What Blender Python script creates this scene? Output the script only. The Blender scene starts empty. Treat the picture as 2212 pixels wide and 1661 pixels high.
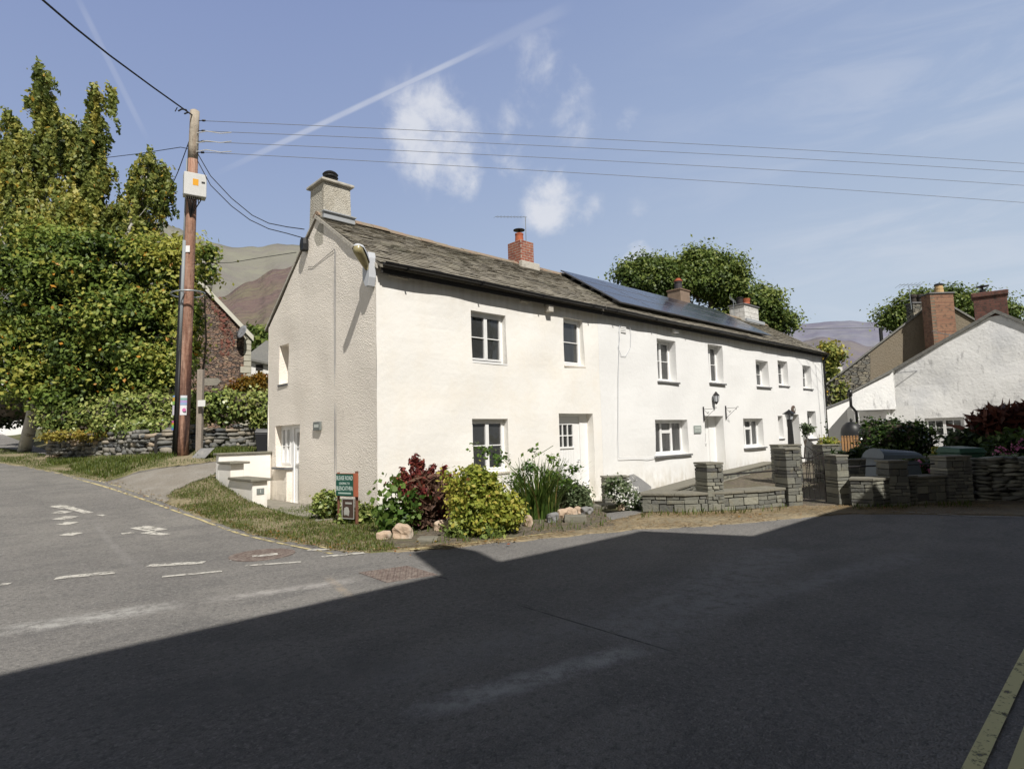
import bpy, bmesh, math, random
import numpy as np
from mathutils import Vector, Matrix, noise as mnoise
from mathutils.geometry import delaunay_2d_cdt
random.seed(7); rng = np.random.default_rng(7)
sc = bpy.context.scene
COL = sc.collection
# ------------------------------------------------------------------ camera maths (metres; x along the terrace, y away behind it)
Q = (-5.674398, -9.615458, 1.388780, .7577129, .0856750, -.0269736, 1283.692)
def _basis():
    yaw, p, r = Q[3:6]
    f = Vector((math.sin(yaw)*math.cos(p), math.cos(yaw)*math.cos(p), math.sin(p)))
    R0 = Vector((math.cos(yaw), -math.sin(yaw), 0)); U0 = R0.cross(f)
    return R0*math.cos(r)+U0*math.sin(r), U0*math.cos(r)-R0*math.sin(r), f
CR, CU, CF = _basis(); CP = Vector(Q[:3])
def ray(px, py): return CF + CR*((px-1106)/Q[6]) - CU*((py-830)/Q[6])
def at(px, py, t): return CP + ray(px, py)*t
def hit(px, py, ax, val):
    d = ray(px, py); return CP + d*((val-CP[ax])/d[ax])
def rot2(v,a): return Vector((v[0]*math.cos(a)-v[1]*math.sin(a),v[0]*math.sin(a)+v[1]*math.cos(a),v[2] if len(v)>2 else 0))
def px_of(P):
    d = Vector(P)-CP; w = d.dot(CF); return 1106+Q[6]*d.dot(CR)/w, 830-Q[6]*d.dot(CU)/w, w
def ss(a, b, x):
    t = min(1, max(0, (x-a)/(b-a))); return t*t*(3-2*t)
def G(x, y):
    """terrain height"""
    s = y-0.6
    r = .082*(s+math.sqrt(s*s+1.2))/2
    if y > 16: r -= (y-16)*.03
    z = r + .52*ss(2.4, 8.2, y)*ss(-3.4, -1.2, x)
    if x > -1.25:
        pit = ss(-1.25, -1.0, x)*(1-ss(4.9, 5.25, y))
        z = z*(1-pit)
    if x > 3.9: z -= .34*ss(3.9,5.2,x)*ss(-3.0+(x-3.75)*.235,-2.75+(x-3.75)*.235,y)*(1-ss(5.3,6,y))
    z -= .05*ss(4.5, 7.5, x)*(1-ss(-4, -2, y))
    z += .012*mnoise.noise(Vector((x*.35, y*.35, 0)))
    return z
def gt(px, py):
    d = ray(px, py); t = 3.0
    while t < 120:
        P = CP+d*t
        if P.z < G(P.x, P.y): break
        t += .05
    a, b = t-.05, t
    for _ in range(18):
        m = (a+b)/2; P = CP+d*m
        if P.z < G(P.x, P.y): b = m
        else: a = m
    P = CP+d*b; return Vector((P.x, P.y, G(P.x, P.y)))
# ------------------------------------------------------------------ object helpers
def tag(o, label=None, cat=None, group=None, kind=None):
    if label: o['label'] = label
    if cat: o['category'] = cat
    if group: o['group'] = group
    if kind: o['kind'] = kind
    return o
def thing(name, label, cat, loc=(0,0,0), group=None):
    o = bpy.data.objects.new(name, None); COL.objects.link(o); o.location = loc; o.empty_display_size = .2
    return tag(o, label, cat, group)
def wloc(o):
    v = Vector((0,0,0))
    while o: v += Vector(o.location); o = o.parent
    return v
class MB:
    def __init__(s): s.v=[]; s.f=[]; s.t=[]; s.m=[]; s.tint=.5; s.mi=0
    def face(s, idx, t=None): s.f.append(tuple(idx)); s.t.append(s.tint if t is None else t); s.m.append(s.mi)
    def poly(s, pts):
        n=len(s.v); s.v += [tuple(p) for p in pts]; s.face(range(n, n+len(pts))); return s
    def hexa(s, c):
        """8 corners: bottom 0-3 ccw, top 4-7"""
        n=len(s.v); s.v += [tuple(p) for p in c]
        for q in ((0,3,2,1),(4,5,6,7),(0,1,5,4),(1,2,6,5),(2,3,7,6),(3,0,4,7)): s.face([n+i for i in q])
        return s
    def obox(s, O, A, B, C):
        """box from origin O with edge vectors A,B,C"""
        O,A,B,C = Vector(O),Vector(A),Vector(B),Vector(C)
        if A.cross(B).dot(C) < 0: A,B = B,A
        return s.hexa([O,O+A,O+A+B,O+B,O+C,O+A+C,O+A+B+C,O+B+C])
    def box(s, x0,x1,y0,y1,z0,z1): return s.obox((x0,y0,z0),(x1-x0,0,0),(0,y1-y0,0),(0,0,z1-z0))
    def tube(s, pts, r, seg=6, cap=True):
        pts=[Vector(p) for p in pts]; n=len(pts); rs = r if hasattr(r,'__len__') else [r]*n
        base=len(s.v); ref=None
        for i,p in enumerate(pts):
            d=(pts[min(i+1,n-1)]-pts[max(i-1,0)]).normalized()
            if ref is None: ref = Vector((0,0,1)) if abs(d.z)<.9 else Vector((1,0,0))
            a=(ref-d*ref.dot(d)).normalized(); ref=a; b=d.cross(a)
            for k in range(seg):
                an=2*math.pi*k/seg; s.v.append(tuple(p+(a*math.cos(an)+b*math.sin(an))*rs[i]))
        for i in range(n-1):
            for k in range(seg):
                k2=(k+1)%seg; s.face((base+i*seg+k, base+i*seg+k2, base+(i+1)*seg+k2, base+(i+1)*seg+k))
        if cap:
            s.face([base+k for k in range(seg)][::-1]); s.face([base+(n-1)*seg+k for k in range(seg)])
        return s
    def lathe(s, c, prof, seg=16, ax=(0,0,1)):
        """profile [(radius, height)]"""
        ax=Vector(ax).normalized(); a=ax.orthogonal().normalized(); b=ax.cross(a); c=Vector(c); base=len(s.v)
        for r,h in prof:
            for k in range(seg):
                an=2*math.pi*k/seg; s.v.append(tuple(c+ax*h+(a*math.cos(an)+b*math.sin(an))*r))
        for i in range(len(prof)-1):
            for k in range(seg):
                k2=(k+1)%seg; s.face((base+i*seg+k, base+i*seg+k2, base+(i+1)*seg+k2, base+(i+1)*seg+k))
        s.face([base+k for k in range(seg)][::-1]); s.face([base+(len(prof)-1)*seg+k for k in range(seg)])
        return s
    def stone(s, c, A, B, C, rnd=.45, jit=.08):
        """rounded irregular stone, half axes A,B,C"""
        c=Vector(c); A,B,C=Vector(A),Vector(B),Vector(C); n=len(s.v); off=random.random()*99
        for (x,y,z) in STV:
            p=Vector((x,y,z)); q=p.normalized()*1.18; p=p.lerp(q,rnd)
            k=1+jit*2*mnoise.noise(p*1.3+Vector((off,off,0)))
            p=p*k; s.v.append(tuple(c+A*p.x+B*p.y+C*p.z))
        for f in STF: s.face([n+i for i in f])
        return s
    def build(s, name, mat, parent=None, smooth=False, bevel=0, origin=None):
        o3 = wloc(parent) if parent else Vector(origin or (0,0,0))
        me=bpy.data.meshes.new(name)
        me.from_pydata([(v[0]-o3.x, v[1]-o3.y, v[2]-o3.z) for v in s.v], [], s.f)
        a=me.attributes.new('tint','FLOAT','FACE'); a.data.foreach_set('value', s.t)
        mats = mat if isinstance(mat,(list,tuple)) else [mat]
        for m in mats: me.materials.append(m)
        if len(mats)>1: me.polygons.foreach_set('material_index', s.m)
        if smooth: me.polygons.foreach_set('use_smooth', [True]*len(me.polygons))
        me.update()
        o=bpy.data.objects.new(name, me); COL.objects.link(o)
        if parent: o.parent=parent
        elif origin: o.location=origin
        if bevel:
            md=o.modifiers.new('b','BEVEL'); md.width=bevel; md.segments=2; md.limit_method='ANGLE'
        return o
def _st():
    v=[];idx={};f=[]
    g=(-1,0,1)
    def vi(p):
        if p not in idx: idx[p]=len(v); v.append(p)
        return idx[p]
    for ax in range(3):
        for sg in (-1,1):
            for i in range(2):
                for j in range(2):
                    q=[]
                    for (a,b) in ((i,j),(i+1,j),(i+1,j+1),(i,j+1)):
                        p=[0,0,0]; p[ax]=sg; p[(ax+1)%3]=g[a]; p[(ax+2)%3]=g[b]; q.append(vi(tuple(p)))
                    f.append(q if sg>0 else q[::-1])
    return v,f
STV,STF=_st()
# ------------------------------------------------------------------ materials
def mat(name, col, rough=.8, bump=None, var=None, zdirt=None, tint=None, spec=.3, metal=0, noise2=None, transl=0, coord='Object'):
    """col base colour; var=(scale, colour2, amount-lo, hi); bump=[(scale,dist,detail)]; tint=[(pos,colour)...] ramp from face attribute"""
    m=bpy.data.materials.new(name); m.use_nodes=True; nt=m.node_tree; N=nt.nodes; L=nt.links
    b=N['Principled BSDF']; b.inputs['Roughness'].default_value=rough; b.inputs['Specular IOR Level'].default_value=spec; b.inputs['Metallic'].default_value=metal
    tc=N.new('ShaderNodeTexCoord'); out=None
    rgb=N.new('ShaderNodeRGB'); rgb.outputs[0].default_value=(*col,1); cur=rgb.outputs[0]
    if tint:
        at_=N.new('ShaderNodeAttribute'); at_.attribute_name='tint'; r=N.new('ShaderNodeValToRGB'); el=r.color_ramp.elements
        el[0].position=tint[0][0]; el[0].color=(*tint[0][1],1); el[1].position=tint[-1][0]; el[1].color=(*tint[-1][1],1)
        for p,c in tint[1:-1]: e=el.new(p); e.color=(*c,1)
        L.new(at_.outputs['Fac'], r.inputs[0]); cur=r.outputs[0]
    for v in (var or []):
        sc_, c2, lo, hi, amt = v[:5]
        n=N.new('ShaderNodeTexNoise'); n.inputs['Scale'].default_value=sc_; n.inputs['Detail'].default_value=6; n.inputs['Roughness'].default_value=.62
        src=tc.outputs[coord]
        if len(v)>5:
            mp=N.new('ShaderNodeMapping'); mp.inputs['Scale'].default_value=v[5]; L.new(src, mp.inputs[0]); src=mp.outputs[0]
        L.new(src, n.inputs['Vector'])
        mr=N.new('ShaderNodeMapRange'); mr.inputs[1].default_value=lo; mr.inputs[2].default_value=hi; mr.inputs[4].default_value=amt; L.new(n.outputs['Fac'], mr.inputs[0])
        mx=N.new('ShaderNodeMix'); mx.data_type='RGBA'; L.new(mr.outputs[0], mx.inputs[0]); L.new(cur, mx.inputs[6]); mx.inputs[7].default_value=(*c2,1); cur=mx.outputs[2]
    for (z0,z1,c2,amt,sc3) in (zdirt or []):
        sp=N.new('ShaderNodeSeparateXYZ'); L.new(tc.outputs['Object'], sp.inputs[0])
        n=N.new('ShaderNodeTexNoise'); n.inputs['Scale'].default_value=1; n.inputs['Detail'].default_value=7; mp=N.new('ShaderNodeMapping'); mp.inputs['Scale'].default_value=sc3; L.new(tc.outputs['Object'],mp.inputs[0]); L.new(mp.outputs[0],n.inputs['Vector'])
        a1=N.new('ShaderNodeMapRange'); a1.inputs[1].default_value=z0; a1.inputs[2].default_value=z1; a1.inputs[3].default_value=1; a1.inputs[4].default_value=0; L.new(sp.outputs[2],a1.inputs[0])
        a2=N.new('ShaderNodeMapRange'); a2.inputs[1].default_value=.38; a2.inputs[2].default_value=.62; a2.inputs[4].default_value=amt; L.new(n.outputs['Fac'],a2.inputs[0])
        ml=N.new('ShaderNodeMath'); ml.operation='MULTIPLY'; L.new(a1.outputs[0],ml.inputs[0]); L.new(a2.outputs[0],ml.inputs[1])
        mx=N.new('ShaderNodeMix'); mx.data_type='RGBA'; L.new(ml.outputs[0],mx.inputs[0]); L.new(cur,mx.inputs[6]); mx.inputs[7].default_value=(*c2,1); cur=mx.outputs[2]
    L.new(cur, b.inputs['Base Color'])
    prev=None
    for (s_,d_,k_) in (bump or []):
        if k_=='v': n=N.new('ShaderNodeTexVoronoi'); o_=n.outputs['Distance']
        else: n=N.new('ShaderNodeTexNoise'); n.inputs['Detail'].default_value=k_; o_=n.outputs['Fac']
        n.inputs['Scale'].default_value=s_; L.new(tc.outputs[coord], n.inputs['Vector'])
        bp=N.new('ShaderNodeBump'); bp.inputs['Distance'].default_value=d_; bp.inputs['Strength'].default_value=1; L.new(o_, bp.inputs['Height'])
        if prev: L.new(prev, bp.inputs['Normal'])
        prev=bp.outputs[0]
    if prev: L.new(prev, b.inputs['Normal'])
    if transl:
        tr=N.new('ShaderNodeBsdfTranslucent'); L.new(cur, tr.inputs[0]); ms=N.new('ShaderNodeMixShader'); ms.inputs[0].default_value=transl
        L.new(b.outputs[0], ms.inputs[1]); L.new(tr.outputs[0], ms.inputs[2]); L.new(ms.outputs[0], N['Material Output'].inputs[0])
    return m
M={}
DZ=[(-.3,.45,(.48,.44,.36),.8,(6,6,3)),(.0,1.3,(.70,.66,.58),.3,(2,2,1)),(3.7,4.7,(.60,.55,.46),-.0,(1,1,1)),(4.1,4.68,(.9,.9,.9),0,(1,1,1))]
DZ=DZ[:2]
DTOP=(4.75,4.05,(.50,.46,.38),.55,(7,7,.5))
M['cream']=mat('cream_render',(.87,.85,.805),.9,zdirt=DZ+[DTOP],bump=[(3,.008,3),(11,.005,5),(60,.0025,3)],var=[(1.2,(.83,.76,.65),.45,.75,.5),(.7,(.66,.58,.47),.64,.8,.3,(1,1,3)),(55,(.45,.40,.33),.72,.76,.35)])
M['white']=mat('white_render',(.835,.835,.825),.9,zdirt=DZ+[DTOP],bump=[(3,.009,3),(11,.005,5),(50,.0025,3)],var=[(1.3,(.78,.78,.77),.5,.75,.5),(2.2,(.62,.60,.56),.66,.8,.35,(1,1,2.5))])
M['dash']=mat('pebbledash',(.93,.865,.775),.95,zdirt=[(-.1,.5,(.5,.46,.38),.7,(6,6,3))],bump=[(38,.009,'v'),(80,.007,2),(4,.008,2)],var=[(75,(.58,.51,.43),.52,.74,.55),(1.1,(.80,.73,.64),.5,.72,.4,(1,1,.5)),(2.5,(.55,.49,.42),.64,.80,.4,(1,1,.3))])
M['stackr']=mat('chimney_render',(.52,.49,.42),.95,bump=[(35,.015,'v'),(70,.01,2)],var=[(3,(.30,.26,.19),.5,.75,.8,(1,1,.3)),(8,(.17,.16,.14),.6,.75,.7,(1,1,.4)),(40,(.7,.67,.6),.55,.7,.4)])
M['slate']=mat('roof_slate',(.2,.19,.17),.75,bump=[(30,.006,4)],tint=[(0,(.12,.11,.095)),(.3,(.235,.215,.18)),(.6,(.305,.28,.23)),(.85,(.36,.33,.265)),(1,(.43,.39,.31))],var=[(6,(.34,.315,.235),.5,.75,.55),(38,(.10,.095,.085),.55,.7,.5),(1.3,(.13,.14,.085),.55,.75,.4)],spec=.35)
M['ridge']=mat('ridge_tile',(.30,.21,.15),.85,bump=[(20,.01,3)],var=[(4,(.24,.22,.17),.4,.6,.8),(15,(.38,.33,.22),.55,.7,.6)])
M['mortar']=mat('cement_fillet',(.52,.49,.43),.9,bump=[(20,.01,3)],var=[(7,(.3,.28,.24),.45,.7,.7)])
M['gutter']=mat('black_gutter',(.012,.012,.014),.35,spec=.5,var=[(6,(.05,.048,.042),.5,.75,.5)])
M['upvc']=mat('white_frame',(.86,.86,.85),.35,spec=.4,var=[(5,(.74,.74,.72),.5,.75,.4)])
M['sill']=mat('slate_sill',(.16,.16,.165),.7,bump=[(18,.008,4)],var=[(9,(.26,.26,.26),.5,.7,.6)])
M['csill']=mat('cream_sill',(.62,.57,.5),.8,bump=[(18,.01,4)],var=[(9,(.4,.36,.3),.5,.7,.6)])
M['room']=mat('dark_room',(.26,.24,.22),.9,var=[(1.5,(.34,.30,.25),.42,.6,.8)])
M['curtain']=mat('curtain_cloth',(.62,.58,.52),.9)
M['blind']=mat('pale_blind',(.66,.67,.68),.8)
M['lead']=mat('lead_flashing',(.36,.38,.40),.6,bump=[(10,.004,3)])
M['terra']=mat('terracotta',(.42,.12,.06),.8,var=[(12,(.3,.09,.05),.45,.7,.7)])
M['buffpot']=mat('buff_pot',(.52,.36,.18),.8,var=[(12,(.34,.22,.12),.45,.7,.7)])
M['blackm']=mat('black_metal',(.015,.015,.016),.45,spec=.5,var=[(10,(.05,.045,.04),.5,.8,.4)])
M['iron']=mat('wrought_iron',(.022,.02,.02),.5,spec=.5,var=[(18,(.07,.04,.03),.55,.75,.6)])
M['galv']=mat('galvanised_steel',(.42,.45,.47),.45,metal=.6,var=[(10,(.3,.33,.35),.45,.7,.6)])
M['greybox']=mat('grey_cabinet',(.62,.62,.60),.5,var=[(4,(.5,.5,.47),.5,.75,.5)])
M['ltgrey']=mat('light_grey_plastic',(.55,.57,.60),.5)
M['diff']=mat('yellowed_diffuser',(.36,.31,.16),.3,spec=.5,var=[(9,(.20,.15,.06),.5,.75,.7)])
M['wire']=mat('cable_black',(.02,.02,.022),.6)
M['wiregrey']=mat('cable_grey',(.22,.23,.25),.6)
M['pole']=mat('creosoted_pole',(.36,.20,.14),.85,zdirt=[(2.6,6.2,(.17,.075,.05),1,(9,9,.4)),(1.2,2.9,(.06,.035,.03),1.2,(9,9,.4))],bump=[(9,.02,4)],var=[(2.2,(.44,.30,.23),.42,.62,.8,(6,6,.5)),(3,(.12,.06,.04),.52,.68,.8,(9,9,.4))])
M['poletop']=mat('weathered_pole',(.42,.37,.30),.85,bump=[(9,.02,4)],var=[(2.2,(.3,.22,.16),.45,.65,.8,(6,6,.5)),(3,(.1,.07,.05),.58,.7,.8,(7,7,.4))])
M['postwood']=mat('grey_oak',(.36,.31,.26),.85,bump=[(14,.008,4)],var=[(3,(.22,.19,.16),.5,.7,.7,(6,6,.5))])
M['picket']=mat('orange_wood',(.34,.19,.085),.75,bump=[(14,.005,4)],var=[(3,(.24,.13,.06),.5,.7,.7,(6,6,.5))])
M['pvcgrey']=mat('grey_conduit',(.28,.31,.33),.5)
M['pvcblk']=mat('black_conduit',(.02,.02,.022),.5)
M['greenbin']=mat('green_bin',(.035,.10,.065),.5)
M['grit']=mat('grey_blue_bin',(.13,.16,.19),.5,var=[(3,(.10,.12,.15),.45,.7,.5)])
M['blkplastic']=mat('black_bin',(.018,.019,.021),.45,spec=.4)
M['bark']=mat('bark',(.11,.09,.07),.95,bump=[(10,.03,5)],var=[(4,(.05,.045,.04),.45,.65,.8)])
M['birch']=mat('birch_bark',(.5,.48,.44),.85,bump=[(10,.01,5)],var=[(3,(.08,.07,.06),.55,.65,.9,(1,1,2))])
M['soil']=mat('bed_soil',(.13,.11,.085),.95,bump=[(14,.06,6)],var=[(3,(.12,.13,.06),.5,.62,.6),(8,(.24,.20,.145),.5,.7,.7),(50,(.28,.23,.16),.6,.7,.7)])
M['rock']=mat('pink_rock',(.50,.38,.28),.85,bump=[(8,.03,6)],var=[(5,(.6,.55,.48),.5,.65,.8),(14,(.22,.17,.13),.58,.7,.7)])
M['greyrock']=mat('grey_rock',(.22,.22,.22),.85,bump=[(6,.03,5)],var=[(6,(.34,.33,.31),.5,.7,.7)])
M['flag']=mat('flagstone',(.24,.225,.19),.85,bump=[(10,.012,5)],var=[(4,(.33,.30,.25),.45,.7,.7),(30,(.15,.14,.12),.55,.7,.5)])
M['slatewall']=mat('slate_masonry',(.2,.2,.17),.8,bump=[(22,.012,5)],tint=[(0,(.085,.085,.082)),(.35,(.15,.152,.135)),(.7,(.215,.215,.18)),(1,(.30,.295,.24))],var=[(9,(.23,.21,.15),.52,.7,.6),(40,(.10,.10,.09),.55,.7,.5)])
M['fieldstone']=mat('field_stone',(.2,.2,.2),.9,bump=[(12,.02,6)],tint=[(0,(.09,.095,.10)),(.4,(.19,.19,.18)),(.7,(.30,.27,.22)),(1,(.42,.33,.24))],var=[(7,(.34,.33,.26),.55,.7,.6),(30,(.09,.09,.08),.55,.7,.5)])
M['core']=mat('wall_core',(.03,.028,.025),1)
M['copetop']=mat('slate_coping',(.20,.19,.155),.85,bump=[(16,.012,5)],var=[(6,(.27,.25,.19),.5,.7,.7),(30,(.11,.11,.1),.55,.7,.6)])
M['greyrender']=mat('brown_grey_roughcast',(.22,.185,.135),.95,bump=[(14,.03,5),(40,.01,3)],var=[(.5,(.24,.21,.165),.45,.7,.8),(25,(.30,.27,.22),.6,.7,.5)])
M['stainedwhite']=mat('mould_stained_limewash',(.83,.83,.82),.9,bump=[(3,.014,3),(12,.008,5)],var=[(1.1,(.66,.67,.69),.50,.68,.7,(1,1,.8)),(4,(.25,.25,.26),.58,.72,.7,(1,1,.45)),(24,(.25,.25,.25),.62,.70,.6)])
M['wood_dark']=mat('dark_timber',(.03,.028,.026),.8)
M['acer']=None
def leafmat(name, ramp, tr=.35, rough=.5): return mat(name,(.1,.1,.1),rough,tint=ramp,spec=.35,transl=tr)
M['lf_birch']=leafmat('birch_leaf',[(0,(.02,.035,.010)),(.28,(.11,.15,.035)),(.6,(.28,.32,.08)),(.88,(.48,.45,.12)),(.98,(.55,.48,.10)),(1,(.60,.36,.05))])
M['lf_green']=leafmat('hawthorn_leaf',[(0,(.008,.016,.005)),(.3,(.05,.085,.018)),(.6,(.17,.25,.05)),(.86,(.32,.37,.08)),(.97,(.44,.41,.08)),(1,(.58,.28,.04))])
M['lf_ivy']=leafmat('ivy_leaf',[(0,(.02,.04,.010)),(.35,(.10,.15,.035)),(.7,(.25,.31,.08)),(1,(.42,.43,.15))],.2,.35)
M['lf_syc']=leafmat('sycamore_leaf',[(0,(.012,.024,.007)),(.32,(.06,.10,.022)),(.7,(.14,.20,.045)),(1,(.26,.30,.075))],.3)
M['lf_laurel']=leafmat('laurel_leaf',[(0,(.006,.014,.004)),(.5,(.022,.045,.010)),(.9,(.06,.10,.022)),(1,(.11,.15,.03))],.15,.25)
M['lf_dark']=leafmat('dark_shrub_leaf',[(0,(.008,.014,.006)),(.6,(.025,.045,.012)),(1,(.07,.11,.03))],.2)
M['lf_red']=leafmat('barberry_leaf',[(0,(.04,.012,.012)),(.4,(.15,.03,.03)),(.8,(.27,.06,.045)),(1,(.34,.14,.07))],.3)
M['lf_dryred']=leafmat('brown_twig',[(0,(.06,.035,.025)),(1,(.22,.13,.09))],.2)
M['lf_spirea']=leafmat('spirea_leaf',[(0,(.04,.07,.012)),(.4,(.19,.25,.035)),(.75,(.38,.41,.07)),(.93,(.50,.44,.09)),(1,(.52,.24,.10))],.35)
M['lf_sage']=leafmat('sage_leaf',[(0,(.05,.08,.035)),(.6,(.14,.19,.09)),(1,(.24,.28,.16))],.3)
M['lf_vine']=leafmat('vine_leaf',[(0,(.03,.07,.015)),(.6,(.08,.16,.03)),(1,(.16,.24,.05))],.35,.4)
M['lf_blade']=leafmat('strap_leaf',[(0,(.04,.08,.015)),(.6,(.10,.17,.03)),(.95,(.2,.25,.06)),(1,(.3,.2,.08))],.35)
M['lf_gold']=leafmat('golden_autumn_leaf',[(0,(.06,.05,.008)),(.5,(.2,.14,.02)),(.85,(.33,.17,.02)),(1,(.36,.08,.02))],.35)
M['lf_heather']=leafmat('yellow_heather',[(0,(.08,.07,.015)),(.5,(.30,.26,.05)),(.9,(.42,.36,.08)),(1,(.42,.18,.05))],.3)
M['lf_acer']=leafmat('maroon_leaf',[(0,(.02,.008,.007)),(.6,(.07,.022,.016)),(1,(.15,.05,.03))],.3)
M['lf_hydr']=leafmat('hydrangea_leaf',[(0,(.01,.02,.006)),(.6,(.035,.07,.015)),(1,(.09,.14,.03))],.3)
M['pink']=leafmat('pink_petal',[(0,(.35,.07,.2)),(1,(.7,.25,.45))],.3)
M['whitepetal']=leafmat('white_petal',[(0,(.7,.7,.66)),(1,(.9,.9,.86))],.3)
M['grass']=leafmat('grass_blade',[(0,(.05,.08,.014)),(.5,(.11,.15,.026)),(.85,(.2,.2,.06)),(1,(.34,.28,.13))],.3)
M['straw']=leafmat('dry_straw',[(0,(.16,.10,.05)),(.6,(.38,.27,.14)),(1,(.55,.44,.26))],.2)
def brickmat(name, c1, c2, mort, scale=1, bw=.225, bh=.075, stain=(.05,.04,.035), axis='xz'):
    m=bpy.data.materials.new(name); m.use_nodes=True; nt=m.node_tree; N=nt.nodes; L=nt.links; b=N['Principled BSDF']; b.inputs['Roughness'].default_value=.9
    tc=N.new('ShaderNodeTexCoord'); sp=N.new('ShaderNodeSeparateXYZ'); L.new(tc.outputs['Object'], sp.inputs[0])
    ad=N.new('ShaderNodeMath'); ad.operation='ADD'; L.new(sp.outputs[0], ad.inputs[0]); L.new(sp.outputs[1], ad.inputs[1])
    cb=N.new('ShaderNodeCombineXYZ'); L.new(ad.outputs[0], cb.inputs[0]); L.new(sp.outputs[2], cb.inputs[1])
    br=N.new('ShaderNodeTexBrick'); L.new(cb.outputs[0], br.inputs['Vector']); br.inputs['Scale'].default_value=1; br.inputs['Brick Width'].default_value=bw; br.inputs['Row Height'].default_value=bh
    br.inputs['Mortar Size'].default_value=.009; br.inputs['Color1'].default_value=(*c1,1); br.inputs['Color2'].default_value=(*c2,1); br.inputs['Mortar'].default_value=(*mort,1)
    n=N.new('ShaderNodeTexNoise'); n.inputs['Scale'].default_value=6; n.inputs['Detail'].default_value=6; L.new(tc.outputs['Object'], n.inputs[0])
    mr=N.new('ShaderNodeMapRange'); mr.inputs[1].default_value=.5; mr.inputs[2].default_value=.72; mr.inputs[4].default_value=.8; L.new(n.outputs['Fac'], mr.inputs[0])
    mx=N.new('ShaderNodeMix'); mx.data_type='RGBA'; L.new(mr.outputs[0], mx.inputs[0]); L.new(br.outputs['Color'], mx.inputs[6]); mx.inputs[7].default_value=(*stain,1)
    L.new(mx.outputs[2], b.inputs['Base Color'])
    bp=N.new('ShaderNodeBump'); bp.inputs['Distance'].default_value=.01; L.new(br.outputs['Fac'], bp.inputs['Height']); bp.invert=True
    L.new(bp.outputs[0], b.inputs['Normal']); return m
M['brick']=brickmat('red_brick',(.30,.085,.055),(.36,.13,.08),(.42,.36,.30),stain=(.16,.06,.045))
M['oldbrick']=brickmat('weathered_brick',(.24,.11,.07),(.33,.18,.11),(.18,.15,.11),stain=(.08,.06,.045))
M['darkbrick']=brickmat('sooty_brick',(.13,.055,.045),(.19,.08,.06),(.10,.075,.06),stain=(.04,.03,.025))
M['whiteblock']=brickmat('whitewashed_block',(.62,.61,.58),(.70,.69,.66),(.42,.40,.37),bw=.42,bh=.2,stain=(.3,.28,.25))
def rubble(name, cols, scale, mort):
    m=bpy.data.materials.new(name); m.use_nodes=True; nt=m.node_tree; N=nt.nodes; L=nt.links; b=N['Principled BSDF']; b.inputs['Roughness'].default_value=.95
    tc=N.new('ShaderNodeTexCoord'); mp=N.new('ShaderNodeMapping'); mp.inputs['Scale'].default_value=(scale,scale,scale*2.6); L.new(tc.outputs['Object'], mp.inputs[0])
    nn=N.new('ShaderNodeTexNoise'); nn.inputs['Scale'].default_value=1.3; L.new(mp.outputs[0], nn.inputs[0])
    va=N.new('ShaderNodeMixRGB'); va.blend_type='ADD'; va.inputs[0].default_value=.5; L.new(mp.outputs[0], va.inputs[1]); L.new(nn.outputs['Color'], va.inputs[2])
    v=N.new('ShaderNodeTexVoronoi'); v.feature='F1'; v.inputs['Scale'].default_value=1; L.new(va.outputs[0], v.inputs['Vector'])
    e=N.new('ShaderNodeTexVoronoi'); e.feature='DISTANCE_TO_EDGE'; e.inputs['Scale'].default_value=1; L.new(va.outputs[0], e.inputs['Vector'])
    sp=N.new('ShaderNodeSeparateColor'); L.new(v.outputs['Color'], sp.inputs[0])
    r=N.new('ShaderNodeValToRGB'); el=r.color_ramp.elements; el[0].color=(*cols[0],1); el[1].color=(*cols[-1],1)
    for i,c in enumerate(cols[1:-1]): q=el.new((i+1)/(len(cols)-1)); q.color=(*c,1)
    L.new(sp.outputs[0], r.inputs[0])
    mr=N.new('ShaderNodeMapRange'); mr.inputs[1].default_value=.02; mr.inputs[2].default_value=.09; L.new(e.outputs['Distance'], mr.inputs[0])
    n2=N.new('ShaderNodeTexNoise'); n2.inputs['Scale'].default_value=22; n2.inputs['Detail'].default_value=5; L.new(tc.outputs['Object'], n2.inputs[0])
    m2=N.new('ShaderNodeMixRGB'); m2.blend_type='OVERLAY'; m2.inputs[0].default_value=.8; L.new(r.outputs[0], m2.inputs[1]); L.new(n2.outputs['Fac'], m2.inputs[2])
    mx=N.new('ShaderNodeMix'); mx.data_type='RGBA'; L.new(mr.outputs[0], mx.inputs[0]); mx.inputs[6].default_value=(*mort,1); L.new(m2.outputs[0], mx.inputs[7])
    L.new(mx.outputs[2], b.inputs['Base Color'])
    bp=N.new('ShaderNodeBump'); bp.inputs['Distance'].default_value=.05; L.new(mr.outputs[0], bp.inputs['Height']); L.new(bp.outputs[0], b.inputs['Normal']); return m
M['rubble']=rubble('slate_rubble',[(.08,.062,.054),(.21,.15,.12),(.32,.20,.14),(.13,.11,.105),(.42,.30,.20)],5.5,(.06,.045,.035))
M['rubble2']=rubble('pale_rubble',[(.10,.10,.09),(.22,.20,.16),(.15,.15,.14),(.30,.27,.2),(.2,.19,.17)],3.6,(.04,.035,.03))
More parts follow.
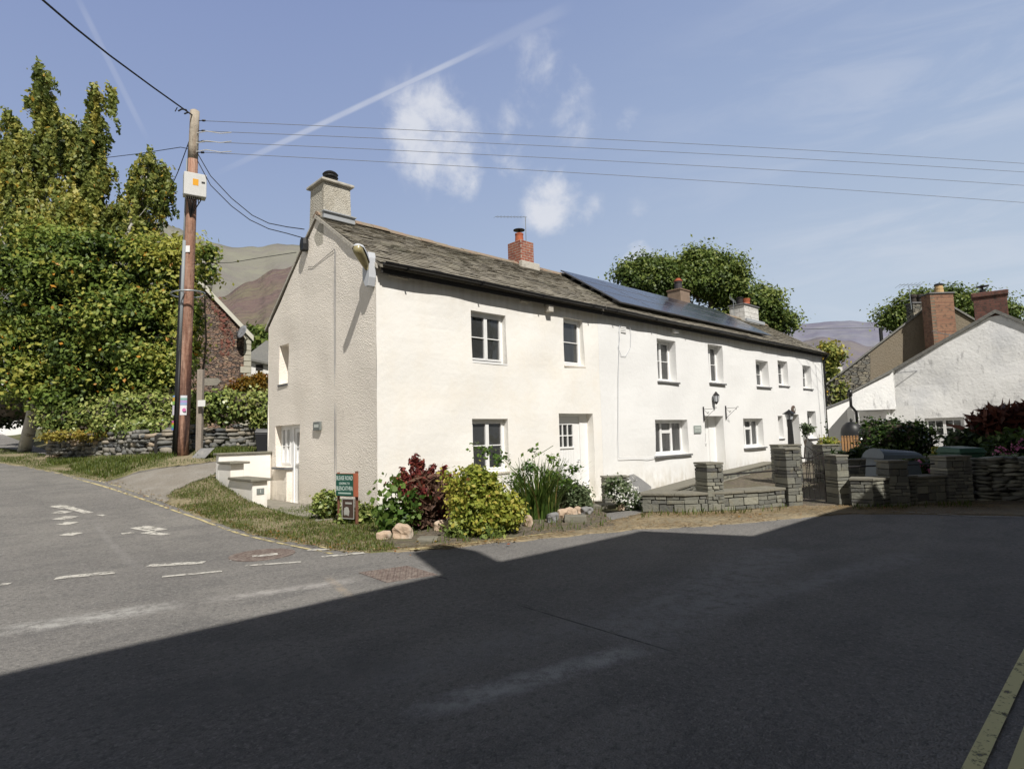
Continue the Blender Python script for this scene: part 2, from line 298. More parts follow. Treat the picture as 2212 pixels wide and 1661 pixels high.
def glassmat():
    m=bpy.data.materials.new('window_glass'); m.use_nodes=True; nt=m.node_tree; N=nt.nodes; L=nt.links
    N.remove(N['Principled BSDF']); g=N.new('ShaderNodeBsdfGlossy'); g.inputs['Roughness'].default_value=.02; t=N.new('ShaderNodeBsdfTransparent'); t.inputs[0].default_value=(.80,.84,.84,1)
    fr=N.new('ShaderNodeFresnel'); fr.inputs[0].default_value=1.9; ms=N.new('ShaderNodeMixShader'); L.new(fr.outputs[0], ms.inputs[0]); L.new(t.outputs[0], ms.inputs[1]); L.new(g.outputs[0], ms.inputs[2])
    n=N.new('ShaderNodeTexNoise'); n.inputs['Scale'].default_value=1.5; bp=N.new('ShaderNodeBump'); bp.inputs['Distance'].default_value=.01; L.new(n.outputs['Fac'], bp.inputs['Height']); L.new(bp.outputs[0], g.inputs['Normal'])
    df=N.new('ShaderNodeBsdfDiffuse'); df.inputs[0].default_value=(.55,.57,.58,1); m3=N.new('ShaderNodeMixShader'); m3.inputs[0].default_value=.07; L.new(ms.outputs[0],m3.inputs[1]); L.new(df.outputs[0],m3.inputs[2])
    L.new(m3.outputs[0], N['Material Output'].inputs[0]); return m
M['glass']=glassmat()
def solarmat():
    m=mat('solar_cell',(.022,.027,.045),.16,spec=.7); return m
M['solar']=solarmat(); M['solarframe']=mat('solar_frame',(.10,.10,.11),.4,spec=.5)
def flat(name,c,r=.6): return mat(name,c,r)
def paintmat(name, c, wear=.5, scale=9):
    m=mat(name,c,.8); nt=m.node_tree; N=nt.nodes; L=nt.links; b=N['Principled BSDF']
    tc=N.new('ShaderNodeTexCoord'); n=N.new('ShaderNodeTexNoise'); n.inputs['Scale'].default_value=scale; n.inputs['Detail'].default_value=8; n.inputs['Roughness'].default_value=.75; L.new(tc.outputs['Object'], n.inputs[0])
    mr=N.new('ShaderNodeMapRange'); mr.inputs[1].default_value=wear-.05; mr.inputs[2].default_value=wear+.05; L.new(n.outputs['Fac'], mr.inputs[0])
    t=N.new('ShaderNodeBsdfTransparent'); ms=N.new('ShaderNodeMixShader'); L.new(mr.outputs[0], ms.inputs[0]); L.new(b.outputs[0], ms.inputs[1]); L.new(t.outputs[0], ms.inputs[2])
    L.new(ms.outputs[0], N['Material Output'].inputs[0]); return m
M['pw']=paintmat('worn_white_paint',(.56,.54,.49),.545,9); M['py']=paintmat('worn_yellow_paint',(.56,.48,.26),.52,5)
M['pfaint']=paintmat('faint_white_paint',(.30,.30,.30),.44,7); M['pyfresh']=paintmat('yellow_line_paint',(.80,.74,.38),.60,16)
# asphalt with a few long worn bands, given in ground coordinates
def asphalt():
    m=mat('asphalt',(.215,.205,.195),.88,bump=[(90,.014,3),(30,.009,4)],var=[(.35,(.27,.258,.24),.4,.62,.9),(.8,(.165,.16,.155),.5,.62,.75,(1,2.2,1)),(1.3,(.17,.163,.157),.48,.68,.8),(5,(.25,.24,.225),.5,.7,.5),(22,(.11,.108,.105),.50,.66,.7),(28,(.36,.345,.32),.54,.68,.6),(55,(.40,.385,.36),.55,.68,.6),(95,(.09,.088,.085),.52,.66,.6)],spec=.3)
    nt=m.node_tree; N=nt.nodes; L=nt.links; b=N['Principled BSDF']; cur=b.inputs['Base Color'].links[0].from_socket
    tc=N.new('ShaderNodeTexCoord')
    nz=N.new('ShaderNodeTexNoise'); nz.inputs['Scale'].default_value=7; nz.inputs['Detail'].default_value=8; nz.inputs['Roughness'].default_value=.7; L.new(tc.outputs['Object'], nz.inputs[0])
    for (x0,y0,x1,y1,w,c,amt) in BANDS:
        dx,dy=x1-x0,y1-y0; ln=math.hypot(dx,dy); nx,ny=-dy/ln,dx/ln
        def dot(vx,vy,k):
            d=N.new('ShaderNodeVectorMath'); d.operation='DOT_PRODUCT'; d.inputs[1].default_value=(vx,vy,0); L.new(tc.outputs['Object'], d.inputs[0])
            s_=N.new('ShaderNodeMath'); s_.operation='SUBTRACT'; s_.inputs[1].default_value=k; L.new(d.outputs['Value'], s_.inputs[0]); return s_.outputs[0]
        def absn(o):
            a=N.new('ShaderNodeMath'); a.operation='ABSOLUTE'; L.new(o,a.inputs[0]); return a.outputs[0]
        def mr(o,a,b_,c_,d_):
            q=N.new('ShaderNodeMapRange'); q.inputs[1].default_value=a; q.inputs[2].default_value=b_; q.inputs[3].default_value=c_; q.inputs[4].default_value=d_; L.new(o,q.inputs[0]); return q.outputs[0]
        def mul(a,b_):
            q=N.new('ShaderNodeMath'); q.operation='MULTIPLY'; L.new(a,q.inputs[0]); L.new(b_,q.inputs[1]); return q.outputs[0]
        A=mr(absn(dot(nx,ny,nx*x0+ny*y0)),w*.3,w,1,0)
        mxx,mxy=(x0+x1)/2,(y0+y1)/2
        Bm=mr(absn(dot(dx/ln,dy/ln,(dx*mxx+dy*mxy)/ln)),ln/2-.4,ln/2,1,0)
        Cn=mr(nz.outputs['Fac'],.36,.58,0,amt)
        f=mul(mul(A,Bm),Cn)
        mx=N.new('ShaderNodeMix'); mx.data_type='RGBA'; L.new(f,mx.inputs[0]); L.new(cur,mx.inputs[6]); mx.inputs[7].default_value=(*c,1); cur=mx.outputs[2]
    L.new(cur,b.inputs['Base Color']); return m
def gxy(px,py):
    P=gt(px,py); return P.x,P.y
BANDS=[(*gxy(-60,1372),*gxy(420,1300),.22,(.44,.43,.41),1.0),(*gxy(420,1300),*gxy(800,1247),.15,(.42,.40,.38),.9),
       (*gxy(850,1640),*gxy(1420,1388),.15,(.46,.455,.445),1.0),(*gxy(700,1240),*gxy(770,1300),.06,(.40,.33,.25),.6),
       (*gxy(500,1340),*gxy(760,1285),.05,(.34,.33,.32),.5),(*gxy(200,1120),*gxy(300,1230),.07,(.30,.29,.28),.5),
       (*gxy(850,1245),*gxy(1000,1205),.04,(.30,.29,.28),.4),(*gxy(1660,1290),*gxy(1880,1215),.12,(.30,.30,.30),.5),(*gxy(1300,1400),*gxy(1700,1180),.55,(.33,.325,.32),.8),(*gxy(1480,1330),*gxy(2000,1190),.25,(.33,.325,.32),.6),(*gxy(700,1500),*gxy(1300,1330),.3,(.29,.285,.28),.5),(*gxy(100,1560),*gxy(900,1420),.35,(.15,.148,.145),.7),(*gxy(905,1235),*gxy(1020,1262),.014,(.05,.05,.05),1.6),(*gxy(800,1283),*gxy(905,1262),.012,(.05,.05,.05),1.6),(*gxy(1100,1300),*gxy(1500,1420),.014,(.06,.06,.06),1.5)]
M['asphalt']=asphalt()
M['dirt']=mat('gravel_track',(.27,.245,.21),.95,bump=[(30,.03,6),(90,.01,3)],var=[(1.2,(.33,.31,.28),.42,.62,.8),(25,(.17,.15,.125),.52,.68,.6),(60,(.44,.42,.38),.6,.7,.6)])
M['verge']=mat('verge_turf',(.115,.12,.045),.95,bump=[(16,.04,6)],var=[(1.2,(.30,.25,.165),.38,.56,.9),(7,(.12,.13,.04),.5,.66,.6),(60,(.33,.28,.19),.6,.72,.5)])
M['strawg']=mat('trodden_edge',(.25,.21,.14),.95,bump=[(22,.03,6)],var=[(3,(.33,.26,.16),.42,.6,.8),(10,(.15,.13,.09),.5,.68,.7),(70,(.40,.34,.24),.58,.7,.6)])
M['earth']=mat('field_earth',(.09,.10,.04),.95,bump=[(6,.08,6)],var=[(.6,(.15,.13,.07),.42,.6,.8)])
# ------------------------------------------------------------------ sheets that follow the terrain
def sheet(name, poly, dz, m, cell=.3, rag=0, kind='structure', parent=None, bottom=None):
    pts=[]
    for i,(x,y) in enumerate(poly):
        x2,y2=poly[(i+1)%len(poly)]; L_=math.hypot(x2-x,y2-y); n=max(1,int(L_/max(cell*.5,.05))) if L_<30 else int(L_/2)
        for k in range(n):
            t=k/n; X,Y=x+(x2-x)*t,y+(y2-y)*t
            if rag and k: X+=rag*mnoise.noise(Vector((X*3,Y*3,1)))*2+rag*mnoise.noise(Vector((X*11,Y*11,1))); Y+=rag*mnoise.noise(Vector((X*3,Y*3,5)))*2+rag*mnoise.noise(Vector((X*11,Y*11,7)))
            pts.append(Vector((X,Y)))
    nb=len(pts); xs=[p.x for p in pts]; ys=[p.y for p in pts]
    gx=np.arange(min(xs),max(xs),cell); gy=np.arange(min(ys),max(ys),cell)
    for i,x in enumerate(gx):
        for y in gy: pts.append(Vector((float(x)+.001, float(y)+(cell*.5 if i%2 else 0))))
    r=delaunay_2d_cdt(pts,[(i,(i+1)%nb) for i in range(nb)],[list(range(nb))],1,1e-4)
    mb=MB(); mb.v=[(p.x,p.y,G(p.x,p.y)+dz) for p in r[0]]
    ed={}
    for f in r[2]:
        mb.face(f)
        for a,b in zip(f,list(f[1:])+[f[0]]): ed[(a,b)]=ed.get((a,b),0)+1
    if dz>0:
        low={}
        for (a,b) in list(ed):
            if (b,a) in ed: continue
            for q in (a,b):
                if q not in low: low[q]=len(mb.v); v=mb.v[q]; mb.v.append((v[0],v[1],v[2]-dz-.01))
            mb.face((b,a,low[a],low[b]))
    o=mb.build(name,m,parent,smooth=True)
    me=o.data
    if kind: tag(o,kind=kind)
    return o
# ------------------------------------------------------------------ foliage
def quads_obj(name, V, T, m, parent=None, origin=None, nv=4):
    """V (n,nv,3) corner positions, T (n) tint"""
    n=len(V); o3=np.array(wloc(parent) if parent else (origin or (0,0,0)))
    me=bpy.data.meshes.new(name); me.vertices.add(n*nv); me.vertices.foreach_set('co',(V-o3).reshape(-1).astype(np.float32))
    me.loops.add(n*nv); me.loops.foreach_set('vertex_index',np.arange(n*nv,dtype=np.int32)); me.polygons.add(n)
    me.polygons.foreach_set('loop_start',np.arange(0,n*nv,nv,dtype=np.int32)); 
    me.update(calc_edges=True); me.validate()
    a=me.attributes.new('tint','FLOAT','FACE'); a.data.foreach_set('value',np.clip(T,0,1).astype(np.float32)); me.materials.append(m)
    o=bpy.data.objects.new(name,me); COL.objects.link(o)
    if parent: o.parent=parent
    elif origin is not None: o.location=origin
    return o
def unit(a): return a/np.maximum(np.linalg.norm(a,axis=-1,keepdims=True),1e-6)
def leafcloud(blobs, n, size, clump=.25, per=40, hang=0, aspect=1.6, shell=.55, up=.35, flat=.6):
    """blobs: (cx,cy,cz,rx,ry,rz). returns V,T. hang elongates clumps downward"""
    B=np.array(blobs,float); vol=(B[:,3]*B[:,4]*B[:,5])**.72; w=vol/vol.sum()
    K=max(3,n//per); bi=rng.choice(len(B),K,p=w)
    d=unit(rng.normal(size=(K,3))); rad=(shell+(1-shell)*rng.random(K)**.6)
    nz=np.array([mnoise.noise(Vector(x)*2.1+Vector(B[i,:3])) for x,i in zip(d,bi)]); rad*=1+.32*nz
    C=B[bi,:3]+d*B[bi,3:6]*rad[:,None]; ct=rng.normal(0,.15,K)+.30*np.array([mnoise.noise(Vector(x)*.9) for x in C])
    ki=rng.integers(0,K,n); c=C[ki]; s=clump*(.6+.8*rng.random(K))[ki]
    off=rng.normal(size=(n,3))*s[:,None]*np.array([1,1,.75])
    if hang: off[:,:2]*=.55; off[:,2]=-rng.random(n)*s*hang+rng.normal(size=n)*s*.3
    P=c+off
    bc=B[bi[ki],:3]; out=unit((P-bc)/B[bi[ki],3:6])
    nrm=unit(out*flat+rng.normal(size=(n,3))*.75+np.array([0,0,up]))
    a=unit(np.cross(nrm,rng.normal(size=(n,3)))); b=np.cross(nrm,a)
    sz=size*(.6+.8*rng.random(n))[:,None]
    a=a*sz*aspect*.5; b=b*sz*.5
    V=np.stack([P-a,P-a*.1-b,P+a,P-a*.1+b],1)
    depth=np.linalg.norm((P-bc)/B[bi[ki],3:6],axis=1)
    T=.44+ct[ki]+rng.normal(0,.085,n)+.22*(depth-.9)+.12*out[:,2]  # tint paints light in: outer and upper leaves paler, clump insides darker
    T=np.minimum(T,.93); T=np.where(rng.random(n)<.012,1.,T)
    return V,T
def px_blobs(lst, t, squash=.8):
    """blobs given as photo ellipses (px,py,rx,ry[,dt]) at depth t"""
    o=[]
    for b in lst:
        tt=t+(b[4] if len(b)>4 else 0); c=at(b[0],b[1],tt); rx=b[2]*tt/Q[6]; rz=b[3]*tt/Q[6]; o.append((c.x,c.y,c.z,rx,rx*squash,rz))
    return o
def core(blobs, k=.62, m=None, name='inner_core', parent=None, tint=.05):
    mb=MB(); mb.tint=tint
    for (x,y,z,a,b,c) in blobs: mb.stone((x,y,z),(a*k,0,0),(0,b*k,0),(0,0,c*k),1,.12)
    return mb
def rough0(b): return b
def bush(name,label,cat,blobs,n,size,m,group=None,base=None,flowers=None,corek=.6,**kw):
    B=np.array(blobs); c=B[:,:3].mean(0); bz=float((B[:,2]-B[:,5]).min())
    root=thing(name,label,cat,(float(c[0]),float(c[1]),bz),group)
    V,T=leafcloud(rough(blobs,4,.86,(.22,.40)) if kw.pop('rg',True) else blobs,n,size,**kw)
    f=quads_obj('foliage',V,T,m,root)
    if corek:
        mb=core(blobs,corek); mb.build('dark_core',M['bark'],root)  # solid dark core added inside the leaves, stands in for the shaded interior
    if flowers:
        nf,fs,fm,fn=flowers[:4]; fb=flowers[4] if len(flowers)>4 else blobs
        V,T=leafcloud(fb,nf,fs,clump=fs*1.2,per=6,shell=.95,flat=1.2,aspect=1.0); quads_obj(fn,V,T,fm,root)
    return root
def branch_mb(mb, p0, p1, r0, r1, wob=.08, seg=6, n=5):
    p0,p1=Vector(p0),Vector(p1); L_=(p1-p0).length; pts=[]
    o=random.random()*50
    for i in range(n+1):
        t=i/n; p=p0.lerp(p1,t); k=math.sin(t*math.pi)*wob*L_
        pts.append(p+Vector((mnoise.noise(Vector((o,t*2,0))),mnoise.noise(Vector((o,t*2,9))),mnoise.noise(Vector((o,t*2,19)))*.4))*k*2)
    mb.tube(pts,[r0+(r1-r0)*i/n for i in range(n+1)],seg); return pts
def strands(blobs,ns,per,size,L0=.5,L1=1.6,aspect=1.7):
    """hanging twigs carrying leaves"""
    B=np.array(blobs,float); w=(B[:,3]*B[:,4]*B[:,5])**.6; w/=w.sum(); bi=rng.choice(len(B),ns,p=w)
    d=unit(rng.normal(size=(ns,3))); d[:,2]=np.abs(d[:,2])*.9-.25; rad=(.35+.65*rng.random(ns)**.5)
    C=B[bi,:3]+d*B[bi,3:6]*rad[:,None]; Ln=rng.uniform(L0,L1,ns); drift=rng.normal(0,.16,(ns,2)); ct=rng.normal(0,.16,ns)+.3*np.array([mnoise.noise(Vector(x)*.8) for x in C])
    ki=np.repeat(np.arange(ns),per); t=rng.random(ns*per)**.85; n=len(ki)
    P=C[ki].copy(); sw=rng.normal(0,.045,(n,3)); P[:,0]+=drift[ki,0]*t; P[:,1]+=drift[ki,1]*t; P[:,2]-=Ln[ki]*t; P+=sw*(1.2-.6*t)[:,None]
    out=unit((P-B[bi[ki],:3])); nrm=unit(out*.7+rng.normal(size=(n,3))*.6+np.array([-.1,-.3,.35])); a=unit(np.cross(nrm,rng.normal(size=(n,3)))); a[:,2]-=.6; a=unit(a); b=unit(np.cross(nrm,a))
    sz=size*(.6+.8*rng.random(n))[:,None]; a=a*sz*aspect*.5; b=b*sz*.5; V=np.stack([P-a,P-b,P+a,P+b],1)
    T=.60+ct[ki]+rng.normal(0,.09,n)+.12*out[:,2]-.12*out[:,1]; T=np.minimum(T,.93); T=np.where(rng.random(n)<.02,1.,T); return V,T  # light painted into the tint: paler on top and on the sunward side
def rough(blobs,k=4,base=.82,sat=(.22,.42)):
    o=[]
    for b in blobs:
        x,y,z,rx,ry,rz=b[:6]; o.append((x,y,z,rx*base,ry*base,rz*base))
        for _ in range(k):
            d=unit(rng.normal(size=3)); f=rng.uniform(*sat); q=.80; o.append((x+d[0]*rx*q,y+d[1]*ry*q,z+d[2]*rz*q,rx*f,ry*f,rz*f*.8))
    return o
def tree(name,label,base,top,blobs,n,size,leaf,bark,r0=.22,limbs=10,group=None,**kw):
    root=thing(name,label,'tree',base,group)
    mb=MB(); pts=branch_mb(mb,Vector(base)-Vector((0,0,.3)),top,r0,r0*.25,.05,8,8)
    tr=mb.build('trunk',bark,root,smooth=True)
    mb=MB(); bl=sorted(blobs,key=lambda b:-b[3]*b[5])[:limbs]
    for b in bl:
        zt=(b[2]-b[5]*.6-base[2])/(max(.1,top[2]-base[2])); zt=min(.9,max(.15,zt*.8)); s=pts[int(zt*8)]
        q=branch_mb(mb,s,Vector(b[:3]),r0*.35*(1.1-zt),r0*.06,.12,5,5)
        for _ in range(4):
            d=unit(rng.normal(size=3)); branch_mb(mb,q[3],Vector((b[0]+d[0]*b[3]*.8,b[1]+d[1]*b[4]*.8,b[2]+abs(d[2])*b[5]*.7)),r0*.08,r0*.025,.15,4,4)
    mb.build('limbs',bark,root,smooth=True)
    st=kw.pop('strand',None)
    V,T=leafcloud(blobs,n,size,**kw)
    if st: V2_,T2_=strands(blobs,*st); V=np.concatenate([V,V2_]); T=np.concatenate([T,T2_])
    quads_obj('crown',V,T,leaf,root)
    return root
def cable(name,label,pts,r,m,sag=0,n=24,group=None):
    P=[]
    if sag:
        a,b=Vector(pts[0]),Vector(pts[-1])
        for i in range(n+1):
            t=i/n; p=a.lerp(b,t); p.z-=sag*4*t*(1-t); P.append(p)
    else: P=pts
    mb=MB(); mb.tube(P,r,5); o=mb.build(name,m,smooth=True,origin=tuple(P[0])); return tag(o,label,'cable',group)
# ------------------------------------------------------------------ SETTING: ground, road, verges
def grid_plane(name, R, dz, m):
    mb=MB(); xs=[-400,-200,-100,-60,-40]+list(range(-30,-8,2))+[-8+.25*i for i in range(64)]+list(range(8,41,2))+[50,70,100,200,400]; n=len(xs)
    for x in xs:
        for y in xs: mb.v.append((x,y,(G(x,y) if abs(x)<60 and abs(y)<60 else G(max(-60,min(60,x)),max(-60,min(60,y))))+dz))
    for i in range(n-1):
        for j in range(n-1): mb.face((i*n+j,(i+1)*n+j,(i+1)*n+j+1,i*n+j+1))
    o=mb.build(name,m,smooth=True); return tag(o,kind='structure')
grid_plane('ground',400,-.07,M['earth'])
EDGE=[(-60,992),(90,1010),(220,1038),(350,1083),(450,1118),(560,1155),(650,1174),(720,1187),(800,1193),(900,1189),(1000,1180),(1100,1168),(1250,1152),(1390,1134),(1500,1128),(1600,1121),(1735,1109),(1830,1104),(1950,1106),(2100,1110),(2212,1112),(2400,1112)]
EP=[gxy(*p) for p in EDGE]
road_poly=[(-9.5,-9.35),(40,-9.35),(40,-6.5)]+EP[::-1]+[(-4.5,24),(-4.5,40),(-10,40),(-14,20),(-16,6),(-24,0),(-24,-9.35)]
road_poly=[(-24,-9.35),(40,-9.35),(40,-7.4),(20,-7.6),(12,-7.9),(9,-8.1),(7,-6.9),(5.5,-4.9),(3.2,-3.2),(1.5,-2.8),(-.3,-2.6),(-1.3,-1.8),(-1.9,0),(-1.6,4),(-2.4,10),(-3.2,16),(-3.6,40),(-9,40),(-9.5,20),(-11,9),(-14,5),(-24,3)]
sheet('road',road_poly,0,M['asphalt'],.4)
# far footway on the camera side, with a real kerb
mb=MB()
for i in range(40):
    x0=-24+i*1.0; mb.tint=random.random(); mb.box(x0+.004,x0+.996,-9.47,-9.35,-.1,.05)
tag(mb.build('kerb',M['flag'],bevel=.012),kind='structure')
mb=MB(); mb.box(-24,20,-12,-9.47,-.1,.045); tag(mb.build('pavement',M['dirt']),kind='structure')
# track behind the gable
trk=[gxy(*p) for p in ((232,1040),(350,1082),(362,1066),(395,1048),(440,1034),(500,1016))]
track_poly=[gxy(225,1041),gxy(360,1088)]+[gxy(372,1062),gxy(420,1038),gxy(478,1022)]+[(-1.0,5.35),(1,5.4),(8,5.6),(8,7.9),(2,7.8)]+[gxy(478,996),gxy(400,1006),gxy(300,1019)]
sheet('gravel_track',track_poly,.008,M['dirt'],.25,.03)
# grass bank on the corner between the road edge and the gable
bank=[gxy(356,1086),gxy(450,1121),gxy(560,1157),gxy(650,1175),gxy(720,1188),gxy(800,1194),gxy(860,1190)]+[gxy(835,1160),(-.05,-.35),(-.05,2.75),(-1.0,2.75),(-1.22,2.8),(-1.25,5.3)]+[gxy(478,1024),gxy(420,1040),gxy(370,1063)]
sheet('grass_bank',bank,.010,M['verge'],.2,.05)
bed=[gxy(815,1172),gxy(900,1181),gxy(1000,1175),gxy(1100,1163),gxy(1250,1146),gxy(1330,1136),(3.1,-2.6),(5.6,-.25),(-.02,-.02),(-.3,-.5)]
sheet('flower_bed_soil',bed,.018,M['soil'],.2,.04)
edge_in=[gxy(*p) for p in ((800,1186),(900,1180),(1000,1174),(1100,1161),(1250,1144),(1390,1108),(1500,1106),(1600,1102),(1735,1092),(1812,1092),(1889,1096),(1984,1090),(2108,1083),(2212,1083),(2400,1083))]
edge_out=[gxy(*p) for p in ((2400,1116),(2212,1114),(2100,1112),(1950,1110),(1830,1110),(1735,1117),(1600,1130),(1500,1138),(1390,1142),(1250,1156),(1100,1170),(1000,1181),(900,1189),(800,1192))]
sheet('verge_strip',edge_in+edge_out,.012,M['strawg'],.2,.06)
vleft=[gxy(-60,996),gxy(90,1012),gxy(225,1040),gxy(300,1018),gxy(400,1005),gxy(480,995),(2,7.9),(2,9.6),(-.9,9.4),(-3.4,13.5),(-4.2,16),(-6,26),(-7.5,26)]
vleft=[gxy(-60,994),gxy(0,1000),gxy(90,1013),gxy(160,1028),gxy(225,1040),gxy(300,1017),gxy(400,1004),gxy(480,994),(3,7.9),(3,9.6),(-.5,9.3),(-3.3,14.2),(-4.6,20)]
sheet('grass_verge',vleft,.013,M['verge'],.25,.05)
garden=[(3.3,-3.2),(16,-.05),(22,-.05),(30,-3),(30,-14),(11,-10.5),(8.2,-8.1),(7.5,-7.4),(6.1,-6.1),(5.5,-5.1),(4.2,-4.3)]
sheet('garden_path',[(3.9,-3.05),(16.2,-.3),(16.2,-.06),(4.5,-.06)],.03,M['flag'],.25)
sheet('garden_soil',[(3.45,-3.3),(5.5,-.1),(22,-.1),(30,-3),(30,-12),(14,-12),(8.2,-8.3),(7.55,-7.45),(6.75,-6.7),(6.2,-6.1),(5.7,-5.1),(4.2,-4.3)],.02,M['soil'],.4)
# ------------------------------------------------------------------ road markings
def mark(pxs, m, name='road_marking', dz=.006):
    pts=[gt(*p) for p in pxs]; mb=MB(); mb.poly([(p.x,p.y,p.z+dz) for p in pts]); return tag(mb.build(name,m),kind='structure')
def strip(name, P, w, m, dz=.007):
    """painted strip along ground points"""
    pts=[]
    for a,b in zip(P[:-1],P[1:]):
        n=max(1,int((Vector(b)-Vector(a)).length/.25)); pts+= [Vector(a).lerp(Vector(b),k/n) for k in range(n)]
    pts.append(Vector(P[-1])); mb=MB()
    for i,p in enumerate(pts):
        d=(pts[min(i+1,len(pts)-1)]-pts[max(0,i-1)]).normalized(); nn=Vector((-d.y,d.x))*w/2
        for s_ in (-1,1):
            q=p+nn*s_; mb.v.append((q.x,q.y,G(q.x,q.y)+dz))
    for i in range(len(pts)-1): mb.face((2*i,2*i+1,2*i+3,2*i+2))
    return tag(mb.build(name,m),kind='structure')
V2=lambda *l:[gxy(*p) for p in l]
yl=V2((80,1009),(150,1022),(220,1040),(290,1061),(350,1082),(450,1117),(560,1154),(650,1173),(740,1190))
strip('yellow_line',yl,.05,M['py'])
off=[(x-.17,y-.06) for x,y in yl]; strip('yellow_line',off,.05,M['py'])
strip('yellow_line',V2((880,1189),(1000,1177),(1100,1165),(1200,1152)),.05,M['py'],.019); strip('yellow_line',V2((800,1187),(900,1189),(960,1184)),.05,M['py'],.019)
strip('yellow_line',[(-3.6,-9.03),(40,-9.03)],.062,M['pyfresh']); strip('yellow_line',[(-3.6,-9.16),(40,-9.16)],.062,M['pyfresh'])
strip('edge_line',V2((1925,1105),(2000,1110),(2093,1116),(2212,1118)),.05,M['pw'],.018)
def dash(a,b,w=.1): strip('road_marking',V2(a,b),w,M['pw'])
dash((120,1249),(250,1236),.16); dash((320,1222),(441,1215),.15); dash((350,1246),(480,1234),.08); dash((497,1209),(620,1200),.09); dash((530,1222),(650,1214),.07)
dash((665,1188),(760,1185),.10); dash((695,1203),(787,1194),.10); dash((0,1263),(22,1261),.1)
dash((118,1092),(150,1097),.22); dash((150,1097),(193,1108),.14); dash((120,1106),(148,1107),.22); dash((127,1118),(156,1119),.30); dash((132,1130),(158,1131),.24); dash((140,1153),(168,1154),.22); dash((298,1138),(345,1146),.26); dash((310,1150),(362,1155),.14); dash((262,1153),(290,1150),.1); dash((212,1111),(226,1114),.08)
def asph_patch(): pass
# manhole covers
P=gt(567,1198); root=None
mb=MB(); mb.lathe((P.x,P.y,P.z+.002),[(.38,0),(.38,.008),(.33,.010),(.33,.006)],32)
castiron=mat('cast_iron',(.17,.13,.115),.7,bump=[(30,.01,3)],var=[(14,(.28,.24,.21),.42,.62,.8)])
root=thing('manhole_cover','round cast iron manhole cover crossed by worn white paint','manhole cover',tuple(P))
for i in range(-7,8):
    for j in range(-7,8):
        x,y=i*.043,j*.043
        if x*x+y*y<.32**2: mb.obox((P.x+x-.013,P.y+y-.013,P.z+.007),(.026,0,0),(0,.026,0),(0,0,.007))
mb.build('cover',castiron,root)
strip('road_marking',V2((545,1204),(600,1198)),.13,M['pw'],.0165)
c=[gt(775,1237),gt(880,1222),gt(921,1245),gt(835,1258)]
root=thing('drain_cover','rectangular patterned cast iron cover set in the asphalt','manhole cover',tuple((c[0]+c[2])/2))
A=(c[3]-c[0]); B=(c[1]-c[0]); A.z=B.z=0
mb=MB(); mb.obox(c[0]+Vector((0,0,.001)),A,B,(0,0,.007))
for i in range(10):
    for j in range(16):
        o=c[0]+A*((i+.6)/10.6)+B*((j+.6)/16.6)+Vector((0,0,.008)); a=A*.05*(1 if (i+j)%2 else .4); b=B*.035*(.4 if (i+j)%2 else 1); mb.obox(o,a,b,(0,0,.006))
mb.build('cover',castiron,root)
# ------------------------------------------------------------------ building helpers
Z=Vector((0,0,1))
def wall(mb, P0, U, Nn, u0, u1, z0, z1, holes, cell=.28, amp=.012, top=None, depth=.22):
    """wall skin at P0+U*u with holes [(u0,u1,z0,z1,depth)]; Nn outward normal; top(u)=max z"""
    us=sorted(set([u0,u1]+[h[0] for h in holes]+[h[1] for h in holes])); zs=sorted(set([z0,z1]+[h[2] for h in holes]+[h[3] for h in holes]))
    def fine(l):
        o=[]
        for a,b in zip(l[:-1],l[1:]):
            n=max(1,int(round((b-a)/cell))); o+=[a+(b-a)*k/n for k in range(n)]
        return o+[l[-1]]
    us,zs=fine(us),fine(zs); idx={}
    def P(u,z,edge=False):
        p=P0+U*u+Z*z
        return p+Nn*(amp*mnoise.noise(p*.9)*2)
    def vi(i,j):
        if (i,j) not in idx:
            z=zs[j]; u=us[i]
            if top: z=min(z,top(u))
            idx[(i,j)]=len(mb.v); mb.v.append(tuple(P(u,z)))
        return idx[(i,j)]
    flip = U.cross(Z).dot(Nn)<0
    for i in range(len(us)-1):
        for j in range(len(zs)-1):
            um,zm=(us[i]+us[i+1])/2,(zs[j]+zs[j+1])/2
            if any(h[0]<um<h[1] and h[2]<zm<h[3] for h in holes): continue
            if top and zs[j]>=max(top(us[i]),top(us[i+1])): continue
            q=[vi(i,j),vi(i+1,j),vi(i+1,j+1),vi(i,j+1)]
            mb.face(q[::-1] if flip else q)
    for h in holes:
        d=h[4] if len(h)>4 else depth; bi=Nn*-d; sk=h[5] if len(h)>5 else ''
        hu=[u for u in us if h[0]-1e-6<=u<=h[1]+1e-6]; hz=[z for z in zs if h[2]-1e-6<=z<=h[3]+1e-6]
        for a,b in zip(hu[:-1],hu[1:]):
            for z in (h[2],h[3]):
                if ('b' in sk and z==h[2]) or ('t' in sk and z==h[3]): continue
                p,q=P(a,z),P(b,z); mb.poly([p,q,q+bi,p+bi] if (z==h[2])!=flip else [p,p+bi,q+bi,q])
        for a,b in zip(hz[:-1],hz[1:]):
            for u in (h[0],h[1]):
                if ('l' in sk and u==h[0]) or ('r' in sk and u==h[1]): continue
                p,q=P(u,a),P(u,b); mb.poly([p,p+bi,q+bi,q])
def bar(mb, O, U, N, u0,u1,z0,z1,n0,n1): mb.obox(O+U*u0+Z*z0+N*n0, U*(u1-u0), Z*(z1-z0), N*(n1-n0))
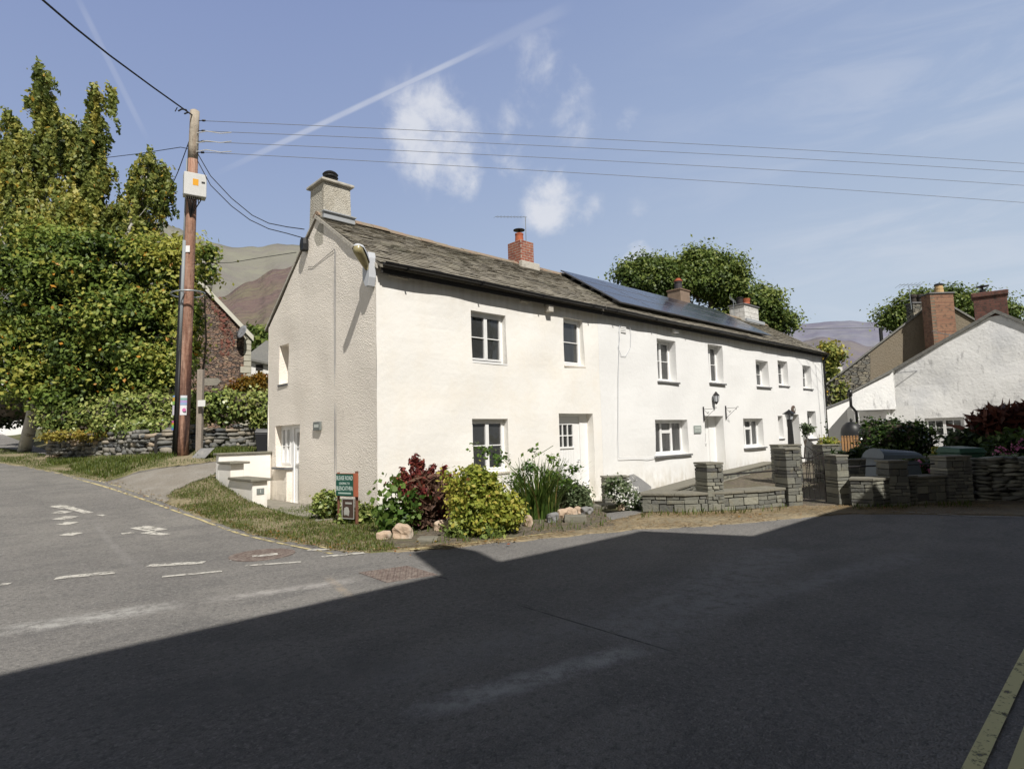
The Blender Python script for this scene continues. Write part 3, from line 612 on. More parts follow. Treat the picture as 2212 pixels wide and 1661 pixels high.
def window(parent, P0, U, N, h, lay, rec=.15, sillm=None, curtain=None, sillproj=.05, frame=None, name='window', open_=0, fr=.055):
    """h=(u0,u1,z0,z1); lay = list of casements [(a,b,[(rows)],c,d)] in fractions: (a,b,c,d,rows,cols)"""
    u0,u1,z0,z1=h[:4]; O=P0; mb=MB(); f=fr; w=u1-u0; H=z1-z0; n0=-rec-.06; n1=-rec+.005
    m=frame or M['upvc']
    bar(mb,O,U,N,u0,u1,z0,z0+f,n0,n1); bar(mb,O,U,N,u0,u1,z1-f,z1,n0,n1); bar(mb,O,U,N,u0,u0+f,z0+f,z1-f,n0,n1); bar(mb,O,U,N,u1-f,u1,z0+f,z1-f,n0,n1)
    ui0,ui1,zi0,zi1=u0+f,u1-f,z0+f,z1-f; gl=MB()
    for (a,b,c,d,rows,cols) in lay:
        a_,b_=ui0+(ui1-ui0)*a,ui0+(ui1-ui0)*b; c_,d_=zi0+(zi1-zi0)*c,zi0+(zi1-zi0)*d; s=.045; p0,p1=-rec-.05,-rec+.018
        g=.002
        bar(mb,O,U,N,a_+g,b_-g,c_+g,c_+s,p0,p1); bar(mb,O,U,N,a_+g,b_-g,d_-s,d_-g,p0,p1); bar(mb,O,U,N,a_+g,a_+s,c_+s,d_-s,p0,p1); bar(mb,O,U,N,b_-s,b_-g,c_+s,d_-s,p0,p1)
        for k in range(1,rows):
            zz=c_+s+(d_-c_-2*s)*k/rows; bar(mb,O,U,N,a_+s,b_-s,zz-.011,zz+.011,-rec-.03,-rec+.008)
        for k in range(1,cols):
            uu=a_+s+(b_-a_-2*s)*k/cols; bar(mb,O,U,N,uu-.011,uu+.011,c_+s,d_-s,-rec-.029,-rec+.007)
        q=[O+U*uu+Z*zz+N*(-rec-.02) for uu,zz in ((a_+s-.003,c_+s-.003),(b_-s+.003,c_+s-.003),(b_-s+.003,d_-s+.003),(a_+s-.003,d_-s+.003))]; gl.poly(q)
    o=mb.build(name,m,parent,bevel=.004)
    gl.build('pane',M['glass'],o)
    # dark room behind
    r=MB(); r.poly([]) if False else None
    a=O+U*(u0+.005)+Z*(z0+.005)+N*(-rec-.065); A=U*(w-.01); C=Z*(H-.01); Bk=N*-1.3
    for q in ((a+Bk,a+Bk+A,a+Bk+A+C,a+Bk+C),(a,a+A,a+A+Bk,a+Bk),(a+C,a+C+A,a+C+A+Bk,a+C+Bk),(a,a+C,a+C+Bk,a+Bk),(a+A,a+A+C,a+A+C+Bk,a+A+Bk)): r.poly(q)
    r.build('room_behind',M['room'],o)
    if curtain:
        for (ca,cb,cc,cd,cm) in curtain:
            c=MB(); n=14
            for k in range(n+1):
                uu=u0+w*(ca+(cb-ca)*k/n); nn=-rec-.085-.015*math.sin(k*2.3)
                for zz in (z0+H*cc,z0+H*cd): c.v.append(tuple(O+U*uu+Z*zz+N*nn))
            for k in range(n): c.face((2*k,2*k+2,2*k+3,2*k+1))
            c.build('curtain',M[cm],o,smooth=True)
    if sillm:
        s=MB(); s.obox(O+U*(u0-sillproj)+Z*(z0-.055)+N*sillproj, U*(w+2*sillproj), N*-(rec+sillproj+.02), Z*.05); s.build('sill',sillm,o,bevel=.008)
    else:
        s=MB(); s.obox(O+U*(u0+.002)+Z*(z0-.03)+N*.02, U*(w+.0-.004), N*-(rec+.05), Z*.03); s.build('sill',M['upvc'],o,bevel=.004)
    return o
def slates(mb, E, U, Sv, Nr, L_, S_, exp=.135, wmin=.13, wmax=.32, skip=None):
    """courses of slates; E eave start, U along, Sv up-slope unit, Nr normal"""
    s=0; r=0
    while s<S_-.02:
        e=exp*(1.15-.45*s/S_); u=-random.random()*.25
        while u<L_:
            w=random.uniform(wmin,wmax); a,b=max(0,u+.004),min(L_,u+w-.004); u+=w
            if b-a<.03: continue
            mb.tint=min(1,max(0,random.gauss(.48,.15))); j=random.uniform(-.010,.010); th=random.uniform(.010,.020); tl=random.uniform(.018,.034)
            s0=s-.01+j; s1=min(S_,s+e*1.25)
            sag=.03*mnoise.noise(Vector(E+U*a)*.25+Vector((0,0,s)))
            p=lambda uu,ss_,n_: E+U*uu+Sv*ss_+Nr*(n_+sag)
            t2=tl+random.uniform(-.006,.006)
            mb.hexa([p(a,s0,tl-th),p(b,s0+random.uniform(-.006,.006),t2-th),p(b,s1,-.012),p(a,s1,-.012),p(a,s0,tl),p(b,s0,t2),p(b,s1,.0),p(a,s1,.0)])
        s+=e; r+=1
X=Vector((1,0,0)); Y=Vector((0,1,0))
EZ,EY=4.66,-.20; RZ,RY=6.36,2.47; BZ,BY=4.26,5.30
Sf=(Vector((0,RY-EY,RZ-EZ))); SfL=Sf.length; Sf.normalize(); Nf=Vector((0,-Sf.z,Sf.y))
Sb=(Vector((0,RY-BY,RZ-BZ))); SbL=Sb.length; Sb.normalize(); Nb=Vector((0,-Sb.z,Sb.y)); Nb=Nb if Nb.z>0 else -Nb
def cottage_roof(root, x0, x1):
    mb=MB(); mb.tint=.2
    # solid core below the slates
    h=[Vector((x0,EY,EZ-.05)),Vector((x0,RY,RZ-.05)),Vector((x0,BY,BZ-.05))]
    D=X*(x1-x0)
    mb.poly([h[0],h[0]+D,h[1]+D,h[1]]); mb.poly([h[1],h[1]+D,h[2]+D,h[2]])
    mb.poly([p-Z*.06 for p in (h[0],h[1],h[1]+D,h[0]+D)]); mb.poly([p-Z*.06 for p in (h[1],h[2],h[2]+D,h[1]+D)])
    for q in (Vector((0,0,0)),D): mb.poly([h[0]+q,h[1]+q,h[1]+q-Z*.06,h[0]+q-Z*.06]); mb.poly([h[1]+q,h[2]+q,h[2]+q-Z*.06,h[1]+q-Z*.06])
    mb.poly([h[0],h[0]-Z*.06,h[0]-Z*.06+D,h[0]+D]); mb.poly([h[2],h[2]-Z*.06,h[2]-Z*.06+D,h[2]+D])
    slates(mb,Vector((x0,EY,EZ-.03)),X,Sf,Nf,x1-x0,SfL)
    slates(mb,Vector((x0,BY,BZ-.03)),X,Sb,Nb,x1-x0,SbL,exp=.24,wmin=.3,wmax=.5)
    return mb.build('roof',M['slate'],root)
def ridge(root,x0,x1):
    mb=MB(); x=x0; parent=root
    while x<x1-.05:
        w=min(.45,x1-x); j=random.uniform(-.01,.01)+.03*mnoise.noise(Vector((x*.4,0,0)))
        c=Vector((x,RY,RZ+.0+j)); mb.tint=random.random()
        prof=[(-.15,-.085),(-.13,-.035),(0,.045),(.13,-.035),(.15,-.085)]
        n=len(mb.v)
        for q in (0,w-.008):
            for (yy,zz) in prof: mb.v.append((c.x+q,c.y+yy,c.z+zz))
        for k in range(4): mb.face((n+k,n+5+k,n+6+k,n+k+1))
        mb.face((n,n+1,n+2,n+3,n+4)); mb.face((n+9,n+8,n+7,n+6,n+5)); x+=w
    return mb.build('ridge_tiles',M['ridge'],parent)
def gutter(root,x0,x1,y=EY-.06,z=EZ-.02,m=None,brackets=True,dz=0):
    mb=MB(); n=10; seg=[]
    N_=max(2,int((x1-x0)/1.0)); base=len(mb.v)
    for i in range(N_+1):
        x=x0+(x1-x0)*i/N_; zz=z+.012*math.sin(x*1.1)+dz*i/N_
        for k in range(n):
            a=math.pi+math.pi*k/(n-1); mb.v.append((x,y+.058*math.cos(a),zz+.062*math.sin(a)))
        for k in range(n):
            a=math.pi+math.pi*(n-1-k)/(n-1); mb.v.append((x,y+.048*math.cos(a),zz+.052*math.sin(a)))
    m2=2*n
    for i in range(N_):
        for k in range(m2):
            k2=(k+1)%m2; mb.face((base+i*m2+k,base+(i+1)*m2+k,base+(i+1)*m2+k2,base+i*m2+k2))
    mb.face([base+k for k in range(m2)][::-1]); mb.face([base+N_*m2+k for k in range(m2)])
    x=x0+.5
    while x<x1:
        mb.box(x,x+.03,y-.066,y+.066,z-.075,z-.062); x+=1.85
    x=x0+.9
    while x<x1: mb.lathe((x,y,z-.0),[(.066,-.035),(.066,.035)],14,(1,0,0)) if False else None; x+=2.9
    g=mb.build('gutter',m or M['gutter'],root)
    f=MB(); f.box(x0,x1,EY+.035,EY+.06,EZ-.2,EZ-.10); f.build('fascia',M['wood_dark'],g); return g
def cottage(name,label,x0,x1,wm,holes,rx0,rx1):
    root=thing(name,label,'cottage',(x0,0,0))
    mb=MB(); wall(mb,Vector((0,0,0)),X,-Y,x0,x1,-.6,EZ+.0,holes,amp=.018)
    w=mb.build('front_wall',wm,root); mb=MB(); mb.poly([(x0,5.15,-.6),(x1,5.15,-.6),(x1,5.15,BZ+.05),(x0,5.15,BZ+.05)]); mb.build('back_wall',wm,root)
    rf=cottage_roof(root,rx0,rx1); ridge(rf,rx0,rx1)
    return root,rf
def flue(root,c,s,prof,m,name='chimney_pot'):
    mb=MB(); mb.lathe(c,[(r*s,h*s) for r,h in prof],16); return mb.build(name,m,root,smooth=False)
# ---------------- cream cottage
CW=dict(up1=(2.28,3.29,2.97,4.07,.2),up2=(5.22,5.98,3.08,4.27,.2),lo1=(2.26,3.27,.62,1.76,.2),door=(4.94,6.22,-.25,1.89,.3))
cream,crf=cottage('cream_cottage','cream rendered end cottage with pebbledashed gable, slate roof and big rendered chimney',0,6.57,M['cream'],list(CW.values()),-.03,6.6)
two=[(0,.5,0,1,2,1),(.5,1,0,1,2,1)]
window(cream,Vector(),X,-Y,CW['up1'],two,.14,None,[(.55,.72,.05,.98,'curtain'),(.8,1,.05,.98,'curtain')])
window(cream,Vector(),X,-Y,CW['up2'],[(0,1,0,1,2,1)],.14,M['csill'],[(.05,.25,.0,1,'curtain'),(.75,.98,.0,1,'curtain')],.02)
window(cream,Vector(),X,-Y,CW['lo1'],two,.14,M['csill'],None,.02)
def door(root,P0,U,N,h,rec,leaf,pw,panes,name='door',z=None,knob=True,letter=None,planks=6,leafm=None):
    """leaf=(u0,u1); panes=(u0,u1,z0,z1,cols,rows)"""
    u0,u1,z0,z1=h[:4]; mb=MB(); O=P0; f=.07; a,b=leaf
    # fixed frame
    bar(mb,O,U,N,u0,a-.003,z0,z1,-rec-.08,-rec+.03); bar(mb,O,U,N,b+.003,u1,z0,z1,-rec-.08,-rec+.03); bar(mb,O,U,N,a-.003,b+.003,z1-f,z1,-rec-.08,-rec+.031)
    bar(mb,O,U,N,u0-.0,a-.05,z0,z1,-rec+.03,-rec+.045) if a-.05>u0 else None
    d=MB(); n0,n1=-rec-.05,-rec+.002; zt=z1-f-.004
    pu0,pu1,pz0,pz1,cols,rows=panes
    bar(d,O,U,N,a,pu0,z0+.02,zt,n0,n1); bar(d,O,U,N,pu1,b,z0+.02,zt,n0,n1); bar(d,O,U,N,pu0,pu1,pz1,zt,n0,n1); 
    n=planks; 
    for k in range(n):
        w=(pu1-pu0)/n; bar(d,O,U,N,pu0+w*k+.003,pu0+w*(k+1)-.003,z0+.02,pz0,n0+.005,n1-.004)
    bar(d,O,U,N,pu0-.02,pu1+.02,pz0-.045,pz0,n1-.02,n1+.025)
    for k in range(1,cols): uu=pu0+(pu1-pu0)*k/cols; bar(d,O,U,N,uu-.014,uu+.014,pz0,pz1,n0+.008,n1-.004)
    for k in range(1,rows): zz=pz0+(pz1-pz0)*k/rows; bar(d,O,U,N,pu0,pu1,zz-.014,zz+.014,n0+.009,n1-.005)
    fr=mb.build('door_frame',M['upvc'],root,bevel=.004); dd=d.build(name,leafm or M['upvc'],root,bevel=.003)
    g=MB(); g.poly([O+U*uu+Z*zz+N*(-rec-.03) for uu,zz in ((pu0,pz0),(pu1,pz0),(pu1,pz1),(pu0,pz1))]); g.build('pane',M['glass'],dd)
    r=MB(); r.poly([O+U*uu+Z*zz+N*(-rec-.5) for uu,zz in ((u0,z0),(u1,z0),(u1,z1),(u0,z1))]); 
    for uu in (u0,u1): r.poly([O+U*uu+Z*z0+N*(-rec-.081),O+U*uu+Z*z1+N*(-rec-.081),O+U*uu+Z*z1+N*(-rec-.5),O+U*uu+Z*z0+N*(-rec-.5)])
    r.poly([O+U*u0+Z*z1+N*(-rec-.081),O+U*u1+Z*z1+N*(-rec-.081),O+U*u1+Z*z1+N*(-rec-.5),O+U*u0+Z*z1+N*(-rec-.5)])
    r.build('room_behind',M['room'],dd)
    if letter:
        l=MB(); lu0,lu1,lz0,lz1=letter; bar(l,O,U,N,lu0,lu1,lz0,lz1,n1,n1+.03); l.build('letter_plate',M['blackm'],dd,bevel=.004)
    if knob:
        k=MB(); ku=b-.05; k.tube([O+U*ku+Z*(z0+.98)+N*(n1),O+U*ku+Z*(z0+.98)+N*(n1+.045),O+U*(ku-.09)+Z*(z0+.98)+N*(n1+.045)],.009,8); k.build('handle',M['galv'],dd)
    return dd
door(cream,Vector(),X,-Y,CW['door'],.22,(5.02,5.92),None,(5.13,5.68,1.08,1.62,3,2))
# corbel stones and short wall plates under the eave
for o_,a_,b_,c_ in (((4.55,-.16,4.3),.16,.2,.18),((3.75,-.06,4.45),.26,.1,.04),((.25,-.05,4.46),.45,.1,.03)):
    mb=MB(); mb.obox(o_,(a_,0,0),(0,b_,0),(0,0,c_)); mb.build('corbel',M['mortar'],cream,bevel=.01)
gutter(cream,.02,6.55)
# gable wall (faces -x) with door recess and upper window
GT=lambda y: (4.62+(6.27-4.62)*(y/2.47)) if y<2.47 else (6.27+(4.2-6.27)*(y-2.47)/(5.15-2.47))
gup=(3.97,4.48,2.75,3.68,.3); gwin=(4.04,4.66,.80,1.77,.24); gdoor=(3.34,4.02,-.05,1.77,.24)
ghole=[gup,(3.34,4.02,-.05,1.77,.26,'r'),(4.02,4.66,.80,1.77,.26,'l')]
mb=MB(); wall(mb,Vector((0,0,0)),Y,-X,0,5.15,-.4,6.3,ghole,cell=.22,amp=.02,top=GT)
mb.poly([(0,4.02,-.3),(.27,4.02,-.3),(.27,4.02,.8),(0,4.02,.8)]); mb.poly([(.27,3.34,-.3),(.27,4.66,-.3),(.27,4.66,.8),(.27,3.34,.8)]); gw=mb.build('gable_wall',M['dash'],cream); gw['label']='pebbledashed gable wall in greyish cream'
# remove the reveal between door and window: cover with door jamb post below
window(cream,Vector(),Y,-X,gup,[(0,1,0,1,1,1)],.26,M['sill'],None,.03)
gwn=window(cream,Vector(),Y,-X,gwin,[(0,.5,0,1,2,1),(.5,1,0,1,2,1)],.14,M['sill'],[(.0,.9,.0,1,'curtain')],.07)
door(cream,Vector(),Y,-X,gdoor,.16,(3.42,3.92),None,(3.5,3.84,.9,1.6,1,2),knob=False)
mb=MB(); mb.box(-.012,.0,.02,5.1,-.1,.06) if False else None
# verge mortar fillet and bargeboard on the gable
mb=MB()
def vline(y0,z0,y1,z1,x0,x1,dz0,dz1): mb.hexa([Vector((x0,y0,z0+dz0)),Vector((x1,y0,z0+dz0)),Vector((x1,y1,z1+dz0)),Vector((x0,y1,z1+dz0)),Vector((x0,y0,z0+dz1)),Vector((x1,y0,z0+dz1)),Vector((x1,y1,z1+dz1)),Vector((x0,y1,z1+dz1))])
n=16
for k in range(n):
    a,b=k/n,(k+1)/n; j=random.uniform(-.015,.01)
    vline(EY+.1+(RY-EY-.1)*a,EZ+(RZ-EZ)*a,EY+.1+(RY-EY-.1)*b,EZ+(RZ-EZ)*b,-.045,.02,-.11+j,-.035)
    vline(RY+(BY-RY)*a,RZ+(BZ-RZ)*a,RY+(BY-RY)*b,RZ+(BZ-RZ)*b,-.04,.02,-.09+j,-.035)
mb.build('verge_fillet',M['mortar'],crf)
# chimney of the cream cottage
def stack(root,x0,x1,y0,y1,z0,z1,m,cap=True,capm=None,name='chimney',taper=.0,capo=.05,base=None,flash=True):
    mb=MB(); t=taper; mb.hexa([Vector(p) for p in ((x0-t,y0-t,z0),(x1+t,y0-t,z0),(x1+t,y1+t,z0),(x0-t,y1+t,z0),(x0,y0,z1),(x1,y0,z1),(x1,y1,z1),(x0,y1,z1))])
    c=mb.build(name,m,root,bevel=.01)
    if cap:
        k=MB(); k.box(x0-capo,x1+capo,y0-capo,y1+capo,z1+.002,z1+.06); k.build('chimney_cap',capm or M['sill'],c,bevel=.012)
    if flash:
        k=MB(); k.box(x0-t-.02,x1+t+.02,y0-t-.02,y0-t+.05,z0,z0+.02) if False else None
    return c
c1=stack(crf,.03,.66,2.2,2.86,5.6,7.02,M['stackr'],taper=.03,capo=.07,capm=M['mortar'])
mb=MB(); mb.obox((-.02,2.10,6.17),(.74,0,0),(0,.06,0),(0,0,.13)); mb.obox((-.04,2.06,6.30),(.78,0,0),(0,.10,0),(0,0,.025)); mb.build('flashing',M['lead'],crf)
flue(c1,(.34,2.52,7.08),1,[(.13,0),(.115,.12),(.12,.13)],M['galv'],'flue_liner'); flue(c1,(.34,2.52,7.20),1,[(.13,0),(.165,.02),(.14,.04),(.14,.06),(.175,.08),(.15,.1),(.15,.13),(.175,.15),(.14,.19),(.09,.22)],M['blackm'],'cowl')
# brick chimney on the party wall
c2=stack(crf,6.0,6.52,2.2,2.75,6.1,6.98,M['brick'],cap=False)
mb=MB(); mb.box(5.9,6.62,2.06,2.21,6.12,6.33); mb.build('flashing',M['mortar'],crf,bevel=.02)
flue(c2,(6.22,2.48,6.98),1,[(.13,0),(.115,.22),(.125,.24),(.125,.28)],M['terra']); flue(c2,(6.22,2.48,7.26),1,[(.03,0),(.03,.09),(.17,.10),(.17,.115),(.04,.15)],M['blackm'],'cowl')
mb=MB(); p=Vector((6.50,2.48,6.9)); mb.tube([p,p+Z*.95],.012,6); q=p+Z*.93; e=hit(1070,468,1,2.48); mb.tube([q+(q-e).normalized()*.07,e],.007,5)
for k in range(9): r=q.lerp(e,.1+k*.11); mb.tube([r-Vector((.0,.10,0)),r+Vector((.0,.10,0))],.0035,4)
tag(mb.build('tv_aerial',M['galv'],origin=tuple(p)),'long thin television aerial above the red brick chimney','aerial')
# cables on the gable
mb=MB(); mb.tube([(-.012,1.62,5.35),(-.012,1.64,4.2),(-.012,1.63,2.5),(-.012,1.62,.35)],.005,5); mb.build('wall_cable',M['wiregrey'],cream)
mb=MB(); mb.tube([(-.012,1.57,5.3),(-.012,1.585,4.2),(-.012,1.575,2.5),(-.012,1.56,.35)],.004,5); mb.build('wall_cable',M['wiregrey'],cream)
mb=MB(); mb.tube([(-.025,1.6,5.33),(-.025,2.6,5.18),(-.025,2.85,5.25)],.005,5); mb.build('wall_cable',M['wire'],cream)
# dark junction box near the gable top
P=hit(657,528,0,-.08); mb=MB(); mb.stone(P,(.07,0,0),(0,.10,0),(0,0,.15),.5,.05); tag(mb.build('cable_box',M['blkplastic'],origin=tuple(P)),'black cable box hung below the gable verge','cable box')
# house plaques
def text_obj(txt, size, m, parent, P, U, Up, N, name='lettering', align='CENTER', ext=.001, sx=1):
    cu=bpy.data.curves.new('t','FONT'); cu.body=txt; cu.size=size; cu.align_x=align; cu.align_y='CENTER'; cu.extrude=ext; cu.resolution_u=2
    to=bpy.data.objects.new('t',cu); COL.objects.link(to); dg=bpy.context.evaluated_depsgraph_get(); me=bpy.data.meshes.new_from_object(to.evaluated_get(dg)); bpy.data.objects.remove(to)
    Rm=Matrix((U*sx,Up,N)).transposed().to_4x4(); o3=wloc(parent) if parent else Vector((0,0,0)); me.transform(Matrix.Translation(Vector(P)-o3)@Rm)
    me.name=name; me.materials.clear(); me.materials.append(m); o=bpy.data.objects.new(name,me); COL.objects.link(o)
    if parent: o.parent=parent
    return o
M['platepaint']=flat('plate_lettering',(.62,.66,.62)); M['plate']=mat('slate_plaque',(.18,.20,.19),.6,var=[(12,(.25,.27,.26),.45,.7,.6)])
r=thing('house_plaque','small grey nameplate on the pebbledashed gable','plaque',(0,2.36,1.69))
mb=MB(); mb.box(-.06,-.012,2.21,2.52,1.61,1.79); mb.build('plate',M['plate'],r,bevel=.006)
mb=MB()
for k in range(6): mb.box(-.064,-.0605,2.26+k*.036,2.278+k*.036,1.67,1.735)
mb.build('lettering',M['platepaint'],r)
# ---------------- street lamp on the gable corner
lamp=thing('street_lamp','old grey street lamp with yellowed lens, bracketed to the gable corner','street lamp',(-.02,.12,4.3))
mb=MB(); pr=[(.0,4.22),(.10,4.22),(.20,4.38),(.20,4.75),(.12,4.86),(-.02,4.86),(-.05,4.75),(-.05,4.38)]
n0=len(mb.v)
for x in (-.16,-.015):
    for (y,z) in pr: mb.v.append((x,y+.02,z))
k=len(pr); mb.face([n0+i for i in range(k)][::-1]); mb.face([n0+k+i for i in range(k)])
for i in range(k): mb.face((n0+i,n0+(i+1)%k,n0+k+(i+1)%k,n0+k+i))
mb.build('bracket',M['ltgrey'],lamp,bevel=.008)
A0=Vector((-.15,.06,4.62)); A1=Vector((-.47,-.16,4.84)); 
mb=MB(); mb.tube([Vector((-.1,.07,4.5)),A0],[.04,.04],10); mb.build('arm',M['ltgrey'],lamp,smooth=True)
d=(A1-A0).normalized(); sd=d.cross(Z).normalized(); up=sd.cross(d).normalized(); up=up if up.z>0 else -up
def shell(w0,w1,h,dn,flip):
    mb=MB(); L_=(A1-A0).length+.06; n=8; m_=9; base=0
    for i in range(n+1):
        t=i/n; wd=(w0+(w1-w0)*math.sin(min(1,t*1.25)*math.pi/2))*(1 if t<.9 else .86 if t<.99 else .55)
        for j in range(m_):
            a=math.pi*j/(m_-1); mb.v.append(tuple(A0+d*(L_*t-.02)+sd*(wd*math.cos(a))+up*(dn*h*math.sin(a)**.8*(1 if t<.95 else .6))))
    for i in range(n):
        for j in range(m_-1): mb.face((i*m_+j,i*m_+j+1,(i+1)*m_+j+1,(i+1)*m_+j))
    mb.face(range(m_)); mb.face([n*m_+j for j in range(m_)]); return mb
shell(.065,.115,.09,1,0).build('lamp_hood',M['ltgrey'],lamp,smooth=True); shell(.05,.095,.12,-1,1).build('lens',M['diff'],lamp,smooth=True)
# ---------------- white cottages
W2=dict(a=(9.3,10.33,2.86,4.12,.3),b=(12.33,13.28,2.94,4.22,.3),c=(15.78,16.86,2.95,3.93,.34),d=(9.02,10.82,.70,1.73,.3),e=(14.5,16.1,.74,1.77,.3),door=(11.84,13.07,-.3,1.85,.4))
wh2,wrf2=cottage('white_cottage','long white rendered cottage in the middle of the terrace with solar panels',6.572,17.15,M['white'],list(W2.values()),6.6,17.15)
cas2=[(0,.42,0,1,2,1),(.42,1,0,1,2,1)]
window(wh2,Vector(),X,-Y,W2['a'],[(0,.5,0,1,2,1),(.5,1,0,1,2,1)],.24,M['sill'],[(.0,1,.0,1,'blind')],.07)
window(wh2,Vector(),X,-Y,W2['b'],[(0,.5,0,1,2,1),(.5,1,0,1,2,1)],.24,M['sill'],[(.0,1,.0,1,'blind')],.07)
window(wh2,Vector(),X,-Y,W2['c'],[(0,.5,0,1,2,1),(.5,1,0,1,2,1)],.30,M['sill'],[(.0,1,.0,1,'blind')],.07)
tri=[(0,.34,0,1,1,1),(.34,.67,0,.68,1,1),(.34,.67,.68,1,1,1),(.67,1,0,1,1,1)]
window(wh2,Vector(),X,-Y,W2['d'],tri,.24,M['sill'],[(.6,.75,.0,1,'curtain'),(.85,1,0,1,'curtain')],.08)
window(wh2,Vector(),X,-Y,W2['e'],tri,.24,M['sill'],[(.7,1,.0,1,'blind')],.08)
door(wh2,Vector(),X,-Y,W2['door'],.32,(11.93,12.62),None,(12.05,12.45,1.0,1.62,2,2),letter=(12.12,12.38,.86,.93),knob=False,planks=4)
gutter(wh2,6.58,17.14)
mb=MB(); mb.obox((10.15,-.12,4.36),(.22,0,0),(0,.15,0),(0,0,.14)); mb.obox((6.02,-.08,4.4),(.2,0,0),(0,.1,0),(0,0,.1)) if False else None; mb.build('corbel',M['white'],wh2,bevel=.01)
mb=MB()
for k in range(5): mb.obox((7.55,-.03,4.12+k*.045),(.24,0,0),(0,.03,0),(0,0,.03))
mb.build('air_vent',M['white'],wh2)
def fpt(px,py,o=-.03): h=hit(px,py,1,o); return h
mb=MB(); mb.tube([fpt(1338,700),fpt(1336,820),fpt(1335,950),fpt(1337,989),fpt(1400,990),fpt(1425,985)],.007,5); mb.build('wall_cable',M['ltgrey'],wh2)
mb=MB(); mb.tube([fpt(1355,672),fpt(1363,720),fpt(1362,750),fpt(1352,769),fpt(1342,768),fpt(1335,750),fpt(1339,735),fpt(1337,715),fpt(1340,700)],.006,5); mb.build('wall_cable',M['ltgrey'],wh2)
W3=dict(a=(17.72,18.62,3.06,4.04,.3),b=(20.13,21.1,3.03,4.0,.3),n=(17.42,17.87,1.0,1.87,.25),door=(18.2,19.48,-.3,1.93,.5),c=(20.35,21.27,.93,2.08,.3))
wh3,wrf3=cottage('white_cottage','white end cottage at the far end of the terrace, under the whitewashed chimney',17.152,22.5,M['white'],list(W3.values()),17.15,22.62)
window(wh3,Vector(),X,-Y,W3['a'],[(0,1,0,1,2,1)],.22,M['sill'],[(.0,1,.0,1,'blind')],.05)
window(wh3,Vector(),X,-Y,W3['b'],[(0,1,0,1,2,1)],.24,M['sill'],[(.0,1,.0,1,'blind')],.05)
window(wh3,Vector(),X,-Y,W3['n'],[(0,1,0,1,1,1)],.2,M['sill'],None,.03)
window(wh3,Vector(),X,-Y,W3['c'],[(0,.5,0,1,1,1),(.5,1,0,1,1,1)],.24,M['sill'],[(.4,1,.0,1,'blind')],.05)
door(wh3,Vector(),X,-Y,W3['door'],.45,(18.35,19.25),None,(18.5,19.1,1.1,1.6,2,1),planks=5,leafm=M['wood_dark'])
gutter(wh3,17.16,22.6)
mb=MB(); wall(mb,Vector((22.5,0,0)),Y,X,0,5.15,-.6,6.3,[],cell=.6,amp=.01,top=GT); mb.build('gable_wall',M['white'],wh3)
mb=MB(); mb.tube([(22.52,-.26,4.55),(22.54,-.1,4.42),(22.50,-.06,4.3),(22.49,-.06,-.2)],.04,8); mb.build('downpipe',M['gutter'],wh3,smooth=True)
mb=MB(); mb.tube([(22.32,-.03,4.4),(22.3,-.03,3.0),(22.33,-.03,.2)],.012,5); mb.tube([(21.6,-.03,4.1),(21.7,-.03,2.5),(21.75,-.03,.6)],.006,5); mb.build('wall_cable',M['wiregrey'],wh3)
# chimneys of the white cottages
c3=stack(wrf2,15.0,15.7,2.46,3.05,6.05,6.93,mat('brown_stack',(.27,.20,.15),.9,var=[(6,(.18,.13,.10),.45,.7,.7),(20,(.38,.32,.25),.6,.7,.5)]),cap=True,capm=mat('brown_cap',(.22,.15,.11),.9),capo=.03)
flue(c3,(15.35,2.75,7.0),1,[(.16,0),(.14,.28),(.16,.30),(.16,.34),(.14,.36)],mat('black_pot',(.05,.045,.05),.6)); flue(c3,(15.35,2.75,7.36),1,[(.17,0),(.17,.04),(.10,.08),(.1,.12)],M['terra'],'cowl')
c4=stack(wrf3,19.8,21.2,2.15,2.85,6.1,6.92,M['whiteblock'],capo=.05)
flue(c4,(20.15,2.5,6.98),1,[(.15,0),(.13,.3),(.16,.32),(.16,.36)],mat('sooty_pot',(.03,.025,.025),.7)); flue(c4,(20.75,2.5,6.98),1,[(.19,0),(.16,.12),(.19,.14),(.16,.2),(.19,.34),(.2,.38)],M['terra'])
mb=MB(); mb.obox((19.6,1.96,6.12),(1.8,0,0),(0,.1,0),(0,0,.14)); mb.build('flashing',M['lead'],wrf3,bevel=.01)
mb=MB(); p=Vector((19.5,2.5,6.4)); mb.tube([p,p+Z*.75],.012,5); mb.tube([p+Vector((-.75,-.2,.72)),p+Vector((.7,.2,.72))],.008,5)
for k in range(9): q=p+Vector((-.7+k*.17,-.19+.045*k,.72)); mb.tube([q-Z*.07,q+Z*.07],.005,4)
tag(mb.build('tv_aerial',M['galv'],origin=tuple(p)),'white comb-like television aerial beside the whitewashed chimney','aerial')
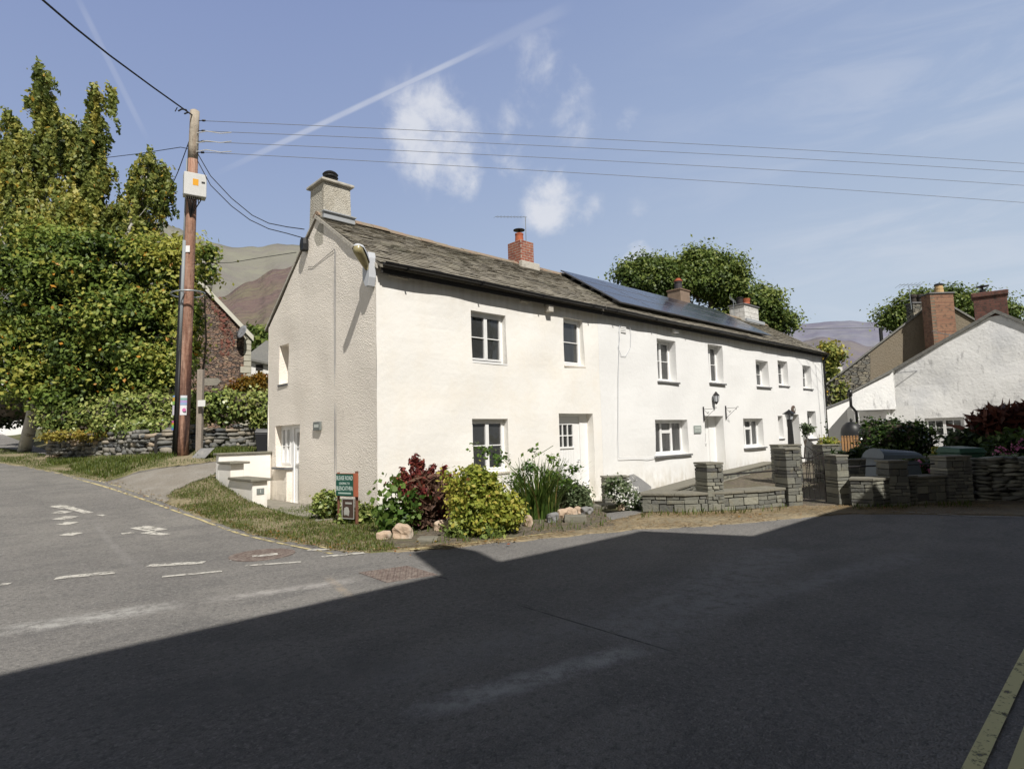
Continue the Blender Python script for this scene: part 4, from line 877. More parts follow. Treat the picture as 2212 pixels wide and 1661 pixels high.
# solar panels
PH=.86; PW=1.62
k=0
for r_ in range(3):
    for c_ in range(6):
        x=7.82+c_*(PW+.02); s=.46+r_*(PH+.02); O=Vector((x,EY,EZ))+Sf*s+Nf*.10
        t=thing('solar_panel','', 'solar panel',tuple(O),'black solar panels on the middle cottage roof')
        mb=MB(); mb.obox(O,X*PW,Sf*PH,Nf*.035); mb.build('panel_frame',M['solarframe'],t)
        mb=MB()
        for i in range(10):
            for j in range(6):
                a=O+X*(.03+i*(PW-.06)/10+.004)+Sf*(.03+j*(PH-.06)/6+.004)+Nf*.037; mb.tint=random.random(); mb.poly([a,a+X*((PW-.06)/10-.008),a+X*((PW-.06)/10-.008)+Sf*((PH-.06)/6-.008),a+Sf*((PH-.06)/6-.008)])
        mb.build('solar_cells',M['solar'],t)
        ordn=['first','second','third','fourth','fifth','last'][c_]; t['label']='black solar panel, '+ordn+' from the brick chimney in the '+('lowest','middle','uppermost')[r_]+' row'
mb=MB()
for s in (.65,1.1,1.55,1.95,2.4,2.85):
    O=Vector((7.72,EY,EZ))+Sf*s+Nf*.035; mb.obox(O,X*9.9,Sf*.04,Nf*.06)
tag(mb.build('mounting_rails',M['blackm'],origin=(7.75,EY,EZ)),'black rails carrying the solar panels above the slates','mounting rails')
# wall lantern, hanging brackets, plaque on white cottage
L0=hit(1547,860,1,-.14); lan=thing('wall_lantern','dark hexagonal wall lantern above the white cottage door','lantern',tuple(L0))
mb=MB(); mb.lathe(L0,[(.02,-.19),(.06,-.12),(.075,-.11)],6); mb.lathe(L0,[(.10,.09),(.11,.10),(.06,.16),(.015,.22)],6)
for k in range(6): a=k*math.pi/3; e=Vector((math.cos(a),math.sin(a),0)); mb.tube([L0+e*.072-Z*.11,L0+e*.098+Z*.095],.008,4)
mb.tube([L0+Vector((0,.14,-.05)),L0+Vector((0,.08,-.16)),L0+Vector((0,0,-.17))],.012,5); mb.build('lantern_frame',M['iron'],lan)
mb=MB(); mb.lathe(L0,[(.065,-.108),(.09,.09)],6); mb.build('glass',M['ltgrey'],lan)
for i,(px,lab) in enumerate(((1519,'left scrolled iron basket bracket beside the plaque'),(1567,'right scrolled iron basket bracket past the door'))):
    Pt=hit(px,878 if i==0 else 876,1,-.02); Pb=hit(px-1,909 if i==0 else 905,1,-.02); Pb.x=Pt.x; h=Pt.z-Pb.z
    mb=MB(); mb.box(Pt.x-.018,Pt.x+.018,-.04,-.015,Pb.z,Pt.z)
    a=Pt-Z*.08; dirv=Vector((.20,-.62,0)).normalized(); mb.tube([a,a+dirv*.36],.007,5); mb.tube([Pb+Z*.03,a+dirv*.36],.006,5); mb.tube([a,a+dirv*.14-Z*.16],.005,5)
    for cc,rr in ((a+dirv*.38+Z*.02,.035),(a+dirv*.14-Z*.12,.03),(a+dirv*.33-Z*.05,.02)):
        mb.tube([cc+dirv*(rr*(1-t/16)*math.cos(t*.8))+Z*(rr*(1-t/16)*math.sin(t*.8)) for t in range(12)],.004,4)
    tag(mb.build('hanging_bracket',M['iron'],origin=tuple(Pb)),lab,'bracket','iron basket brackets by the white door')
r=thing('house_plaque','grey-green slate nameplate between window and white door','plaque',(11.3,0,1.4))
a=hit(1499.5,918.5,1,-.03); b=hit(1515.5,934.5,1,-.03)
mb=MB(); mb.box(a.x,b.x,-.035,-.012,b.z,a.z); mb.build('plate',mat('pale_plaque',(.33,.37,.35),.6),r,bevel=.005)
text_obj('COTTAGE',(b.x-a.x)*.2,M['platepaint'],r,Vector(((a.x+b.x)/2,-.0365,b.z+(a.z-b.z)*.3)),X,Z,-Y)
mb=MB()
for k in range(7): w=(b.x-a.x)/9; mb.box(a.x+w*(1+k)+w*.15,a.x+w*(1+k)+w*.7,-.0385,-.0355,a.z-(a.z-b.z)*.42,a.z-(a.z-b.z)*.2)
mb.build('lettering',M['platepaint'],r)
P=hit(1714,884,1,-.04); t=thing('round_plaque','round dark plaque above the far cottage door','plaque',tuple(P))
mb=MB(); mb.lathe(P,[(.16,-.02),(.16,.02)],20,(0,-1,0)); mb.build('disc',mat('bronze',(.12,.085,.07),.6),t)
mb=MB(); mb.stone(P+Vector((0,-.035,0)),(.035,0,0),(0,.015,0),(0,0,.06),.8,.3); mb.build('relief',M['platepaint'],t)
# ------------------------------------------------------------------ stepped cream wall beside the gable entrance
sw=thing('stepped_wall','cream rendered stepped garden wall with slate copings beside the gable door','garden wall',(-1.2,2.8,0))
mb=MB(); mb.box(-1.2,0-.02,4.89,5.09,-.3,1.12); mb.box(-1.2,-.92,4.1,4.89,-.3,.93); mb.box(-1.2,-.90,2.8,4.1,-.3,.60)
mb.build('wall',M['cream'],sw,bevel=.012)
mb=MB(); mb.box(-1.26,.0,4.85,5.13,1.122,1.17); mb.box(-1.25,-.83,3.98,4.848,.932,.98); mb.box(-1.26,-.84,2.72,4.098,.602,.655); mb.build('coping',M['copetop'],sw,bevel=.012)
mb=MB(); mb.box(-1.12,-.97,2.785,2.798,.34,.46) ; pl=mb.build('number_plate',M['plate'],sw,bevel=.003)
text_obj('1',.10,M['platepaint'],pl,Vector((-1.045,2.783,.40)),X,Z,-Y)
mb=MB(); mb.tube([(-.55,4.75,-.02),(-.55,4.75,.2),(-.55,4.86,.24)],.03,8); mb.build('waste_pipe',M['cream'],sw,smooth=True)
sheet('path',[(-1.0,.3),(-.02,.3),(-.02,4.88),(-1.0,4.88)],.022,M['flag'],.3)
# flagstone path edge
mb=MB()
for (x,y,w,h) in ((-1.0,2.1,.9,.6),(-.95,1.35,.85,.7),(-.9,.75,.8,.55)): mb.obox((x,y,G(x,y)-.03),(w,0,0),(0,h-.02,0),(0,0,.06))
tag(mb.build('path',M['flag'],bevel=.015),kind='structure')
# ------------------------------------------------------------------ masonry walls of laid slate
def laid_wall(name,label,cat,path,h,th,z0=-.06,course=.068,lmin=.12,lmax=.32,cope=.045,m=None,cm=None,group=None,zt=None,cope_over=.02,pos=None):
    """path of 2d points = front face line; wall lies behind (left of direction)"""
    root=thing(name,label,cat,(path[0][0],path[0][1],G(*path[0])),group)
    mb=MB(); cpb=MB(); cb=MB()
    for a,b in zip(path[:-1],path[1:]):
        A,B=Vector((*a,0)),Vector((*b,0)); D=(B-A); L_=D.length; D.normalize(); Nn=Vector((-D.y,D.x,0))
        ga,gb=G(*a),G(*b); z=z0; 
        top=(zt if zt is not None else max(ga,gb)+h)
        zb=min(ga,gb)+z0; n=max(1,int(round((top-cope-zb)/course))); ch=(top-cope-zb)/n
        cb.obox(A+D*.02+Nn*.02+Z*zb,D*(L_-.04),Nn*(th-.04),Z*(top-cope-zb-.01))
        r=0
        while r<n:
            u=0; k=1 if random.random()<.75 or r==n-1 else 2
            while u<L_-.01:
                l=random.uniform(lmin,lmax); l=min(l,L_-u); 
                if L_-u-l<lmin*.6: l=L_-u
                mb.tint=min(1,max(0,random.gauss(.5,.26))); j=random.uniform(-.008,.012); g=.006
                zz=zb+r*ch; hh=ch*k
                rj=lambda:random.uniform(-.006,.006)
                p=lambda uu,nn,z_: A+D*(uu+rj())+Nn*(nn+rj())+Z*(z_+rj())
                mb.hexa([p(u+g,-j,zz+g*.7),p(u+l-g,-j,zz+g*.7),p(u+l-g,th+j,zz+g*.7),p(u+g,th+j,zz+g*.7),p(u+g,-j,zz+hh-g*.7),p(u+l-g,-j,zz+hh-g*.7),p(u+l-g,th+j,zz+hh-g*.7),p(u+g,th+j,zz+hh-g*.7)]); u+=l
            r+=k if r+k<=n else 1
        u=-cope_over
        while u<L_+cope_over-.01:
            l=random.uniform(.3,.7); l=min(l,L_+cope_over-u); 
            if L_+cope_over-u-l<.12: l=L_+cope_over-u
            j=random.uniform(0,.012); cpb.obox(A+D*(u+.003)+Nn*(-cope_over-j)+Z*(top-cope+random.uniform(0,.004)),D*(l-.006),Nn*(th+2*cope_over+j),Z*(cope)); u+=l
    cb.build('wall_core',M['core'],root); mb.build('stonework',m or M['slatewall'],root,bevel=.006); cpb.build('coping',cm or M['copetop'],root,bevel=.008)
    return root
def post(name,label,c,d,w,dp,h,group,zb=None):
    D=Vector((*d,0)).normalized(); C=Vector((*c,0)); a=C; b=C+D*w
    return laid_wall(name,label,'gate post',[(a.x,a.y),(b.x,b.y)],h,dp,lmin=.09,lmax=.22,course=.06,group=group,z0=-.1,cope=.035,cope_over=.012)
fA=(3.25,-3.42); fB=(5.16,-4.93); fC=(6.02,-5.95); fD=(6.45,-6.62); fE=(7.32,-7.42)
gA=gxy(1388,1106); gM=gxy(1560,1104); gB2=gxy(1706,1094)
laid_wall('front_wall','low coursed slate front wall left of the iron gate, two slate pillars on it','garden wall',[gA,gxy(1480,1108),gM,gxy(1640,1099),gxy(1697,1094)],.33,.42)
pg='slate gate pillars along the front garden wall'
def P2(px0,px1,py0,ang=0):
    a=gt(px0,py0); d=rot2(Vector((CR.x,CR.y,0)).normalized(),math.radians(ang)); w=.05
    while px_of(a+d*w)[0]<px1: w+=.005
    return (a.x,a.y),(d.x,d.y),w
c_,d_,w_=P2(1531,1567,1106,13); post('slate_pillar','squat slate pillar in the middle of the low front wall',c_,d_,w_,.40,.83,pg)
c_,d_,w_=P2(1704,1736,1094,7); post('slate_pillar','tall slate gate pillar on the left of the iron gate',c_,d_,w_,.42,1.04,pg)
c_,d_,w_=P2(1813,1839,1092,2); post('slate_pillar','slate gate pillar on the right of the iron gate, half in shade',c_,d_,w_,.44,.90,pg)
laid_wall('front_wall','low slate front wall right of the iron gate, mostly in shade','garden wall',[gxy(1840,1094),gxy(1889,1096),gxy(1984,1090),gxy(2046,1086)],.50,.36)
c_,d_,w_=P2(1925,1968,1094,2); dn=Vector((-d_[1],d_[0])).normalized(); post('slate_pillar','short slate pillar in front of the grit bin',(c_[0]-dn.x*.012,c_[1]-dn.y*.012),d_,w_,.36,.80,pg)
c_,d_,w_=P2(2052,2106,1086,3); post('slate_pillar','shaded slate pillar in front of the green bin',c_,d_,w_,.42,.85,pg)
# left small pillar by the white flowers
pc=at(1306,1075,12.0); post('slate_pillar','slate pillar behind the white flowering bush',(pc.x,pc.y),(.75,-.62),.52,.3,.52,pg)
laid_wall('inner_wall','low slate retaining wall running back beside the white cottage','garden wall',[(3.75,-3.25),(7.2,-2.35),(10.2,-1.6),(16.0,-.42)],.3,.42,zt=.2,z0=-.15)
def bpost(px0,px1,pyt,t,lab,tb=.85):
    a=at(px0,pyt,t); b=at(px1,pyt,t); return laid_wall('slate_pillar',lab,'gate post',[(a.x,a.y),(b.x,b.y)],a.z-G(a.x,a.y),.5,group=pg,lmin=.1,lmax=.3,z0=-.2,zt=a.z,cope=.04,cope_over=.012),a,b
_,ba,bb=bpost(1681,1731,960,15,'rear slate pillar carrying the black lantern post')
_,bc,bd=bpost(1775,1812,960,15.2,'rear slate pillar on the right, under the yellowish shrub')
a=at(1832,992,13.6); b=at(2040,992,13.9); laid_wall('rear_wall','low shaded slate wall behind the grit bin','garden wall',[(a.x,a.y),(b.x,b.y)],a.z-G(a.x,a.y),.3,zt=a.z)
# handrails between pillars
def rail(p,q,lab):
    mb=MB(); mb.tube([p,q],.014,6); tag(mb.build('iron_rail',M['iron'],origin=tuple(p)),lab,'rail')
a=gt(1567,1104); b=gt(1704,1094); rail(Vector((a.x+.1,a.y+.2,.60)),Vector((b.x+.1,b.y+.2,.62)),'thin iron rail left of the gate above the low wall')
a=gt(1839,1093); b=gt(2047,1086); rail(Vector((a.x+.1,a.y+.15,.66)),Vector((b.x,b.y+.15,.66)),'thin iron rail right of the gate above the low wall')
# iron gate
a=gt(1738,1091); b=gt(1812,1092); ga=Vector((a.x+.10,a.y+.22,a.z+.04)); gb=Vector((b.x+.12,b.y+.25,b.z+.04)); gt_=thing('iron_gate','black wrought iron scroll gate between two slate pillars','gate',tuple(ga))
D=(gb-ga); D.z=0; W_=D.length; D.normalize(); mb=MB(); H_=.92
for u in (0,W_): mb.tube([ga+D*u,ga+D*u+Z*H_],.014,6)
for z in (.04,.52,.80): mb.tube([ga+Z*z,ga+D*W_+Z*z],.010,5)
mb.tube([ga+Z*H_]+[ga+D*(W_*t/8)+Z*(H_-.12*math.sin(math.pi*t/8)) for t in range(1,8)]+[ga+D*W_+Z*H_],.010,5)
mb.build('gate_frame',M['iron'],gt_)
mb=MB()
for k in range(1,6): mb.tube([ga+D*(W_*k/6)+Z*.04,ga+D*(W_*k/6)+Z*(.80 if k%2 else .52)],.007,5)
mb.build('bars',M['iron'],gt_)
mb=MB()
def scroll(c,r,s): mb.tube([c+D*(s*r*(1-t/22)*math.cos(t*.55))+Z*(r*(1-t/22)*math.sin(t*.55)) for t in range(20)],.006,4)
for (u,z,r,s) in ((.25,.66,.07,1),(.5,.66,.06,-1),(.75,.66,.07,-1),(.35,.28,.08,1),(.65,.28,.08,-1),(.5,.40,.05,1),(.2,.88,.05,1),(.8,.88,.05,-1)): scroll(ga+D*(W_*u)+Z*z,r,s)
mb.build('scrollwork',M['iron'],gt_)
# rear arched gate
a=at(1738,962,15.1); b=at(1775,962,15.2); D=(b-a); D.z=0; W_=D.length; D.normalize(); a.z=0
rg=thing('iron_gate','rear iron gate with an arched top between the far pillars','gate',tuple(a)); mb=MB()
for k in range(6): mb.tube([a+D*(W_*k/5),a+D*(W_*k/5)+Z*(.75 if k%2 else .68)],.010,5)
for z in (.1,.62): mb.tube([a+Z*z,a+D*W_+Z*z],.010,5)
mb.tube([a+D*(W_*t/8)+Z*(.78+.14*abs(math.cos(math.pi*t/8))) for t in range(9)],.010,5); mb.build('bars',M['iron'],rg)
mb=MB()
for (u,z,r,s) in ((.3,.75,.07,1),(.7,.75,.07,-1)): scroll(a+D*(W_*u)+Z*z,r,s)
mb.build('scrollwork',M['iron'],rg)
# black lantern post on rear pillar
b0=at(1709,959,15.15); t_=thing('lantern_post','black lantern on a tapered post on the rear slate pillar','garden lantern',tuple(b0))
mb=MB(); mb.hexa([b0+Vector(p) for p in ((-.06,-.06,0),(.06,-.06,0),(.06,.06,0),(-.06,.06,0),(-.045,-.045,.62),(.045,-.045,.62),(.045,.045,.62),(-.045,.045,.62))]); mb.build('post',M['blackm'],t_,bevel=.01)
lc=b0+Z*.62; mb=MB(); mb.lathe(lc,[(.05,0),(.085,.01)],6); mb.lathe(lc,[(.16,.15),(.16,.16),(.02,.25),(.01,.27)],6); mb.build('lantern_hood',M['blackm'],t_)
mb=MB(); mb.lathe(lc,[(.07,.011),(.11,.15)],6); mb.build('lantern_glass',M['ltgrey'],t_)
mb=MB(); mb.tube([lc+Vector((-.14,-.05,.15)),lc+Vector((-.15,-.06,-.02)),lc+Vector((-.15,-.06,-.25))],.014,5); mb.build('side_bracket',M['blackm'],t_)
# grit bin
gbx=at(1932,1040,12.3); gz=G(gbx.x,gbx.y); t_=thing('grit_bin','grey-blue plastic grit bin with a curved lid behind the slate wall','grit bin',(gbx.x,gbx.y,gz))
an=math.radians(-38); bas=Vector((gbx.x,gbx.y,gz))
def gbp(x,y,z): return bas+rot2((x,y,z),an)
mb=MB(); mb.hexa([gbp(*p) for p in ((-.46,-.33,0),(.46,-.33,0),(.46,.33,0),(-.46,.33,0),(-.38,-.26,.78),(.38,-.26,.70),(.38,.28,.70),(-.38,.28,.86))])
mb.build('body',M['grit'],t_,bevel=.03)
mb=MB(); n=8
for s_ in (-.44,.44):
    for k in range(n+1):
        a_=math.pi*k/n; mb.v.append(tuple(gbp(s_*(1-.10*math.sin(a_)),-.33*math.cos(a_),.77+(.20 if s_<0 else .13)*math.sin(a_)+(0.0))))
for k in range(n): mb.face((k,k+1,n+2+k,n+1+k))
mb.face(range(n+1)); mb.face(range(n+1,2*n+2)); mb.face((0,n,2*n+1,n+1)); mb.build('lid',M['grit'],t_,bevel=.01)
mb=MB(); mb.obox(gbp(-.07,-.345,.2),rot2((.18,0,0),an),rot2((0,.03,0),an),Z*.1); mb.build('chute',M['blkplastic'],t_)
# green wheelie bin
def wheelie(name,label,P,an,m,h=1.0,lidm=None):
    t=thing(name,label,'wheelie bin',tuple(P)); g=lambda x,y,z:P+rot2((x,y,z),an)
    mb=MB(); mb.hexa([g(*p) for p in ((-.21,-.24,.06),(.21,-.24,.06),(.21,.2,.0),(-.21,.2,.0),(-.27,-.30,h*.9),(.27,-.30,h*.9),(.27,.32,h*.9),(-.27,.32,h*.9))]); mb.build('body',m,t,bevel=.02)
    mb=MB(); mb.hexa([g(*p) for p in ((-.29,-.33,h*.905),(.29,-.33,h*.905),(.29,.34,h*.905),(-.29,.34,h*.905),(-.25,-.27,h*1.0),(.25,-.27,h*1.0),(.25,.28,h*1.03),(-.25,.28,h*1.03))]); mb.build('lid',lidm or m,t,bevel=.015)
    for s in (-.24,.24):
        mb=MB(); c=g(s,.27,.1); mb.lathe(c-rot2((.02,0,0),an),[(.1,0),(.1,.04)],14,rot2((1,0,0),an)); mb.build('wheel',M['blkplastic'],t)
    mb=MB(); mb.tube([g(-.22,.38,h*.93),g(.22,.38,h*.93)],.014,6); mb.build('handle',m,t)
    return t
pb=at(2078,1000,12.2); wheelie('wheelie_bin','green lidded wheelie bin behind the shaded slate pillar',Vector((pb.x,pb.y,G(pb.x,pb.y)-.08)),math.radians(-40),M['greenbin'],1.02)
pb=at(577,950,16.4); zt=at(577,927,16.4).z; gz=G(pb.x,pb.y); wheelie('wheelie_bin','black wheelie bin behind the cottage gable by the ivy wall',Vector((pb.x,pb.y,zt-1.0)),math.radians(70),M['blkplastic'],1.0)
# slate leaning against white wall
Ps=at(1392,1058,12.6); mb=MB()
n0=0; out=[(-.28,0),(.22,0),(.26,.12),(.05,.30),(-.12,.42),(-.25,.40),(-.32,.2)]
u_=Vector((.95,-.3,0)).normalized(); v_=Vector((.1,.3,.95)).normalized(); b_=Vector((Ps.x-.05,Ps.y,Ps.z-.05)); nn_=u_.cross(v_)*-.05
mb.v=[tuple(b_+u_*a*1.0+v_*c*1.0) for a,c in out]+[tuple(b_+u_*a+v_*c+nn_) for a,c in out]
k=len(out); mb.face(range(k)); mb.face([k+i for i in range(k)][::-1])
for i in range(k): mb.face((i,k+i,k+(i+1)%k,(i+1)%k))
tag(mb.build('leaning_slate',M['greyrock'],origin=tuple(b_),bevel=.015),'dark grey slate slab leaning against the white cottage','slate slab')
# ------------------------------------------------------------------ dry stone walls of rounded field stone
def field_wall(name,label,path,hf,th=.4,course=.13,mm=None,zb=None,lenr=(.16,.46),big=.12,rnd=.45):
    root=thing(name,label,'dry stone wall',(path[0][0],path[0][1],G(*path[0]))); mb=MB(); cb=MB()
    tot=0
    for a,b in zip(path[:-1],path[1:]):
        A,B=Vector((*a,0)),Vector((*b,0)); D=B-A; L_=D.length; D.normalize(); Nn=Vector((-D.y,D.x,0))
        for r in range(40):
            u=-random.random()*.1; any_=False
            while u<L_:
                l=random.uniform(*lenr); t=(u+l/2)/L_; t=min(1,max(0,t)); g=G(*(A.lerp(B,t))[:2]); H=hf(tot+u); z=g-.03+r*course
                if z<g+H-.03:
                    any_=True; hh=course*random.uniform(.8,1.15)*(1.5 if (r<2 and random.random()<big) else 1); mb.tint=min(1,max(0,random.gauss(.45,.28)))
                    c=A+D*(u+l/2)+Nn*(th*.4+random.uniform(-.03,.03))+Z*(z+hh*.5+random.uniform(-.015,.015)); tl=random.uniform(-.12,.12)
                    mb.stone(c,(D*math.cos(tl)+Z*math.sin(tl))*(l*.47),Nn*(th*.42),(Z*math.cos(tl)-D*math.sin(tl))*(hh*.48),rnd,.26)
                u+=l*random.uniform(.93,1.0)
            if not any_: break
        ga=min(G(*a),G(*b)); n=max(1,int(L_/.6))
        for k in range(n):
            p=A.lerp(B,k/n); q=A.lerp(B,(k+1)/n); g0=G(p.x,p.y); g1=G(q.x,q.y); h0=hf(tot+L_*k/n)-.12; h1=hf(tot+L_*(k+1)/n)-.12
            o=Nn*.16; w=Nn*(th-.1); cb.hexa([p+o+Z*(g0-.3),q+o+Z*(g1-.3),q+o+w+Z*(g1-.3),p+o+w+Z*(g0-.3),p+o+Z*(g0+h0),q+o+Z*(g1+h1),q+o+w+Z*(g1+h1),p+o+w+Z*(g0+h0)])
        tot+=L_
    cb.build('wall_core',M['core'],root); mb.build('stonework',mm or M['fieldstone'],root,smooth=True); return root
lw=[gxy(98,986),gxy(200,985),gxy(300,983),gxy(372,980),gxy(440,966),gxy(520,963),gxy(588,960)]
LWL=[Vector(p) for p in lw]
field_wall('dry_stone_wall','low dry stone wall with rounded boulders under the ivy hedge',lw,lambda s:.62+.05*math.sin(s*2),course=.12,big=.3)
pd=[gxy(2120,1083),gxy(2212,1083),gxy(2420,1083)]
field_wall('dry_stone_wall','dark dry stone wall in shade at the right edge, plants on top',pd,lambda s:.80,course=.07,lenr=(.15,.4),mm=M['slatewall'],rnd=.3)
# ------------------------------------------------------------------ utility pole
pb=at(393,990,15.6); pb.z=G(pb.x,pb.y); pt=at(421,240,15.6)
up_=thing('utility_pole','tall leaning wooden utility pole carrying wires, a grey box and posters','utility pole',tuple(pb))
def pp(t,du=0,dn=0):
    """point on the pole axis at fraction t, offset du to the camera's right, dn towards the camera"""
    r_=Vector((CR.x,CR.y,0)).normalized(); f_=Vector((CF.x,CF.y,0)).normalized(); return pb.lerp(pt,t)+r_*du-f_*dn
def tpy(py): return (985-py)/(985-240)
prad=lambda t:.165-.055*t
mb=MB(); ts=[0,.1,.2,.3,.4,.5,.6,.7,.8,.86]; mb.tube([pp(-.04)]+[pp(t) for t in ts[1:]],[.17]+[prad(t) for t in ts[1:]],16); mb.build('pole_shaft',M['pole'],up_,smooth=True)
mb=MB(); ts=[.86,.9,.95,1]; mb.tube([pp(t) for t in ts],[prad(t)+.001 for t in ts],16); mb.tube([pp(1),pp(1.004)],[prad(1),.05],16); mb.build('pole_head',M['poletop'],up_,smooth=True)
mb=MB(); mb.tube([pp(t,-.185+.05*t,.03) for t in (0,.2,.4,.55)],.06,8); mb.tube([pp(t,-.07-.0*t,.17-.05*t) for t in (0,.15,.3)],.04,8); mb.build('lower_cable_guard',M['pvcblk'],up_,smooth=True)
mb=MB(); mb.tube([pp(t,-.07,.17-.05*t) for t in (.3,.45,.62)],.042,8); mb.tube([pp(t,-.16+.04*t,.03) for t in (.55,.7,.86)],.032,8); mb.build('upper_cable_guard',M['pvcgrey'],up_,smooth=True)
mb=MB(); mb.tube([pp(t,-.09,.08) for t in (.0,.3,.6,.9)],.012,6); mb.tube([pp(t,-.13+.01*math.sin(t*80),.03) for t in [.55+.02*k for k in range(14)]],.012,6); mb.build('pole_cables',M['wire'],up_,smooth=True)
# grey box
t=tpy(405); c=pp(t,.20,.10); r_=Vector((CR.x,CR.y,0)).normalized(); f_=Vector((CF.x,CF.y,0)).normalized()
bd_=(r_*.8-f_*.6).normalized(); be=(r_*.6+f_*.8).normalized()
mb=MB(); O=c-bd_*.26-be*.13-Z*.36; mb.obox(O,bd_*.16+be*0,be*.0+Vector((0,0,0))+be*.45,Z*.62); bx_=mb.build('equipment_box',M['greybox'],up_,bevel=.015)
bpy.data.objects.remove(bx_)
# box oriented with one face to the camera's left-front and one to the right
e1=(r_*.55-f_*.83).normalized(); e2=(r_*.83+f_*.55).normalized(); O=pp(t,.0,.13)-e2*.02
O=pp(t,.02,.42)-Z*.34; 
mb=MB(); mb.obox(O,e2*.52,-e1*.30,Z*.60); bx_=mb.build('equipment_box',M['greybox'],up_,bevel=.015)
mb=MB(); mb.obox(O+e2*.20+Z*.27+e1*.004,e2*.13,-e1*.003,Z*.17); mb.build('warning_sticker',flat('amber_sticker',(.75,.36,.02)),bx_)
mb=MB(); mb.obox(O-e2*.003-e1*.19+Z*.05,e2*.003,-e1*.07,Z*.04); mb.obox(O+e2*.40+Z*.35+e1*.004,e2*.08,-e1*.003,Z*.05); mb.build('vent_slots',M['blkplastic'],bx_)
mb=MB()
for k in range(7): p=O+e2*(.08+k*.05)-e1*.1; mb.tube([p,p-Z*(.07+.05*(k%3))+e2*.02,pp(t-.09,.05,.12)],.014,5)
mb.build('box_cables',M['wire'],bx_)
mb=MB(); c=pp(tpy(636)); mb.tube([c+r_*(.40*math.cos(a*math.pi/12))+f_*(.40*math.sin(a*math.pi/12))+Z*.03*math.cos(a*math.pi/12) for a in range(25)],.022,8); mb.tube([c-f_*.4,c+f_*.4],.012,6); mb.build('climbing_guard_ring',M['galv'],up_,smooth=True)
# posters wrapped on the pole
def wrap(name,t0,t1,a0,a1,cols,off=.006):
    mats=[flat('poster_colour',c) for c in cols]; mb=MB(); n=8; rows=len(cols)
    for i in range(rows):
        ta,tb=t0+(t1-t0)*i/rows,t0+(t1-t0)*(i+1)/rows; mb.mi=i
        for k in range(n):
            q=[]
            for tt,kk in ((ta,k),(ta,k+1),(tb,k+1),(tb,k)):
                a=a0+(a1-a0)*kk/n; rr=prad(tt)+off; q.append(pp(tt,rr*math.sin(a),rr*math.cos(a)))
            mb.poly(q)
    o=mb.build(name,mats,up_); return o
tA,tB=tpy(926),tpy(885); tC=tpy(851)
w1=wrap('poster',tpy(898),tpy(877),-.05,.95,[(.78,.78,.82)],.004)
wrap('poster',tpy(876.5),tpy(856),-.05,.95,[(.30,.42,.62),(.42,.32,.60),(.25,.45,.40),(.7,.72,.78)],.004)
q=pp(tpy(887),.06,prad(.13)+.006); mb=MB(); mb.lathe(q+r_*.035-f_*-.01,[(.045,0),(.045,.004)],20,-f_+r_*.35); mb.build('poster_emblem',flat('magenta_ink',(.55,.15,.35)),w1)
for (ya,yb,cols) in ((876,856,[(.30,.55,.12),(.30,.55,.12),(.70,.42,.06),(.70,.42,.06),(.25,.42,.70)]),(898,877,[(.70,.66,.74)]),(930,910,[(.12,.2,.6),(.1,.45,.25),(.3,.6,.1),(.75,.35,.04),(.6,.12,.4)])):
    wrap('poster',tpy(ya),tpy(yb),-1.4,-.45,cols,.105)
mb=MB(); q=pp(tpy(542),.02,prad(.6)+.006); mb.obox(q-r_*.05-Z*.08,r_*.11,-f_*.004,Z*.17); mb.build('white_tag',flat('white_tag',(.8,.8,.8)),up_)
# insulators
for i,py in enumerate((261,283,306,330)):
    c=pp(tpy(py)); 
    mb=MB(); mb.tube([c+r_*.09,c+r_*.2],.012,6); mb.lathe(c+r_*.2,[(.022,0),(.03,.03),(.02,.045),(.03,.06),(.02,.085)],10,r_); mb.build('insulator',M['blackm'],up_)
mb=MB(); 
for (pa,pbb,s) in ((330,322,.05),(312,300,.04),(290,281,.03)):
    a=pp(tpy(pa),.08,.05); b=at(500,pbb+5,15.55); mb.tube([a,a.lerp(b,.3)+Z*.05,a.lerp(b,.7)-Z*.02,b],.012,5)
mb.build('jumper_leads',M['greybox'],up_)
# overhead cables
WG='overhead wires leaving the pole to the right'
ends=((2212,353),(2212,371.5),(2212,400.5),(2212,437.5)); starts=((440,261),(440,283),(440,306),(440,329))
names=['topmost','second','third','lowest']
mids=((850,290),(850,308),(850,338),(850,363))
for i,(s_,e_,m_) in enumerate(zip(starts,ends,mids)):
    a=at(s_[0],s_[1],15.6); b=at(e_[0],e_[1],22); m0=at((s_[0]+e_[0])/2,0,18.3); far=a+(b-a)*1.6
    # sag so that the wire passes through m_
    P=[]; 
    for k in range(41):
        t=k/40; P.append(a.lerp(far,t))
    # evaluate mid mismatch numerically
    best=0; bd2=1e9
    for sg in [x*.02 for x in range(-10,60)]:
        err=min(abs(px_of(Vector((p.x,p.y,p.z-sg*4*(k/40)*(1-k/40))))[1]-m_[1]) for k,p in enumerate(P) if abs(px_of(p)[0]-m_[0])<30) if any(abs(px_of(p)[0]-m_[0])<30 for p in P) else 0
        if err<bd2: bd2=err; best=sg
    best=min(best,.5)
    P=[Vector((p.x,p.y,p.z-best*4*(k/40)*(1-k/40)+best*4*(1/1.6)*(1-1/1.6)*(k/40)*1.6)) for k,p in enumerate(P)]
    cable('overhead_wire','%s of the four thin wires crossing the sky above the terrace'%names[i],P,.0075,M['wiregrey'],group=WG)
cable('overhead_cable','thick black cable running up to the left from the pole top',[at(420,252,15.6),at(330,188,13.9),at(235,118,12.1),at(160,58,10.8),at(90,-2,9.8),at(0,-80,8.6)],.02,M['wire'])
